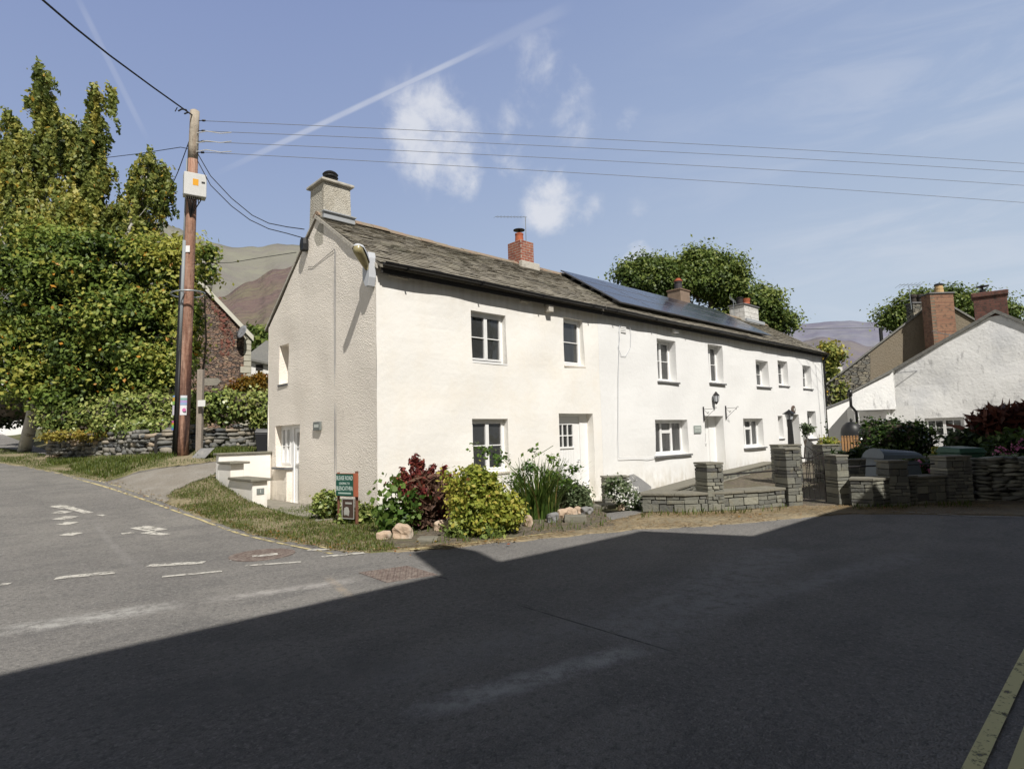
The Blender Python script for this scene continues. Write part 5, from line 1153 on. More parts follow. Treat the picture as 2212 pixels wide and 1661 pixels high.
mb=MB(); mb.tube([at(385,240,15.3),at(392,236,15.3),at(402,237,15.3),at(406,243,15.4),at(398,246,15.4)],.02,6); mb.tube([at(383,232,15.3),at(378,241,15.3)],.012,5); mb.build('cable_loop',M['wire'],up_)
hs=hit(657,495,0,-.05); hs2=hit(655,514,0,-.05)
cable('service_cable','upper of two sagging cables from pole to gable top',[pp(tpy(330),.1)]+[at(*p) for p in ((455,380,15.4),(500,428,15.1),(545,465,14.8),(580,482,14.6),(620,490,14.3))]+[hs],.011,M['wire'],group='sagging cables from pole to gable')
cable('service_cable','lower of two sagging cables from pole to gable top',[pp(tpy(345),.1)]+[at(*p) for p in ((455,400,15.4),(500,445,15.1),(540,475,14.8),(580,494,14.6),(620,504,14.3))]+[hs2],.011,M['wire'],group='sagging cables from pole to gable')
cable('service_cable','cable from the pole across the fellside to the gable',[pp(tpy(570),.1),at(500,567,15),at(560,557,14.5),at(620,548,14),hit(640,545,0,-.05)],.008,M['wire'])
cable('service_cable','wire from the pole down left behind the birch',[pp(tpy(300),-.1),at(385,370,17),at(345,460,20),at(320,520,23)],.012,M['wire'])
cable('service_cable','faint wire going left from the pole through the birch',[pp(tpy(322),-.1),at(390,318,16.5),at(300,332,18),at(150,350,21),at(0,362,24)],.010,M['wire'])
cable('service_cable','faint wire crossing the far hills on the right',[at(1700,712,40),at(1800,709,38),at(1895,707,36)],.02,M['wiregrey'])
cable('service_cable','thin cable crossing the stained white gable',[at(1934,805,21.6),at(2040,796,21.5),at(2212,791,21.3),at(2300,789,21)],.010,M['wiregrey'])
# ------------------------------------------------------------------ wooden fingerpost
fb=at(430,978,16.3); ftop=at(434,798,16.3); fp=thing('fingerpost','weathered wooden footpath fingerpost beside the utility pole','signpost',tuple(fb))
mb=MB(); a=r_*.075; b=f_*.12; mb.hexa([fb-a-b*.5-Z*.2,fb+a-b*.5-Z*.2,fb+a+b*.5-Z*.2,fb-a+b*.5-Z*.2,ftop-a-b*.5,ftop+a-b*.5,ftop+a+b*.5,ftop-a+b*.5]); mb.build('post',M['postwood'],fp,bevel=.01)
c=at(442,824.5,16.2); q=[(0,-.095),(.34,-.095),(.43,0),(.34,.095),(0,.095)]; mb=MB()
for dd in (0,.04):
    for (u,z) in q: mb.v.append(tuple(c+r_*u+Z*z+f_*dd))
mb.face(range(5)); mb.face(range(5,10)[::-1]); [mb.face((i,(i+1)%5,5+(i+1)%5,5+i)) for i in range(5)]; mb.build('finger_board',M['flag'],fp,bevel=.004)
c=at(435,870.5,16.1); mb=MB(); mb.obox(c-r_*.1-Z*.085,r_*.2,f_*.02,Z*.17); mb.build('notice',flat('white_notice',(.75,.75,.74)),fp)
c=at(411,983,15.3); mb=MB(); mb.obox(Vector((c.x,c.y,G(c.x,c.y)-.02)),r_*.40-f_*.05,f_*.12+Z*.05,Z*.22+f_*.1+r_*.16); tag(mb.build('slate_slab',M['greyrock'],origin=tuple(c),bevel=.02),'flat grey slate slab leaning at the foot of the pole','slate slab')
# ------------------------------------------------------------------ street name sign by the corner
sg=gt(771,1133); S0=Vector((sg.x,sg.y,sg.z)); sd_=Vector((-.28,.96,0)).normalized(); sn=Vector((-.96,-.28,0)).normalized()
sR=S0; sign=thing('street_sign','green street name sign with white letters by the cottage corner','street sign',tuple(S0))
# find width so that left edge falls at px 731
w=.1
while px_of(sR+sd_*w+Z*.7)[0]>731.5 and w<2: w+=.01
zt_=.1
while px_of(sR+Z*zt_)[1]>1020: zt_+=.005
zb_=.1
while px_of(sR+Z*zb_)[1]>1072: zb_+=.005
mb=MB(); mb.tube([S0-Z*.2,S0+Z*(zt_+.02)],.028,8); mb.tube([S0+sd_*w-Z*.2,S0+sd_*w+Z*(zt_)],.022,8); mb.build('post',mat('rusty_post',(.16,.07,.045),.8),sign)
mb=MB(); mb.obox(S0-sd_*.07+sn*.03+Z*zb_,sd_*(w+.065),sn*.025,Z*(zt_-zb_-.012)); mb.build('backing_board',mat('orange_board',(.42,.13,.07),.7,var=[(8,(.3,.1,.06),.5,.7,.7)]),sign,bevel=.004)
mb=MB(); mb.obox(S0+sd_*.02+sn*.057+Z*(zb_+.01),sd_*(w-.02),sn*.004,Z*(zt_-zb_-.03)); pan=mb.build('sign_panel',flat('sign_green',(.012,.085,.06),.5),sign)
H_=zt_-zb_-.03; tc_=S0+sd_*(.02+(w-.02)/2)+sn*.0625
wl=M['signwhite']=flat('sign_white',(.62,.72,.68)); tw=w*.95; ru=-sd_
for (tx,zc,sz) in (('BLEASE ROAD',.80,.25),('LEADING TO',.56,.135),('BLENCATHRA',.33,.25)):
    o=text_obj(tx,sz*H_*1.15,wl,pan,tc_+Z*(zb_+.01+H_*zc),ru,Z,sn)
    xs=[v.co.dot(ru) for v in o.data.vertices]; wd=max(xs)-min(xs); tgt=(w-.02)*(.94 if sz>.2 else .6); k=tgt/wd; cc=(max(xs)+min(xs))/2
    for v in o.data.vertices: v.co+=ru*((v.co.dot(ru)-cc)*(k-1))
mb=MB(); mb.obox(tc_-ru*(tw*.36)+Z*(zb_+.01+H_*.09)-sn*.001,ru*(tw*.74),sn*.002,Z*(H_*.07)); mb.build('small_print',flat('sign_pale',(.40,.52,.47)),pan)
mb=MB(); mb.obox(S0+sn*.05+sd_*.0+Z*(zb_-.36),sd_*(w*.66),sn*.012,Z*.33); br=mb.build('lower_board',mat('brown_board',(.07,.045,.035),.6),sign)
mb=MB()
for (u0,u1,z0,z1) in ((0,w*.66,0,.012),(0,w*.66,.318,.33),(0,.012,.012,.318),(w*.66-.012,w*.66,.012,.318)): mb.obox(S0+sn*.063+sd_*u0+Z*(zb_-.36+z0),sd_*(u1-u0),sn*.004,Z*(z1-z0))
mb.obox(S0+sn*.063+sd_*.05+Z*(zb_-.12),sd_*(w*.35),sn*.003,Z*.03); mb.stone(S0+sn*.066+sd_*(w*.42)+Z*(zb_-.24),sd_*.045,sn*.003,Z*.06,.7,.4); mb.build('border_and_symbol',flat('worn_sign_white',(.4,.4,.37)),br)
# ------------------------------------------------------------------ rocks edging the bed
rocks=[(870,1150,20,17,'pink'),(952,1137,15,12,'pink'),(968,1137,11,12,'pink'),(830,1158,14,10,'pink'),(1141,1128,9,13,'pink'),(1195,1120,13,12,'grey'),(1214,1112,12,10,'pink'),(1232,1108,16,9,'pink'),(1250,1105,10,8,'pink'),(1266,1105,15,8,'grey'),(1243,1120,24,10,'slab'),(1303,1093,26,6,'slab'),(925,1165,22,7,'slab'),(1344,1095,9,8,'pink')]
rl=['large pink rock at the foot of the barberry','pale pink rock left of a pair by the spiraea','pale pink rock right of a pair by the spiraea','small pink rock under the vine leaves','upright pale rock below the strap leaves','grey rock left of the flat slate block','pink rock resting behind the flat slate block','long pink rock above the flat slate block','small pink rock right of the flat slate block','whitish grey rock at the end of the rockery','flat green slate block edging the bed','flat slate step beside the cottage door','thin slate half sunk in the soil by the road','small pinkish rock beside the slate step']
for (px,py,rx,ry,kd),lb in zip(rocks,rl):
    p=gt(px,py+ry*.8); k=px_of(p)[2]/Q[6]; r1=rx*k; h1=ry*k*1.15
    mb=MB()
    u_=Vector((math.cos(-.8),math.sin(-.8),0)); v_=Vector((-u_.y,u_.x,0))
    if kd=='slab': mb.stone((p.x,p.y,p.z+h1*.7),u_*r1,v_*r1*.7,Z*h1*.7,.12,.06); o=mb.build('slate_block',M['copetop'],origin=(p.x,p.y,p.z),bevel=.01)
    else:
        mb.stone((p.x,p.y,p.z+h1*.75),u_*r1*random.uniform(.85,1.1),v_*r1*.8,Z*h1*.95,.35,.38); o=mb.build('rock',M['rock'] if kd=='pink' else M['greyrock'],origin=(p.x,p.y,p.z))
        md=o.modifiers.new('s','SUBSURF'); md.levels=md.render_levels=2; tx=bpy.data.textures.new('rocknoise','VORONOI'); tx.noise_scale=.09; md=o.modifiers.new('d','DISPLACE'); md.texture=tx; md.strength=.05; md.texture_coords='GLOBAL'
    tag(o,lb,'rock','rocks edging the flower bed')
# ------------------------------------------------------------------ plants in the bed
def gb(px,py,rx,ry,dy=0,sq=.85):
    """blob standing at ground px bottom"""
    p=gt(px,py+ry); p=p+Vector((.0,.0,0)); t=px_of(p)[2]+dy; c=at(px,py,t); k=t/Q[6]; return (c.x,c.y,c.z,rx*k,rx*k*sq,ry*k)
def bl(t,*L): return px_blobs(L,t)
def tt(px,py): return px_of(gt(px,py))[2]
t1=tt(915,1142)
bush('barberry_shrub','dark red barberry shrub at the left of the flower bed','shrub',bl(t1+.25,(915,1062,55,46),(925,1098,60,40),(880,1048,28,28),(958,1052,26,28)),12000,.038,M['lf_red'],clump=.05,per=26,corek=.45,shell=.3,flat=.3)
V,T=leafcloud(bl(t1+.15,(925,1095,50,45),(935,1070,40,40)),2200,.06,clump=.05,per=20,aspect=4,shell=.5,flat=.2); 
root=thing('dry_twigs','tangle of dry brown twigs inside the red barberry','shrub',tuple(at(930,1140,t1+.1))); quads_obj('twigs',V,T,M['lf_dryred'],root)
mb=MB()
root=[o for o in COL.objects if o.name=='barberry_shrub'][0]
for (px,py,px2,py2) in ((893,1035,890,992),(905,1030,912,1000),(925,1030,935,1008),(880,1040,868,1012),(900,1030,899,985),(950,1035,960,1012)):
    a=at(px,py,t1+.25); b=at(px2,py2,t1+.25); V,T=leafcloud([(*(a.lerp(b,k/6)),.025,.025,.04) for k in range(7)],300,.035,clump=.018,per=4); quads_obj('shoot',V,T,M['lf_red'],root)
t2=tt(850,1155)
bush('vine','large-leaved green vine climbing at the cottage corner','climbing plant',bl(t2+.2,(848,1060,12,28),(845,1105,30,22),(872,1110,25,18),(825,1125,22,18),(855,1140,25,12),(895,1070,18,12)),620,.085,M['lf_vine'],clump=.09,per=7,aspect=1.1,corek=0,shell=.5,flat=.8)
t3=tt(1050,1166)
bush('spiraea_shrub','yellow-green spiraea shrub glowing in front of the window','shrub',bl(t3+.45,(1045,1085,62,50),(1060,1120,62,42),(1035,1045,40,35),(1000,1105,25,35),(1105,1100,28,40),(1028,1030,20,24)),15000,.04,M['lf_spirea'],clump=.06,per=24,corek=.5,shell=.45,flat=.7)
bush('sucker_shoots','thin leggy yellow-green shoots between barberry and spiraea','shrub',bl(t3+.6,(975,1060,12,30),(970,1035,10,22),(998,1020,10,18),(990,1060,14,26),(985,1090,14,24)),700,.04,M['lf_spirea'],clump=.06,per=12,corek=0,shell=.3)
def blades(name,label,px,py,n,h,spread,m,lean=.5,cat='plant',w=.018,t=None):
    p=gt(px,py) if t is None else at(px,py,t); root=thing(name,label,cat,tuple(p)); Vs=[]; Ts=[]
    for i in range(n):
        a=random.random()*6.28; r=random.random()**.5*spread*.35; b=p+Vector((math.cos(a)*r,math.sin(a)*r,0)); L_=h*random.uniform(.6,1.1); ln=random.uniform(.15,1)*lean; az=a+random.uniform(-.6,.6); sdv=Vector((-math.sin(az),math.cos(az),0)); od=Vector((math.cos(az),math.sin(az),0)); prev=None
        tt_=random.random()
        for k in range(5):
            s=k/4; c=b+od*(ln*L_*s*s)+Z*(L_*(s-.25*ln*s*s)); ww=w*(1-s*.85); q=(c-sdv*ww,c+sdv*ww)
            if prev: Vs.append([prev[0],prev[1],q[1],q[0]]); Ts.append(tt_)
            prev=q
    quads_obj('blades',np.array([[tuple(v) for v in q] for q in Vs]),np.array(Ts),m,root); return root
blades('strap_leaved_plant','tall clump of arching green strap leaves in the middle of the bed',1165,1118,330,1.0,1.0,M['lf_blade'],.75)
t4=tt(1170,1118)
bush('rose_shrub','straggly rose with thin arching stems in front of the cream wall','shrub',bl(t4+.35,(1190,1030,18,12),(1150,1010,14,16),(1195,995,10,10),(1240,1012,14,8),(1150,975,8,8),(1055,975,14,6),(1025,965,8,4),(1080,990,14,8),(1215,1040,22,20),(1120,1040,20,25)),900,.045,M['lf_vine'],clump=.07,per=12,corek=0,shell=.2)
mb=MB()
rr=[o for o in COL.objects if o.name=='rose_shrub'][0]
for pts in (((1150,1100),(1145,1040),(1150,990),(1195,962)),((1130,1100),(1120,1020),(1080,985),(1020,962)),((1180,1100),(1190,1040),(1215,1015),(1262,1008)),((1160,1100),(1170,1040),(1195,1005))): mb.tube([at(x,y,t4+.35) for x,y in pts],.006,4)
mb.build('stems',M['lf_blade'],rr)
t5=tt(1240,1108); bush('grey_green_shrub','soft grey-green shrub in front of the cream cottage door','shrub',bl(t5+.3,(1240,1072,28,34),(1225,1080,20,26),(1255,1075,20,28)),6000,.035,M['lf_sage'],clump=.05,per=20,corek=.5,shell=.4,flat=.3)
t6=tt(1345,1105); bush('white_flowering_bush','bush covered in small white flowers by the slate pillar','shrub',bl(t6+.35,(1338,1058,28,22),(1355,1075,28,24),(1325,1050,22,24),(1362,1090,20,14)),3600,.04,M['lf_sage'],clump=.05,per=18,corek=.4,shell=.4,flowers=(420,.035,M['whitepetal'],'flowers',bl(t6+.25,(1345,1058,28,24),(1362,1075,26,26))))
t7=tt(712,1122); bush('box_bush','small round evergreen bush left of the green sign','shrub',bl(t7+.1,(706,1087,24,31),(698,1090,16,22)),3200,.045,M['lf_ivy'],clump=.05,per=20,corek=.5,shell=.4)
t8=tt(770,1140); bush('low_bush','low leafy bush tangled behind the green sign','shrub',bl(t8+.55,(795,1118,16,18),(785,1112,14,20),(745,1120,14,12)),1500,.05,M['lf_ivy'],clump=.06,per=18,corek=.4,shell=.4)
for (px,py,n,h,lb) in ((1055,1162,60,.18,'dark low plant at the road edge under the spiraea'),(985,1160,40,.2,'small dark green plant left of the spiraea foot')):
    q=gt(px,py); bush('low_plant',lb,'plant',[(q.x,q.y,q.z+h*.5,h,h,h*.6)],300,.05,M['lf_ivy'],clump=.05,per=15,corek=0)
for (px,py) in ((1165,1148),(1215,1140),(1280,1130)):
    pass
# ------------------------------------------------------------------ garden plants on the right
bush('laurel_hedge','clipped dark green laurel hedge in front of the white gable','hedge',bl(16.3,(1885,950,28,42),(1925,948,38,42),(1965,950,38,42),(1995,958,26,42),(1880,990,25,25),(1940,990,50,25),(1995,1000,30,22)),16000,.06,M['lf_laurel'],clump=.09,per=26,corek=.78,shell=.85,flat=1.1)
bush('maroon_acer','spiky dark red maple shrub at the right edge','shrub',bl(15,(2170,915,50,26),(2140,918,35,22),(2205,925,50,30),(2230,905,40,24)),5200,.09,M['lf_acer'],clump=.12,per=22,aspect=5,corek=.5,shell=.5,flat=.2)
bush('juniper_shrub','feathery dark green shrub below the white gable window','shrub',bl(14.8,(2095,960,40,28),(2070,955,25,22),(2130,970,35,30),(2070,985,30,20)),6000,.06,M['lf_dark'],clump=.08,per=22,aspect=3,corek=.6,shell=.6)
bush('hydrangea','hydrangea with pink flower heads at the right edge','shrub',bl(13.6,(2150,990,50,30),(2190,975,45,36),(2230,985,50,40)),4200,.09,M['lf_hydr'],clump=.12,per=16,corek=.6,shell=.6,flowers=(260,.05,M['pink'],'flower_heads',bl(13.1,(2120,1000,12,6),(2140,1005,10,6),(2165,975,6,5),(2195,965,10,8),(2185,985,6,5),(2205,955,6,6),(2150,1010,8,5),(2215,1000,8,6))))
bush('pink_geranium','low garden plants with bright pink blooms behind the pillars','shrub',bl(13.2,(1990,1010,25,16),(2020,1020,28,16),(2040,1005,20,16)),2200,.07,M['lf_hydr'],clump=.09,per=14,corek=.5,shell=.5,flowers=(60,.05,M['pink'],'flower_heads',bl(12.9,(1985,1000,5,5),(2021,1015,6,4))))
bush('dwarf_conifer','small pointed yellow-green conifer between hedge and bin','shrub',bl(13.8,(2022,990,8,14),(2022,975,5,10)),900,.03,M['lf_spirea'],clump=.03,per=14,corek=.6)
bush('heather_border','dark low border plants in front of the laurel hedge','shrub',bl(14.6,(1850,985,30,10),(1820,990,20,10),(1890,985,30,10)),2600,.06,M['lf_dark'],clump=.08,per=18,aspect=3,corek=.6)
bush('variegated_shrub','yellowish variegated shrub on the rear pillar','shrub',bl(15.6,(1790,955,14,9),(1778,975,10,18)),1300,.05,M['lf_spirea'],clump=.06,per=14,corek=.4)
root=thing('standard_willow','small standard willow with pale drooping leaves by the rear gate','small tree',tuple(at(1741,960,15.4)))
V,T=leafcloud(bl(15.4,(1737,918,8,7),(1750,922,8,6),(1742,930,8,8)),500,.04,clump=.05,per=12,hang=2); quads_obj('crown',V,T,M['lf_sage'],root)
mb=MB()
for d in (-8,-3,3,8): mb.tube([at(1739,965,15.4),at(1739+d*.5,945,15.4),at(1742+d,925,15.4)],.008,4)
mb.tube([at(1738,990,15.4),at(1739,965,15.4)],.02,6); mb.build('trunk',M['bark'],root)
bush('wall_climber','dark climber at the foot of the far cottage downpipe','climbing plant',bl(25,(1795,925,7,20),(1798,950,10,12)),500,.07,M['lf_dark'],clump=.1,per=14,corek=0)
# top of right wall plants
bush('rockery_plants','trailing plants along the top of the dark wall','shrub',bl(11.8,(2140,998,25,5),(2190,995,40,6),(2240,995,30,6)),1400,.05,M['lf_sage'],clump=.05,per=14,corek=0)
# ------------------------------------------------------------------ left hedge, shrubs, trees
def lwp(s,off,h):
    pass
IV=bl(18.2,(110,905,20,22),(150,905,25,30),(190,905,30,32,.2),(235,895,35,38),(280,890,38,38,-.2),(325,890,38,42),(370,890,34,42),(405,885,28,40),(445,880,32,34,.4),(485,878,30,34,.6),(525,878,30,34,.8),(565,880,28,34,1),(600,878,25,34,1),(300,930,40,20,-.9),(350,930,34,22,-.9),(240,925,30,16,-.5))
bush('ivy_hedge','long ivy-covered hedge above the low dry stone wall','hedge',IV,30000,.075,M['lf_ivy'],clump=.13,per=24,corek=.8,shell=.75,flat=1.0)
bush('golden_shrub','golden orange autumn shrub in front of the stone house','shrub',bl(20.5,(545,838,32,24),(510,850,28,18),(575,835,22,24),(560,822,14,16)),6500,.07,M['lf_gold'],clump=.1,per=20,corek=.55,shell=.5)
bush('heather_mat','low rusty yellow heather spilling over the stone wall','heather',bl(17.6,(150,940,35,8),(200,940,35,8),(115,942,25,8),(240,938,25,6)),3600,.045,M['lf_heather'],clump=.06,per=18,corek=.6,shell=.6)
tb=at(50,945,20); tb.z=G(tb.x,tb.y)
birch=[(98,165,26,34),(88,205,30,34),(108,235,34,40),(150,265,32,50),(130,305,50,50),(60,300,36,44),(30,262,22,30),(15,330,45,55),(60,370,55,50),(212,205,20,26),(196,248,26,40),(208,290,28,44),(236,190,13,16),(180,330,45,50),(160,400,60,55),(215,370,32,50),(60,440,70,55),(120,480,75,60),(200,450,50,50),(-40,380,60,90),(-50,520,70,90)]
tree('birch_tree','tall weeping silver birch with yellowing leaves at the left edge',tuple(tb),tuple(at(110,200,20)),rough(px_blobs(birch,20,.9),3,.66),9000,.075,M['lf_birch'],M['birch'],.2,14,clump=.16,per=40,hang=4,shell=.35,aspect=1.5,flat=.9,strand=(1250,46,.082,.45,1.6))
tb2=at(240,940,20.5); tb2.z=G(tb2.x,tb2.y)
b2=[(322,338,30,24),(350,362,22,26),(300,365,26,26),(330,390,30,30),(362,395,18,30),(300,415,30,28),(345,440,16,22),(270,440,34,34),(255,490,45,40),(310,475,26,30),(320,520,40,34)]
tree('birch_tree','smaller weeping birch crown next to the utility pole',tuple(tb2),tuple(at(325,350,20.5)),rough(px_blobs(b2,20.5,.9),3,.66),2500,.075,M['lf_birch'],M['birch'],.12,9,clump=.15,per=40,hang=4,shell=.3,flat=.9,strand=(330,40,.085,.4,1.3))
hz=[(60,590,85,70),(150,560,90,70),(250,580,90,65),(340,560,60,50),(370,600,32,54),(396,545,20,28),(400,590,16,36),(70,680,90,70),(170,670,100,80),(280,670,90,80),(350,680,40,66),(380,665,18,40),(90,770,90,60),(200,770,100,70),(300,770,80,65),(350,770,36,60),(290,830,70,35),(200,840,90,35),(70,830,60,35)]
tb3=at(130,935,19); tb3.z=G(tb3.x,tb3.y)
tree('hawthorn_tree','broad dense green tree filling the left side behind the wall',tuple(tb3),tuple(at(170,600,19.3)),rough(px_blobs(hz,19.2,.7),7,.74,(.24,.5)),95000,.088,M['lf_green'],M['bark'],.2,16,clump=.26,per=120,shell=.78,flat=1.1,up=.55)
b5=[(450,545,9,18),(450,590,7,16),(412,690,12,36),(415,750,11,30)]
tb5=at(428,930,18.2); tb5.z=G(tb5.x,tb5.y); tree('sapling','slim leafy sapling standing just behind the utility pole',tuple(tb5),tuple(at(445,580,18.2)),px_blobs(b5,18.2,.8),3000,.08,M['lf_green'],M['bark'],.05,5,clump=.16,per=18,shell=.3)
for (px,lb) in ((43,'pale thin birch trunk at the far left behind the verge'),(18,'dark leaning trunk at the left edge')):
    pass
bush('understorey','dark undergrowth beneath the trees on the left','undergrowth',bl(20.5,(60,880,60,30),(150,870,60,30),(240,870,60,24),(-20,880,60,40)),6000,.09,M['lf_dark'],clump=.15,per=22,corek=.85,shell=.7)
# trees behind the terrace
s1=[(1535,562,30,20),(1400,600,62,44),(1372,592,38,30),(1440,620,60,45),(1480,600,40,40),(1520,590,52,42),(1500,568,26,22),(1572,600,50,46),(1545,620,60,45),(1600,640,52,42),(1640,655,40,34),(1660,690,46,32),(1690,705,28,24),(1600,690,60,30)]
tb=at(1530,900,38); tb.z=-.3
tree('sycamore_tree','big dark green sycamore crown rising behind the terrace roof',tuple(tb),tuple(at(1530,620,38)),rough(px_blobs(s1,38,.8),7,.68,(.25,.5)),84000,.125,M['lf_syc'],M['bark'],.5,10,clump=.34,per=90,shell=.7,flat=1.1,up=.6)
s2=[(1925,690,30,20),(1945,668,30,20),(1990,655,35,24),(2040,650,45,24),(2100,650,45,24),(2150,670,38,26),(2185,690,22,18),(1950,700,40,14),(2080,670,80,20)]
tb=at(2060,900,40); tb.z=-.3
tree('sycamore_tree','spreading tree behind the brick chimneys on the right',tuple(tb),tuple(at(2060,670,40)),rough(px_blobs(s2,40,.8),5,.72),28000,.125,M['lf_syc'],M['bark'],.4,9,clump=.34,per=50,shell=.5,flat=1.0,up=.6)
tb=at(1795,960,29); tb.z=-.3
tree('garden_tree','small olive green tree past the end of the terrace',tuple(tb),tuple(at(1800,830,29)),px_blobs([(1785,755,14,14),(1800,770,16,14),(1790,800,14,26),(1800,840,22,26),(1815,860,22,24),(1800,870,18,20)],29,.8),7000,.11,M['lf_birch'],M['bark'],.08,6,clump=.22,per=20,shell=.4)
tb=at(565,800,55); bush('far_thicket','dark green thicket on the slope behind the stone house','trees',bl(60,(560,735,30,22),(590,740,30,26)),5000,.3,M['lf_syc'],clump=.5,per=20,corek=.8)
# ------------------------------------------------------------------ buildings on the left
def frame_pts(t,cam=True):
    return Vector((CR.x,CR.y,0)).normalized(),Vector((CF.x,CF.y,0)).normalized()
H1,H2=frame_pts(0)
def gable_house(name,label,t,xl,xr,yeave,xap,yap,m,roofm,depth=7,eave_r=None,zb=-.5,yaw=0,verge=None,ov=.15,anchor='b'):
    """gable end facing the camera. photo coordinates of left, right, eave, apex"""
    a=at(xl,yeave,t); b=at(xr,eave_r or yeave,t); p=at(xap,yap,t); root=thing(name,label,'house',(b.x,b.y,zb))
    fd=rot2(H2,yaw); rd=rot2(H1,yaw)
    # project positions on the gable line through b
    an_=b if anchor=='b' else a
    def onl(px,py): d=ray(px,py); return CP+d*((an_-CP).dot(fd)/d.dot(fd))
    a,b,p=onl(xl,yeave),onl(xr,eave_r or yeave),onl(xap,yap)
    mb=MB(); A0=Vector((a.x,a.y,zb)); B0=Vector((b.x,b.y,zb)); D=fd*depth
    mb.poly([A0,B0,b,p,a]); mb.poly([B0,B0+D,b+D,b]); mb.poly([A0+D,A0,a,a+D]); mb.poly([B0+D,A0+D,a+D,p+D,b+D]); w=mb.build('gable_wall',m,root)
    mb=MB(); o=-fd*ov; th=.12
    for (e,q) in ((a,p),(b,p)):
        dn=(e-q).normalized()*.18; e2=e+dn; mb.tint=.4
        mb.hexa([e2+o,q+o,q+D,e2+D,e2+o+Z*th,q+o+Z*th,q+D+Z*th,e2+D+Z*th])
    rf=mb.build('roof',roofm,root)
    if verge:
        mb=MB()
        for (e,q) in ((a,p),(b,p)):
            dn=(e-q).normalized()*.18; e2=e+dn; mb.hexa([e2+o*1.25-Z*.16,q+o*1.25-Z*.16,q+o*.98-Z*.16,e2+o*.98-Z*.16,e2+o*1.25+Z*.09,q+o*1.25+Z*.09,q+o*.98+Z*.09,e2+o*.98+Z*.09])
        mb.build('bargeboard',verge,rf)
    return root,w,rf,a,b,p,rd,fd
M['flatslate']=mat('distant_slates',(.17,.17,.16),.8,bump=[(8,.02,4)],var=[(6,(.24,.23,.2),.45,.65,.7,(1,1,3)),(20,(.10,.10,.10),.5,.7,.6)])
rt,w,rf,a,b,p,rd,fd=gable_house('stone_house','dark rubble stone house with white bargeboard behind the pole',28,310,541,724,430,607,M['rubble'],M['flatslate'],8,zb=0,yaw=math.radians(31),verge=mat('cream_board',(.6,.58,.5),.7),ov=.12)
mb=MB(); z=1.5
while z<b.z-.1:
    h=random.uniform(.22,.34); w_=random.choice((.28,.42)); mb.obox(Vector((b.x,b.y,z))-rd*w_-fd*.04,rd*(w_+.04),fd*.3,Z*(h-.02)); z+=h
mb.build('quoins',mat('pale_quoin',(.46,.44,.36),.9,var=[(5,(.33,.32,.26),.5,.7,.7)]),rt,bevel=.02)
mb=MB()
for k in range(7):
    c=CP+(lambda d:d*(((b-CP).dot(fd)-.03)/d.dot(fd)))(ray(*[(468,655),(474,672),(482,690),(487,705),(492,720),(498,735),(486,750)][k])); mb.stone(c,rd*.20,fd*.03,Z*.36,.6,.3)
pm=paintmat('faded_red_paint',(.25,.10,.075),.44,8); mb.build('red_paint_patch',pm,rt)
mb=MB(); c=at(433,610,28.6); mb.obox(c-H1*.32,H1*.64,H2*.6,Z*1.05); mb.build('chimney',M['mortar'],rt,bevel=.03)
c=at(430,812,27.8); mb=MB(); mb.obox(c-H1*.4-Z*1.0,H1*.12,H2*.1,Z*1.2); mb.obox(c+H1*.22-Z*1.0,H1*.12,H2*.1,Z*1.2); mb.obox(c-H1*.4+Z*.2,H1*.74,H2*.1,Z*.14); mb.build('door_frame',M['upvc'],rt)
mb=MB(); mb.obox(c-H1*.28-Z*1.0+H2*.02,H1*.5,H2*.05,Z*1.2); mb.build('door',M['greybox'],rt)
c=at(524,718,27.4); mb=MB(); n=14; nn=(-H2*.8-H1*.5+Z*.35).normalized(); mb.lathe(c,[(.02,0),(.2,.015),(.34,.06),(.345,.065),(.2,.03),(.02,.012)],20,nn); d=thing('satellite_dish','grey satellite dish on the stone house near its eave','satellite dish',tuple(c)); mb.build('dish',M['wiregrey'],d,smooth=True)
mb=MB(); mb.tube([c,c+nn*.35-Z*.12],.012,5); mb.tube([c,c+H2*.5-Z*.2],.02,5); mb.build('arm',M['wiregrey'],d)
# low houses behind
c1_=at(548,800,38); rt=thing('low_house','white low house with a slate roof glimpsed beside the gable','house',(c1_.x,c1_.y,0))
a=at(543,775,38); b=at(600,790,38); mb=MB(); mb.poly([Vector((a.x,a.y,0)),Vector((b.x,b.y,0)),b,a]); D=H2*6
mb.poly([Vector((a.x,a.y,0)),a,a+D,Vector((a.x+D.x,a.y+D.y,0))]); mb.build('wall',M['white'],rt)
mb=MB(); mb.hexa([a-Z*.05-H1*.3-H2*.3,b-Z*.05-H2*.3,b+H2*3+Z*1.2,a+H2*3-H1*.3+Z*1.6,a-H1*.3-H2*.3+Z*.08,b+Z*.08-H2*.3,b+H2*3+Z*1.3,a+H2*3-H1*.3+Z*1.7]); mb.build('roof',M['flatslate'],rt)
mb=MB(); c=at(558,794,37.95); mb.obox(c-H1*.15-Z*.15,H1*.45,-H2*.03,Z*.35); mb.build('window',M['wood_dark'],rt)
c1_=at(548,830,32); rt=thing('outbuilding','grey slate roofed outbuilding below the white house','outbuilding',(c1_.x,c1_.y,0))
a=at(541,838,31); b=at(600,838,31); mb=MB(); mb.poly([Vector((a.x,a.y,0)),Vector((b.x,b.y,0)),b,a]); mb.build('wall',M['rubble'],rt)
mb=MB(); mb.hexa([a-H2*.2,b-H2*.2,b+H2*2+Z*.6,a+H2*2+Z*.6,a-H2*.2+Z*.08,b-H2*.2+Z*.08,b+H2*2+Z*.7,a+H2*2+Z*.7]); mb.build('roof',M['flatslate'],rt)
rt,w,rf,a,b,p,rd,fd=gable_house('white_house','white house hidden behind the trees at the left edge',34,-260,62,720,-60,600,M['white'],M['flatslate'],9,zb=0)
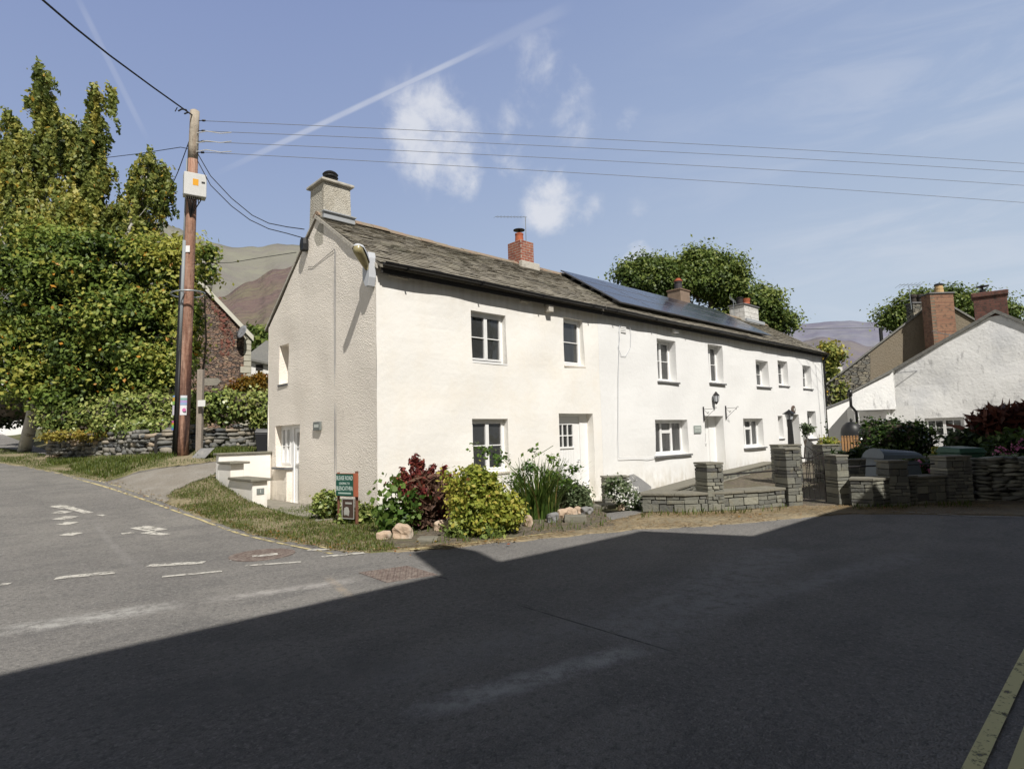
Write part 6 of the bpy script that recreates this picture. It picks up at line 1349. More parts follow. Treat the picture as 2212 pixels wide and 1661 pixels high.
for px,py in ((20,690),(20,860),(-60,760)):
    c=at(px,py,33.95); mb=MB(); mb.obox(c-H1*.4-Z*.5,H1*.8,-H2*.04,Z*1.0); mb.build('window',M['room'],rt)
# ------------------------------------------------------------------ buildings on the right
T0=22
rt,w,rf,a,b,p,rd,fd=gable_house('white_gabled_house','white limewashed gabled house with black mould stains on the right',T0,1930,2395,803,2150,676,M['stainedwhite'],M['flatslate'],9,eave_r=775,zb=-.4,yaw=math.radians(-38),ov=.08,anchor='a')
bpy.data.objects.remove(w,do_unlink=True)
# rebuild the gable wall with a real window opening
wl_,wr_=at(1997,903,T0),at(2082,902,T0); wbz=at(2000,945,T0).z; wtz=wl_.z
P0=Vector((a.x,a.y,0)); _p0=P0; gl=(Vector((b.x,b.y,0))-P0); GL=gl.length; gu=gl.normalized(); gn=Vector((gu.y,-gu.x,0))
def onw(px,py):
    d=ray(px,py); t=(P0-CP).dot(gn)/d.dot(gn); return CP+d*t
wl_,wr_=onw(1997,903),onw(2082,902); wbz=onw(2000,945).z; wtz=wl_.z
u0=(wl_-P0).dot(gu); u1=(wr_-P0).dot(gu); pu=(p-P0).dot(gu)
topf=lambda u:(a.z+(p.z-a.z)*u/pu) if u<pu else (p.z+(b.z-p.z)*(u-pu)/(GL-pu))
mb=MB(); wall(mb,P0,gu,gn,0,GL,-.5,p.z+.05,[(u0,u1,wbz,wtz,.2)],cell=.3,amp=.03,top=topf)
mb.poly([P0-Z*.5,P0+fd*9-Z*.5,a+fd*9,a]); w=mb.build('gable_wall',M['stainedwhite'],rt)
window(rt,P0,gu,gn,(u0,u1,wbz,wtz),[(0,.5,0,1,2,2),(.5,1,0,1,2,2)],.1,None)
# its brick chimney
ca=onw(2106,688)+fd*.05; cb_=onw(2180,688)+fd*.05; zt=onw(2140,628).z; zb=ca.z-.3
mb=MB(); mb.obox(Vector((ca.x,ca.y,zb)),rd*(cb_-ca).dot(rd),fd*.55,Z*(zt-zb-.18)); ch=mb.build('chimney',M['darkbrick'],rf,bevel=.01)
mb=MB(); mb.obox(Vector((ca.x,ca.y,zt-.178))-rd*.05-fd*.05,rd*((cb_-ca).dot(rd)+.1),fd*.65,Z*.17); mb.build('chimney_cap',M['darkbrick'],ch,bevel=.03)
c=onw(2112,640); c=Vector((c.x,c.y,zt)); flue(ch,c+rd*.15+fd*.25,1,[(.09,-.01),(.09,.12),(.03,.14),(.03,.2),(.19,.22),(.19,.24),(.05,.27)],M['blackm'],'cowl')
# lean-to porch
pa=at(1838,852,T0-.6); pbt=at(1928,803,T0-.6); zbm=at(1840,886,T0-.6).z
lt=thing('lean_to_porch','white lean-to porch with a panelled door beside the stained gable','porch',(pa.x,pa.y,-.3))
mb=MB(); q0=Vector((pa.x,pa.y,zbm)); q1=Vector((pbt.x,pbt.y,zbm)); mb.poly([q0,q1,pbt,pa]); mb.poly([q0+fd*.25,pa+fd*.25,pbt+fd*.25,q1+fd*.25]); mb.poly([q0,q0+fd*.25,q1+fd*.25,q1]); mb.poly([q0,pa,pa+fd*.6,q0+fd*.6]); mb.build('upper_wall',M['stainedwhite'],lt)
mb=MB(); o=-fd*.12; mb.hexa([pa-rd*.12+o-Z*.04,pbt+o-Z*.0,pbt+fd*3,pa-rd*.12+fd*3-Z*.04,pa-rd*.12+o+Z*.05,pbt+o+Z*.09,pbt+fd*3+Z*.09,pa-rd*.12+fd*3+Z*.05]); mb.build('roof',M['flatslate'],lt)
mb=MB()
for px in (1846,1914): c=at(px,900,T0-.55); mb.obox(Vector((c.x,c.y,-.4)),rd*.13,fd*.12,Z*(zbm+.4-.002))
mb.build('porch_post',M['upvc'],lt)
c=at(1858,900,T0); mb=MB(); mb.obox(Vector((c.x,c.y,-.35)),rd*.95,fd*.05,Z*(zbm+.30)); mb.build('door',M['upvc'],lt)
mb=MB()
for (uu,zz,ww,hh) in ((.12,.15,.3,.6),(.52,.15,.3,.6),(.12,.9,.3,.5),(.52,.9,.3,.5)): mb.obox(Vector((c.x,c.y,-.35))+rd*uu+Z*zz-fd*.012,rd*ww,fd*.01,Z*hh)
mb.build('door_panel',M['greybox'],lt)
c=at(1850,900,T0+.1); mb=MB(); mb.obox(Vector((c.x,c.y,-.4))-rd*.3+fd*.06,rd*2.1,fd*.05,Z*(zbm+.5)); mb.build('rear_wall',M['white'],lt)
h1_=at(1836,846,T0-.75); mb=MB(); mb.stone(h1_-Z*.05,rd*.07,fd*.07,Z*.12,.4,.1); q=at(1849,880,T0-.72); mb.tube([h1_,h1_-Z*.5,q-Z*.15,Vector((q.x,q.y,-.3))],.05,8); mb.build('downpipe',M['gutter'],lt,smooth=True)
# low white wing to the left with black domed cover
wa=at(1786,882,T0+1.5); wb_=at(1852,856,T0+1.5); rt=thing('white_outhouse','low white outhouse wall with a sloping top behind the porch','outhouse',(wa.x,wa.y,-.4))
mb=MB(); A0=Vector((wa.x,wa.y,-.4)); B0=Vector((wb_.x,wb_.y,-.4)); mb.poly([A0,B0,wb_,wa]); mb.poly([A0+fd*.3,wa+fd*.3,wb_+fd*.3,B0+fd*.3]); mb.poly([wa,wb_,wb_+fd*.3,wa+fd*.3]); mb.poly([A0,wa,wa+fd*.3,A0+fd*.3]); mb.build('wall',M['white'],rt)
mb=MB(); mb.hexa([wa-fd*.08-Z*.0,wb_-fd*.08,wb_+fd*.4,wa+fd*.4,wa-fd*.08+Z*.06,wb_-fd*.08+Z*.06,wb_+fd*.4+Z*.06,wa+fd*.4+Z*.06]); mb.build('coping',M['sill'],rt)
dc=at(1841,942,T0-1); t_=thing('black_domed_cover','black domed cover with a knob standing by the porch','garden cover',(dc.x,dc.y,-.2)); R=.36
dz=at(1841,910,T0-1).z
mb=MB(); mb.lathe((dc.x,dc.y,-.2),[(R*.9,0),(R,.4),(R,dz+.2-.38),(R*.93,dz+.2-.24),(R*.75,dz+.2-.12),(R*.45,dz+.2-.03),(.03,dz+.2)],20); mb.build('dome',M['blkplastic'],t_,smooth=True)
mb=MB(); mb.lathe((dc.x,dc.y,dz-.01),[(.02,0),(.05,.04),(.05,.08),(.015,.13)],10); mb.build('knob',M['blackm'],t_,smooth=True)
# picket gate
c=at(1819,972,18.2); d2=at(1855,972,18.2); ht=at(1819,940,18.2).z; D=(d2-c); D.z=0; Wd=D.length; D.normalize(); pk=thing('picket_gate','small orange-brown wooden picket gate near the black dome','gate',(c.x,c.y,c.z-.3)); nrm=Vector((D.y,-D.x,0))
for k in range(6):
    mb=MB(); o=Vector((c.x,c.y,c.z-.35))+D*(Wd*k/5.6); hh=ht-c.z+.35-.04; mb.obox(o,D*.06,nrm*.02,Z*hh); mb.lathe(o+D*.03+Z*hh+nrm*.0,[(.03,0),(.03,.02)],12,nrm); mb.build('picket',M['picket'],pk)
mb=MB(); 
for z in (.1,.5): mb.obox(Vector((c.x,c.y,c.z-.25+z*.9))-nrm*.03,D*(Wd+.08),nrm*.025,Z*.06)
mb.build('rail',M['picket'],pk)
# grey roughcast gable behind
T1=28.5; HD=rot2(H2,math.radians(-38))
def P1(px,py,t=T1): return at(px,py,t)
rt=thing('roughcast_house','brown-grey roughcast gable rising behind the white gabled house','house',tuple(P1(2027,900)))
pl=[P1(1880,757),P1(2024,648),P1(2115,700),P1(2115,960),P1(1880,960)]; D=HD*9
mb=MB(); mb.poly(pl[::-1]); mb.poly([pl[0],pl[4],pl[4]+D,pl[0]+D]); mb.build('gable_wall',M['greyrender'],rt)
ql=[P1(1772,838),P1(1879.7,757),P1(1879.7,960),P1(1772,960)]; mb=MB(); mb.poly(ql[::-1]); mb.poly([ql[0],ql[3],ql[3]+D,ql[0]+D]); sw_=mb.build('stone_wall',M['rubble2'],rt)
mb=MB()
e0,e1,e2_=P1(1768,843),P1(2024,647),P1(2122,704)
for (e,q) in ((e0,e1),(e2_,e1)): mb.hexa([e-H2*.1,q-H2*.1,q+D,e+D,e-H2*.1+Z*.1,q-H2*.1+Z*.1,q+D+Z*.1,e+D+Z*.1])
rf2=mb.build('roof',M['flatslate'],rt)
c=P1(1973,668,T1+5); c2_=P1(2008,668,T1+5); mb=MB(); mb.obox(c-Z*.9,(c2_-c),H2*.6,Z*1.25); ch=mb.build('chimney',M['rubble2'],rf2)
mb=MB(); mb.obox(c+Z*.352-H1*.05-H2*.05,(c2_-c)+H1*.1,H2*.7,Z*.07); mb.build('chimney_cap',M['sill'],ch)
for k in (.28,.72): q=c.lerp(c2_,k)+H2*.3+Z*.42; flue(ch,q,1,[(.16,0),(.14,.3),(.19,.33),(.19,.45),(.15,.5)],mat('dark_pot',(.05,.04,.035),.8))
# tall brick chimney standing free between the two roofs
T2=27.2
a_=at(2016,720,T2); b_=at(2067,720,T2); zt=at(2040,632,T2).z; zl=at(2040,760,T2).z
bs=thing('brick_chimney','tall orange brick chimney with a buff pot between the two gables','chimney',(a_.x,a_.y,zl-1.5))
mb=MB(); mb.obox(Vector((a_.x,a_.y,zl-1.5)),H1*(b_-a_).dot(H1),H2*.6,Z*(zt-zl+1.5)); mb.build('stack',M['oldbrick'],bs,bevel=.01)
mb=MB(); mb.obox(Vector((a_.x,a_.y,zt+.002))-H1*.05-H2*.05,H1*((b_-a_).dot(H1)+.1),H2*.7,Z*.06); mb.build('chimney_cap',M['sill'],bs)
flue(bs,Vector((a_.x,a_.y,zt+.06))+H1*.66+H2*.3,1,[(.2,0),(.17,.2),(.18,.22),(.15,.38)],M['buffpot']); flue(bs,Vector((a_.x,a_.y,zt+.44))+H1*.66+H2*.3,1,[(.18,0),(.18,.07),(.1,.1)],M['blackm'],'cowl')
mb=MB(); q=at(2052,733,T2-.3); mb.tube([q-Z*.3,q+Z*.25],.015,5); e=at(2014,715,T2-.6); mb.tube([q+Z*.2,e],.010,5)
for k in range(8): r=(q+Z*.2).lerp(e,.1+k*.12); mb.tube([r-H2*.12,r+H2*.12],.006,4)
for dz in (-.12,0,.12): mb.tube([q+Z*(.1+dz)-H1*.15,q+Z*(.1+dz)+H1*.15],.006,4)
tag(mb.build('tv_aerial',M['galv'],origin=tuple(q)),'white television aerial in front of the tall orange brick chimney','aerial')
q=at(1968,700,T1+4); mb=MB(); tp=at(1963,617,T1+4); bt=at(1969,668,T1+4); mb.tube([bt,tp],.02,5); mb.tube([tp-H1*.7-H2*.3,tp+H1*.9+H2*.3+Z*.12],.012,5)
for k in range(7): r=tp+H1*(-.6+k*.22)+Z*(.016*k); mb.tube([r-H2*.25+Z*.05,r+H2*.25-Z*.05],.008,4)
m1=at(1945,650,T1+4); mb.tube([at(1967,647,T1+4),m1],.01,4); tag(mb.build('tv_aerial',M['galv'],origin=tuple(bt)),'tall mast aerial in front of the spreading tree on the right','aerial')
c=at(1903,722,T1+3); mb=MB(); mb.tube([c+Z*-.8,c+Z*.35],.09,8); tag(mb.build('flue_pipe',M['blackm'],origin=tuple(c)),'slim black flue pipe above the roughcast gable slope','flue')
# far white house between
rt,w,rf,a,b,p,rd,fd=gable_house('far_white_house','small white house with pitched roof far behind the terrace end',44,1740,1832,846,1800,800,M['white'],M['flatslate'],8,eave_r=838,zb=-.5)
mb=MB(); c=at(1793,823,43.9); mb.obox(c-H1*.3-Z*.3,H1*.6,-H2*.03,Z*.6); mb.build('window',M['room'],rt)
mb=MB(); c=at(1812,806,44.5); mb.obox(c-H1*.3-Z*.2,H1*.6,H2*.5,Z*.7); mb.build('chimney',M['white'],rt)
# ------------------------------------------------------------------ houses and trees behind the viewer (they throw the big shadow)
SUN=Vector((-.38,-1,1.19))
def far_house(name,label,x0,x1,y0,ze,yr,zr,y1,m,ch=None):
    rt=thing(name,label,'house',(x0,y0,0)); mb=MB(); hs=[]
    x=x0+1.2
    while x+1.0<x1-.6: hs+= [(x,x+.95,.9,2.1,.15)]; hs+=[(x,x+.95,3.2,4.3,.15)] if ze>5 else []; x+=2.9
    mb2=MB(); wall(mb2,Vector((0,y0,0)),X,Y,x0,x1,-.2,ze,hs,cell=.8,amp=.01); 
    mb2.poly([(x0,y0,-.2),(x0,y0,ze),(x0,yr,zr),(x0,y1,ze),(x0,y1,-.2)]); mb2.poly([(x1,y0,-.2),(x1,y1,-.2),(x1,y1,ze),(x1,yr,zr),(x1,y0,ze)]); mb2.poly([(x0,y1,-.2),(x0,y1,ze),(x1,y1,ze),(x1,y1,-.2)]); mb2.build('walls',m,rt)
    mb=MB(); mb.tint=.4
    for (e,) in (((y0),),((y1),)):
        s=1 if e==y0 else -1
        mb.hexa([Vector((x0-.1,e+s*.3,ze-.15)),Vector((x1+.0,e+s*.3,ze-.15)),Vector((x1+.0,yr,zr)),Vector((x0-.1,yr,zr)),Vector((x0-.1,e+s*.3,ze-.0)),Vector((x1+.0,e+s*.3,ze-.0)),Vector((x1+.0,yr,zr+.15)),Vector((x0-.1,yr,zr+.15))])
    rf=mb.build('roof',M['flatslate'],rt)
    for h in hs: window(rt,Vector((0,y0,0)),X,Y,h,[(0,.5,0,1,2,1),(.5,1,0,1,2,1)],.1,M['sill'])
    return rt,rf
# eave shadow at ground y=-4.62 for house A, about -5.75 for house B
yA=-11.4; zA=((-4.62)-(yA+.3))*1.19
hA,rA=far_house('stone_house','tall stone house across the road behind the viewer',-22,-.97,yA,zA,yA-3.2,zA+2.0,yA-6.4,M['rubble2'])
yB=-11.2; zB=((-5.98)-(yB+.3))*1.19
hB,rB=far_house('stone_terrace_house','lower house next door across the road behind the viewer',-.9,4.33,yB-.0,zB,yB-3,zB+1.7,yB-6,M['rubble2'])
yC=-11.3; zC=((-3.9)-(yC+.3))*1.19
far_house('tall_house','tall roughcast house at the right behind the viewer',4.4,11.0,yC,zC,yC-3,zC+1.8,yC-6,M['greyrender'])
# chimney at the front eave of house A : shadow base (-1.76,-4.62) top (-1.45,-3.45)
sx=-1.72-.38*((-4.62)-(yA+.3)); mb=MB(); mb.box(sx-.3,sx+.3,yA-.25,yA+.3,zA-.4,zA+1.45); cA=mb.build('chimney',M['oldbrick'],rA); flue(cA,(sx,yA,zA+1.45),1,[(.14,0),(.12,.35),(.13,.38)],M['terra'])
for (x,y,h,r,lb) in ((22.5,-19.0,12.5,2.6,'garden tree to the right of the viewer, casting dappled shade'),(12.6,-13.2,7.6,1.7,'small tree beside the tall roughcast house behind the viewer')):
    bl_=[(x+random.uniform(-1,1)*r*.7,y+random.uniform(-1,1)*r*.7,h-r*.5+random.uniform(-1,1)*r*.8,r*.5,r*.5,r*.42) for _ in range(9)]
    tree('shade_tree',lb,(x,y,-.1),(x,y,h),bl_,3400,.22,M['lf_syc'],M['bark'],.12,6,clump=.3,per=26,shell=.4)
# ------------------------------------------------------------------ grass blades and straw on the verges
def blade_field(name, regions, m, hmin, hmax, w=.006, lay=0):
    Vs=[];Ts=[]
    for (poly,n,tb) in regions:
        xs=[p[0] for p in poly]; ys=[p[1] for p in poly]; k=0; tries=0
        while k<n and tries<n*30:
            tries+=1; x,y=random.uniform(min(xs),max(xs)),random.uniform(min(ys),max(ys))
            ins=False; j=len(poly)-1
            for i in range(len(poly)):
                xi,yi=poly[i]; xj,yj=poly[j]
                if (yi>y)!=(yj>y) and x<(xj-xi)*(y-yi)/(yj-yi)+xi: ins=not ins
                j=i
            if not ins: continue
            nv=mnoise.noise(Vector((x*1.3,y*1.3,3)))
            if nv<random.uniform(-.45,.30): continue
            k+=1; z=G(x,y)+.012; a=random.random()*6.28; h=random.uniform(hmin,hmax); L_=Vector((math.cos(a),math.sin(a),0)); s_=Vector((-L_.y,L_.x,0))*w*random.uniform(.7,1.3); P=Vector((x,y,z))
            if lay: tip=P+L_*h+Z*random.uniform(.0,.02); P=P+Z*.006
            else: tip=P+L_*h*random.uniform(.1,.7)+Z*h
            mid=P.lerp(tip,.55)+Z*h*(.0 if lay else .12)
            Vs.append([P-s_,P+s_,mid+s_*.8,mid-s_*.8]); Vs.append([mid-s_*.8,mid+s_*.8,tip+s_*.15,tip-s_*.15]); t=tb+random.gauss(0,.2); Ts+=[t,t]
    o=quads_obj(name,np.array([[tuple(v) for v in q] for q in Vs]),np.array(Ts),m); return tag(o,kind='stuff')
o=blade_field('grass',[(bank,15000,.42),(vleft,18000,.35)],M['grass'],.012,.05,.005); tag(o,'short patchy green grass on the corner bank and left verge','grass')
o=blade_field('long_grass',[([gxy(225,1036),gxy(100,1000),gxy(100,990),gxy(380,985),gxy(480,970),gxy(590,968),gxy(590,978),gxy(480,990),gxy(300,1010)],9000,.45)],M['grass'],.04,.13,.007); tag(o,'longer green grass at the foot of the field stone wall','grass')
o=blade_field('weeds',[([gxy(1380,1112),gxy(1700,1098),gxy(1700,1106),gxy(1380,1120)],170,.4),([gxy(1840,1096),gxy(2100,1088),gxy(2100,1096),gxy(1840,1104)],160,.3),([(-.35,2.7),(-.02,2.7),(-.02,-.1),(-.35,-.1)],500,.35),(bed,1500,.35)],M['grass'],.03,.11,.007); tag(o,'thin weeds at the foot of the walls and in the flower bed','weeds')
o=blade_field('dry_straw',[(edge_in+edge_out,10000,.5),(bed,3500,.4),(bank,6000,.35)],M['straw'],.03,.10,.004,1); tag(o,'dry straw and clippings along the road edge','straw')
Vs,Ts=[],[]
for i in range(900):
    px,py=random.choice([(random.uniform(60,760),None)]*3+[(random.uniform(760,2100),None)]);
    j=max(k for k in range(len(EDGE)) if EDGE[k][0]<=px); e0,e1=EDGE[j],EDGE[j+1]; yy=e0[1]+(e1[1]-e0[1])*(px-e0[0])/(e1[0]-e0[0])+random.gauss(-2,7); P=gt(px,yy); a=random.random()*6.28; s=random.uniform(.012,.03); A_=Vector((math.cos(a),math.sin(a),random.uniform(-.2,.3)))*s; B_=Vector((-math.sin(a),math.cos(a),random.uniform(-.1,.3)))*s*.6; P=P+Z*.035
    Vs.append([P-A_,P-B_,P+A_,P+B_]); Ts.append(random.random())
o=quads_obj('fallen_leaves',np.array([[tuple(v) for v in q] for q in Vs]),np.array(Ts),M['lf_gold']); tag(o,'small fallen leaves scattered along the yellow lines','leaves',kind='stuff')
# ------------------------------------------------------------------ hills
def hillmat(name,cols,sc_):
    m=mat(name,cols[0],1,var=[(sc_,cols[1],.42,.6,.9,(1,1,1.2)),(sc_*2.7,cols[2],.48,.64,.8,(1,1,1.2)),(sc_*11,cols[3],.55,.7,.6)],bump=[(sc_*4,8,6)]); return m
def hill(name, prof, r0, r1, m, n=120, rows=26, base=0, rough=1.0, seed=0):
    """profile [(px,py)] of the skyline seen in the photo, crest at distance r1, foot at r0"""
    dirs=[]
    for (px,py) in prof:
        d=ray(px,py); az=math.atan2(d.x,d.y); el=d.z/math.hypot(d.x,d.y); dirs.append((az,el))
    mb=MB(); az0,az1=dirs[0][0],dirs[-1][0]
    for i in range(n+1):
        az=az0+(az1-az0)*i/n
        for k in range(len(dirs)-1):
            if dirs[k][0]<=az<=dirs[k+1][0]+1e-9: break
        f=(az-dirs[k][0])/(dirs[k+1][0]-dirs[k][0]); f=f*f*(3-2*f); el=dirs[k][1]*(1-f)+dirs[k+1][1]*f
        zc=CP.z+el*r1
        for j in range(rows+6):
            t=j/(rows-1); r=r0+(r1-r0)*t
            if t<=1: h=zc*(t**1.35); g_=1-.15*t
            else: h=zc*(1-(t-1)*1.5)
            nz=mnoise.fractal(Vector((az*14+seed,t*2.2,seed)),1,2.1,5)*rough*zc*.07*min(1,4*t*(1-t)+ .10 if t<1 else .3)
            mb.v.append((CP.x+math.sin(az)*r,CP.y+math.cos(az)*r,base+h+nz if j else -3))
    R_=rows+6
    for i in range(n):
        for j in range(R_-1): mb.face((i*R_+j,(i+1)*R_+j,(i+1)*R_+j+1,i*R_+j+1))
    o=mb.build(name,m,smooth=True); tag(o,kind='structure'); return o
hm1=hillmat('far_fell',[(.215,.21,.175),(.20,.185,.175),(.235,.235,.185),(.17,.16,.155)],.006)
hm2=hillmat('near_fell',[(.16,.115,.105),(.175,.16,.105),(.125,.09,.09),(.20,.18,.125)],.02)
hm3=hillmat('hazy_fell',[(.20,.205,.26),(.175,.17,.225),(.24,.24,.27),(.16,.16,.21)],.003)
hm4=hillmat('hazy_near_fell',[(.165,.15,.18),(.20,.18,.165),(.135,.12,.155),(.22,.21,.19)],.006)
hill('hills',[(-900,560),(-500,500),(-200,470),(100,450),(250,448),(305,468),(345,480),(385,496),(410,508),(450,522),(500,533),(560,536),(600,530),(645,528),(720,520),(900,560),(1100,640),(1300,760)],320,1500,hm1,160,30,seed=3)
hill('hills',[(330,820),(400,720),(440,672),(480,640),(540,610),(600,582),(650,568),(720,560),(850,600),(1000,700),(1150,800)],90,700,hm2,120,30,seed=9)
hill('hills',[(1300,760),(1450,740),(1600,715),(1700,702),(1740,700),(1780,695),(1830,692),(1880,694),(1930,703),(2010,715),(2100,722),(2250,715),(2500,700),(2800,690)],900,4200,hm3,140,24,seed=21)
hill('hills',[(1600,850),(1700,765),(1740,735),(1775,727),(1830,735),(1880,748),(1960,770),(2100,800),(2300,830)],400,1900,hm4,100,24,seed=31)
# ------------------------------------------------------------------ camera, sun, sky
cam=bpy.data.cameras.new('camera'); co=bpy.data.objects.new('camera',cam); COL.objects.link(co); sc.camera=co
cam.sensor_width=36; cam.lens=36*Q[6]/2212; cam.clip_end=12000; cam.clip_start=.05
co.matrix_world=Matrix.Translation(CP)@Matrix((CR,CU,-CF)).transposed().to_4x4()
sun=bpy.data.lights.new('sun','SUN'); so=bpy.data.objects.new('sun',sun); COL.objects.link(so)
sun.energy=5.0; sun.angle=math.radians(.53); sun.color=(1,.955,.885); sd=SUN.normalized(); so.rotation_euler=sd.to_track_quat('Z','Y').to_euler()
so.location=sd*50
W=bpy.data.worlds.new('World'); sc.world=W; W.use_nodes=True; nt=W.node_tree; N=nt.nodes; L=nt.links
bg=N['Background']; sky=N.new('ShaderNodeTexSky'); sky.sky_type='NISHITA'; sky.sun_disc=False; sky.sun_elevation=math.asin(sd.z); sky.sun_rotation=math.atan2(sd.x,sd.y); sky.altitude=150; sky.air_density=1; sky.dust_density=1.2; sky.ozone_density=1.5
SKYS=.05
bg.inputs[1].default_value=SKYS
tc=N.new('ShaderNodeTexCoord')
def vm(op,a,b=None):
    n=N.new('ShaderNodeVectorMath'); n.operation=op
    (L.new(a,n.inputs[0]) if not isinstance(a,tuple) else setattr(n.inputs[0],'default_value',a))
    if b is not None: (L.new(b,n.inputs[1]) if not isinstance(b,tuple) else setattr(n.inputs[1],'default_value',b))
    return n.outputs['Value'] if op=='DOT_PRODUCT' else n.outputs[0]
def ma(op,a,b=None,clamp=False):
    n=N.new('ShaderNodeMath'); n.operation=op; n.use_clamp=clamp
    for i,v in enumerate((a,b)):
        if v is None: continue
        if isinstance(v,(int,float)): n.inputs[i].default_value=v
        else: L.new(v,n.inputs[i])
    return n.outputs[0]
def mrg(o,a,b,c=0,d=1,sm=False):
    n=N.new('ShaderNodeMapRange'); n.inputs[1].default_value=a; n.inputs[2].default_value=b; n.inputs[3].default_value=c; n.inputs[4].default_value=d
    if sm: n.interpolation_type='SMOOTHSTEP'
    L.new(o,n.inputs[0]); return n.outputs[0]
D_=vm('NORMALIZE',tc.outputs['Generated'])
def nzt(scale,detail,rough=.6,vec=None,mp=None,dist=0):
    n=N.new('ShaderNodeTexNoise'); n.inputs['Scale'].default_value=scale; n.inputs['Detail'].default_value=detail; n.inputs['Roughness'].default_value=rough; n.inputs['Distortion'].default_value=dist
    v=vec or D_
    if mp:
        m_=N.new('ShaderNodeMapping'); m_.inputs['Scale'].default_value=mp; L.new(v,m_.inputs[0]); v=m_.outputs[0]
    L.new(v,n.inputs[0]); return n.outputs['Fac']
n1=nzt(11,10,.60,dist=.25)
cl=None
for (px,py,r,amt) in ((930,290,.085,1.0),(985,345,.075,.75),(1080,330,.06,.5),(1160,165,.07,.34),(1120,210,.06,.34),(1225,190,.05,.32),(1240,260,.05,.3),(1110,270,.06,.36),(1200,440,.06,1.0),(1255,455,.045,.55),(1385,458,.03,.28),(1395,570,.05,1.0),(1350,265,.03,.3),(965,440,.03,.2)):
    d=ray(px,py).normalized(); r*=1.12; dt=vm('DOT_PRODUCT',D_,tuple(d)); ang=ma('ARCCOSINE',dt)
    m_=mrg(ang,r*.1,r*1.15,amt,0,True); cl=m_ if cl is None else ma('MAXIMUM',cl,m_)
puff=ma('MULTIPLY',mrg(ma('ADD',ma('MULTIPLY',cl,.6),ma('MULTIPLY',ma('SUBTRACT',n1,.5),1.75)),.06,.62,0,1,True),mrg(cl,.0,.40))
# thin cirrus veil to the right
n2=nzt(3.2,8,.6,mp=(1,1,4.5),dist=.8)
dr=ray(2100,420).normalized(); veil=ma('MULTIPLY',mrg(ma('ARCCOSINE',vm('DOT_PRODUCT',D_,tuple(dr))),0,.6,1,0,True),mrg(n2,.42,.72,0,1,True))
# contrails: great circle bands
def trail(p,q,w,amt,fade):
    a,b=ray(*p).normalized(),ray(*q).normalized(); n=a.cross(b).normalized(); mid=(a+b).normalized(); half=math.acos(max(-1,min(1,a.dot(mid))))
    ds=ma('ABSOLUTE',vm('DOT_PRODUCT',D_,tuple(n))); A=mrg(ds,w*.25,w,1,0,True); B=mrg(ma('ARCCOSINE',vm('DOT_PRODUCT',D_,tuple(mid))),half*fade,half,1,0,True); return ma('MULTIPLY',ma('MULTIPLY',A,B),mrg(n1,.3,.6,amt*.6,amt))
tr1=trail((440,388),(1160,48),.0055,.45,.35); tr2=trail((150,-40),(325,315),.005,.16,.5); tr3=trail((1000,125),(1250,5),.012,.12,.5)
allc=ma('MAXIMUM',ma('MAXIMUM',ma('MULTIPLY',puff,.88),ma('MULTIPLY',veil,.28)),ma('MAXIMUM',tr1,ma('MAXIMUM',tr2,tr3)))
sepz=N.new('ShaderNodeSeparateXYZ'); L.new(D_,sepz.inputs[0])
def ramp(fac,stops):
    r_=N.new('ShaderNodeValToRGB'); el=r_.color_ramp.elements; el[0].position=stops[0][0]; el[0].color=(*stops[0][1],1); el[1].position=stops[-1][0]; el[1].color=(*stops[-1][1],1)
    for p_,c_ in stops[1:-1]: e_=el.new(p_); e_.color=(*c_,1)
    L.new(fac,r_.inputs[0]); return r_.outputs[0]
hzL=ramp(sepz.outputs[2],[(0,(.41,.49,.60)),(.2,(.35,.43,.57)),(.42,(.26,.33,.52)),(.61,(.21,.27,.475)),(.67,(.02,.03,.05)),(1,(0,0,0))])
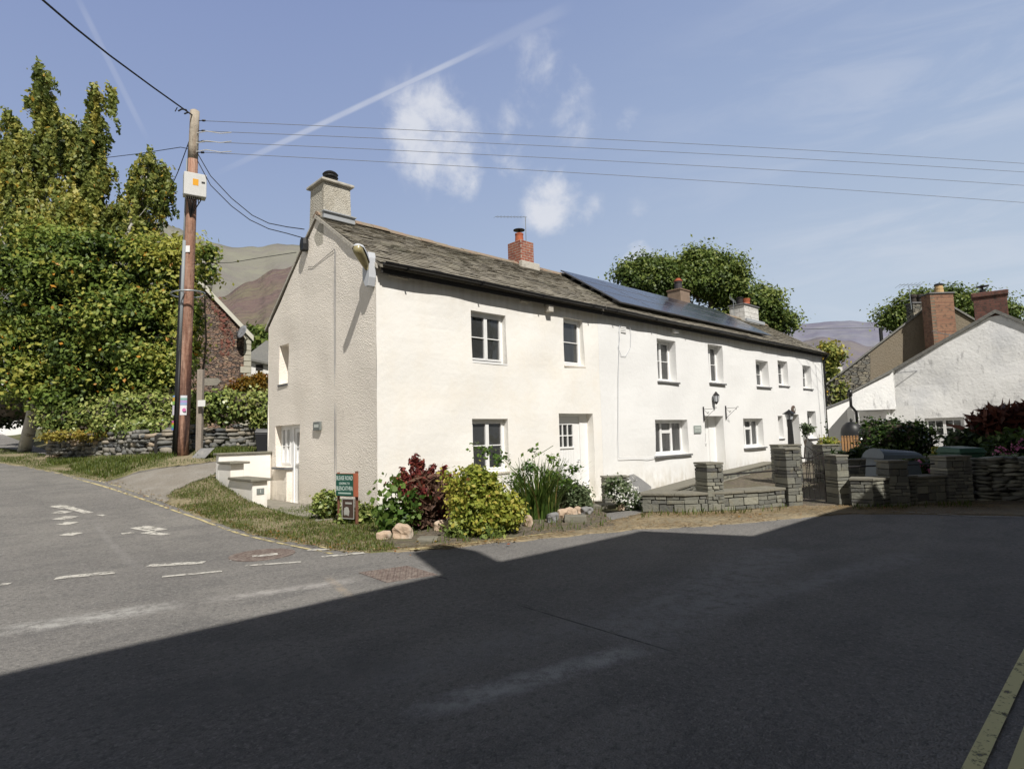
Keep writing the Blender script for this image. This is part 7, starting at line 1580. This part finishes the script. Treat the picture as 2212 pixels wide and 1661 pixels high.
hzR=ramp(sepz.outputs[2],[(0,(.56,.61,.66)),(.2,(.45,.525,.625)),(.42,(.33,.415,.58)),(.61,(.26,.335,.52)),(.67,(.02,.03,.05)),(1,(0,0,0))])  # both ramps drop to near black overhead to deepen shade on the road
dR=Vector((CR.x,CR.y,0)).normalized(); fR=mrg(vm('DOT_PRODUCT',D_,tuple(dR)),-.6,.65,0,1,True)
hz=N.new('ShaderNodeMix'); hz.data_type='RGBA'; L.new(fR,hz.inputs[0]); L.new(hzL,hz.inputs[6]); L.new(hzR,hz.inputs[7])
hs_=N.new('ShaderNodeVectorMath'); hs_.operation='SCALE'; L.new(hz.outputs[2],hs_.inputs[0]); bk=mrg(vm('DOT_PRODUCT',D_,tuple(Vector((CF.x,CF.y,0)).normalized())),-.35,.3,.1,1,True); L.new(ma('MULTIPLY',bk,1.05/SKYS),hs_.inputs['Scale'])  # sky behind the camera dimmed to keep shaded ground dark
sk=N.new('ShaderNodeVectorMath'); sk.operation='SCALE'; sk.inputs['Scale'].default_value=.2; L.new(sky.outputs[0],sk.inputs[0]); ad0=N.new('ShaderNodeVectorMath'); ad0.operation='ADD'; L.new(hs_.outputs[0],ad0.inputs[0]); L.new(sk.outputs[0],ad0.inputs[1])
gl_=mrg(vm('DOT_PRODUCT',D_,tuple(Vector((-.98,-.2,.0)).normalized())),.42,1,0,.62/SKYS,True); gv=N.new('ShaderNodeVectorMath'); gv.operation='SCALE'; gv.inputs[0].default_value=(1,.96,.88); L.new(gl_,gv.inputs['Scale'])  # warm low glow outside the view, added to brighten the gable wall
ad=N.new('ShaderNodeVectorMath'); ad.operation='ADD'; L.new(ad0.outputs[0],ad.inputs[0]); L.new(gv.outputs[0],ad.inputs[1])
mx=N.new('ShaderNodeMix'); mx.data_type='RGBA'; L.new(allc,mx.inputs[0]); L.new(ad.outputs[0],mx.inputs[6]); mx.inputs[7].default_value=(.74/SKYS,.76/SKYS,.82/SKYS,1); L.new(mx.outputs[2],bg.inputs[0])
sc.view_settings.view_transform='Standard'; sc.view_settings.look='None'; sc.view_settings.exposure=0; sc.view_settings.gamma=1
sc.render.engine='CYCLES'
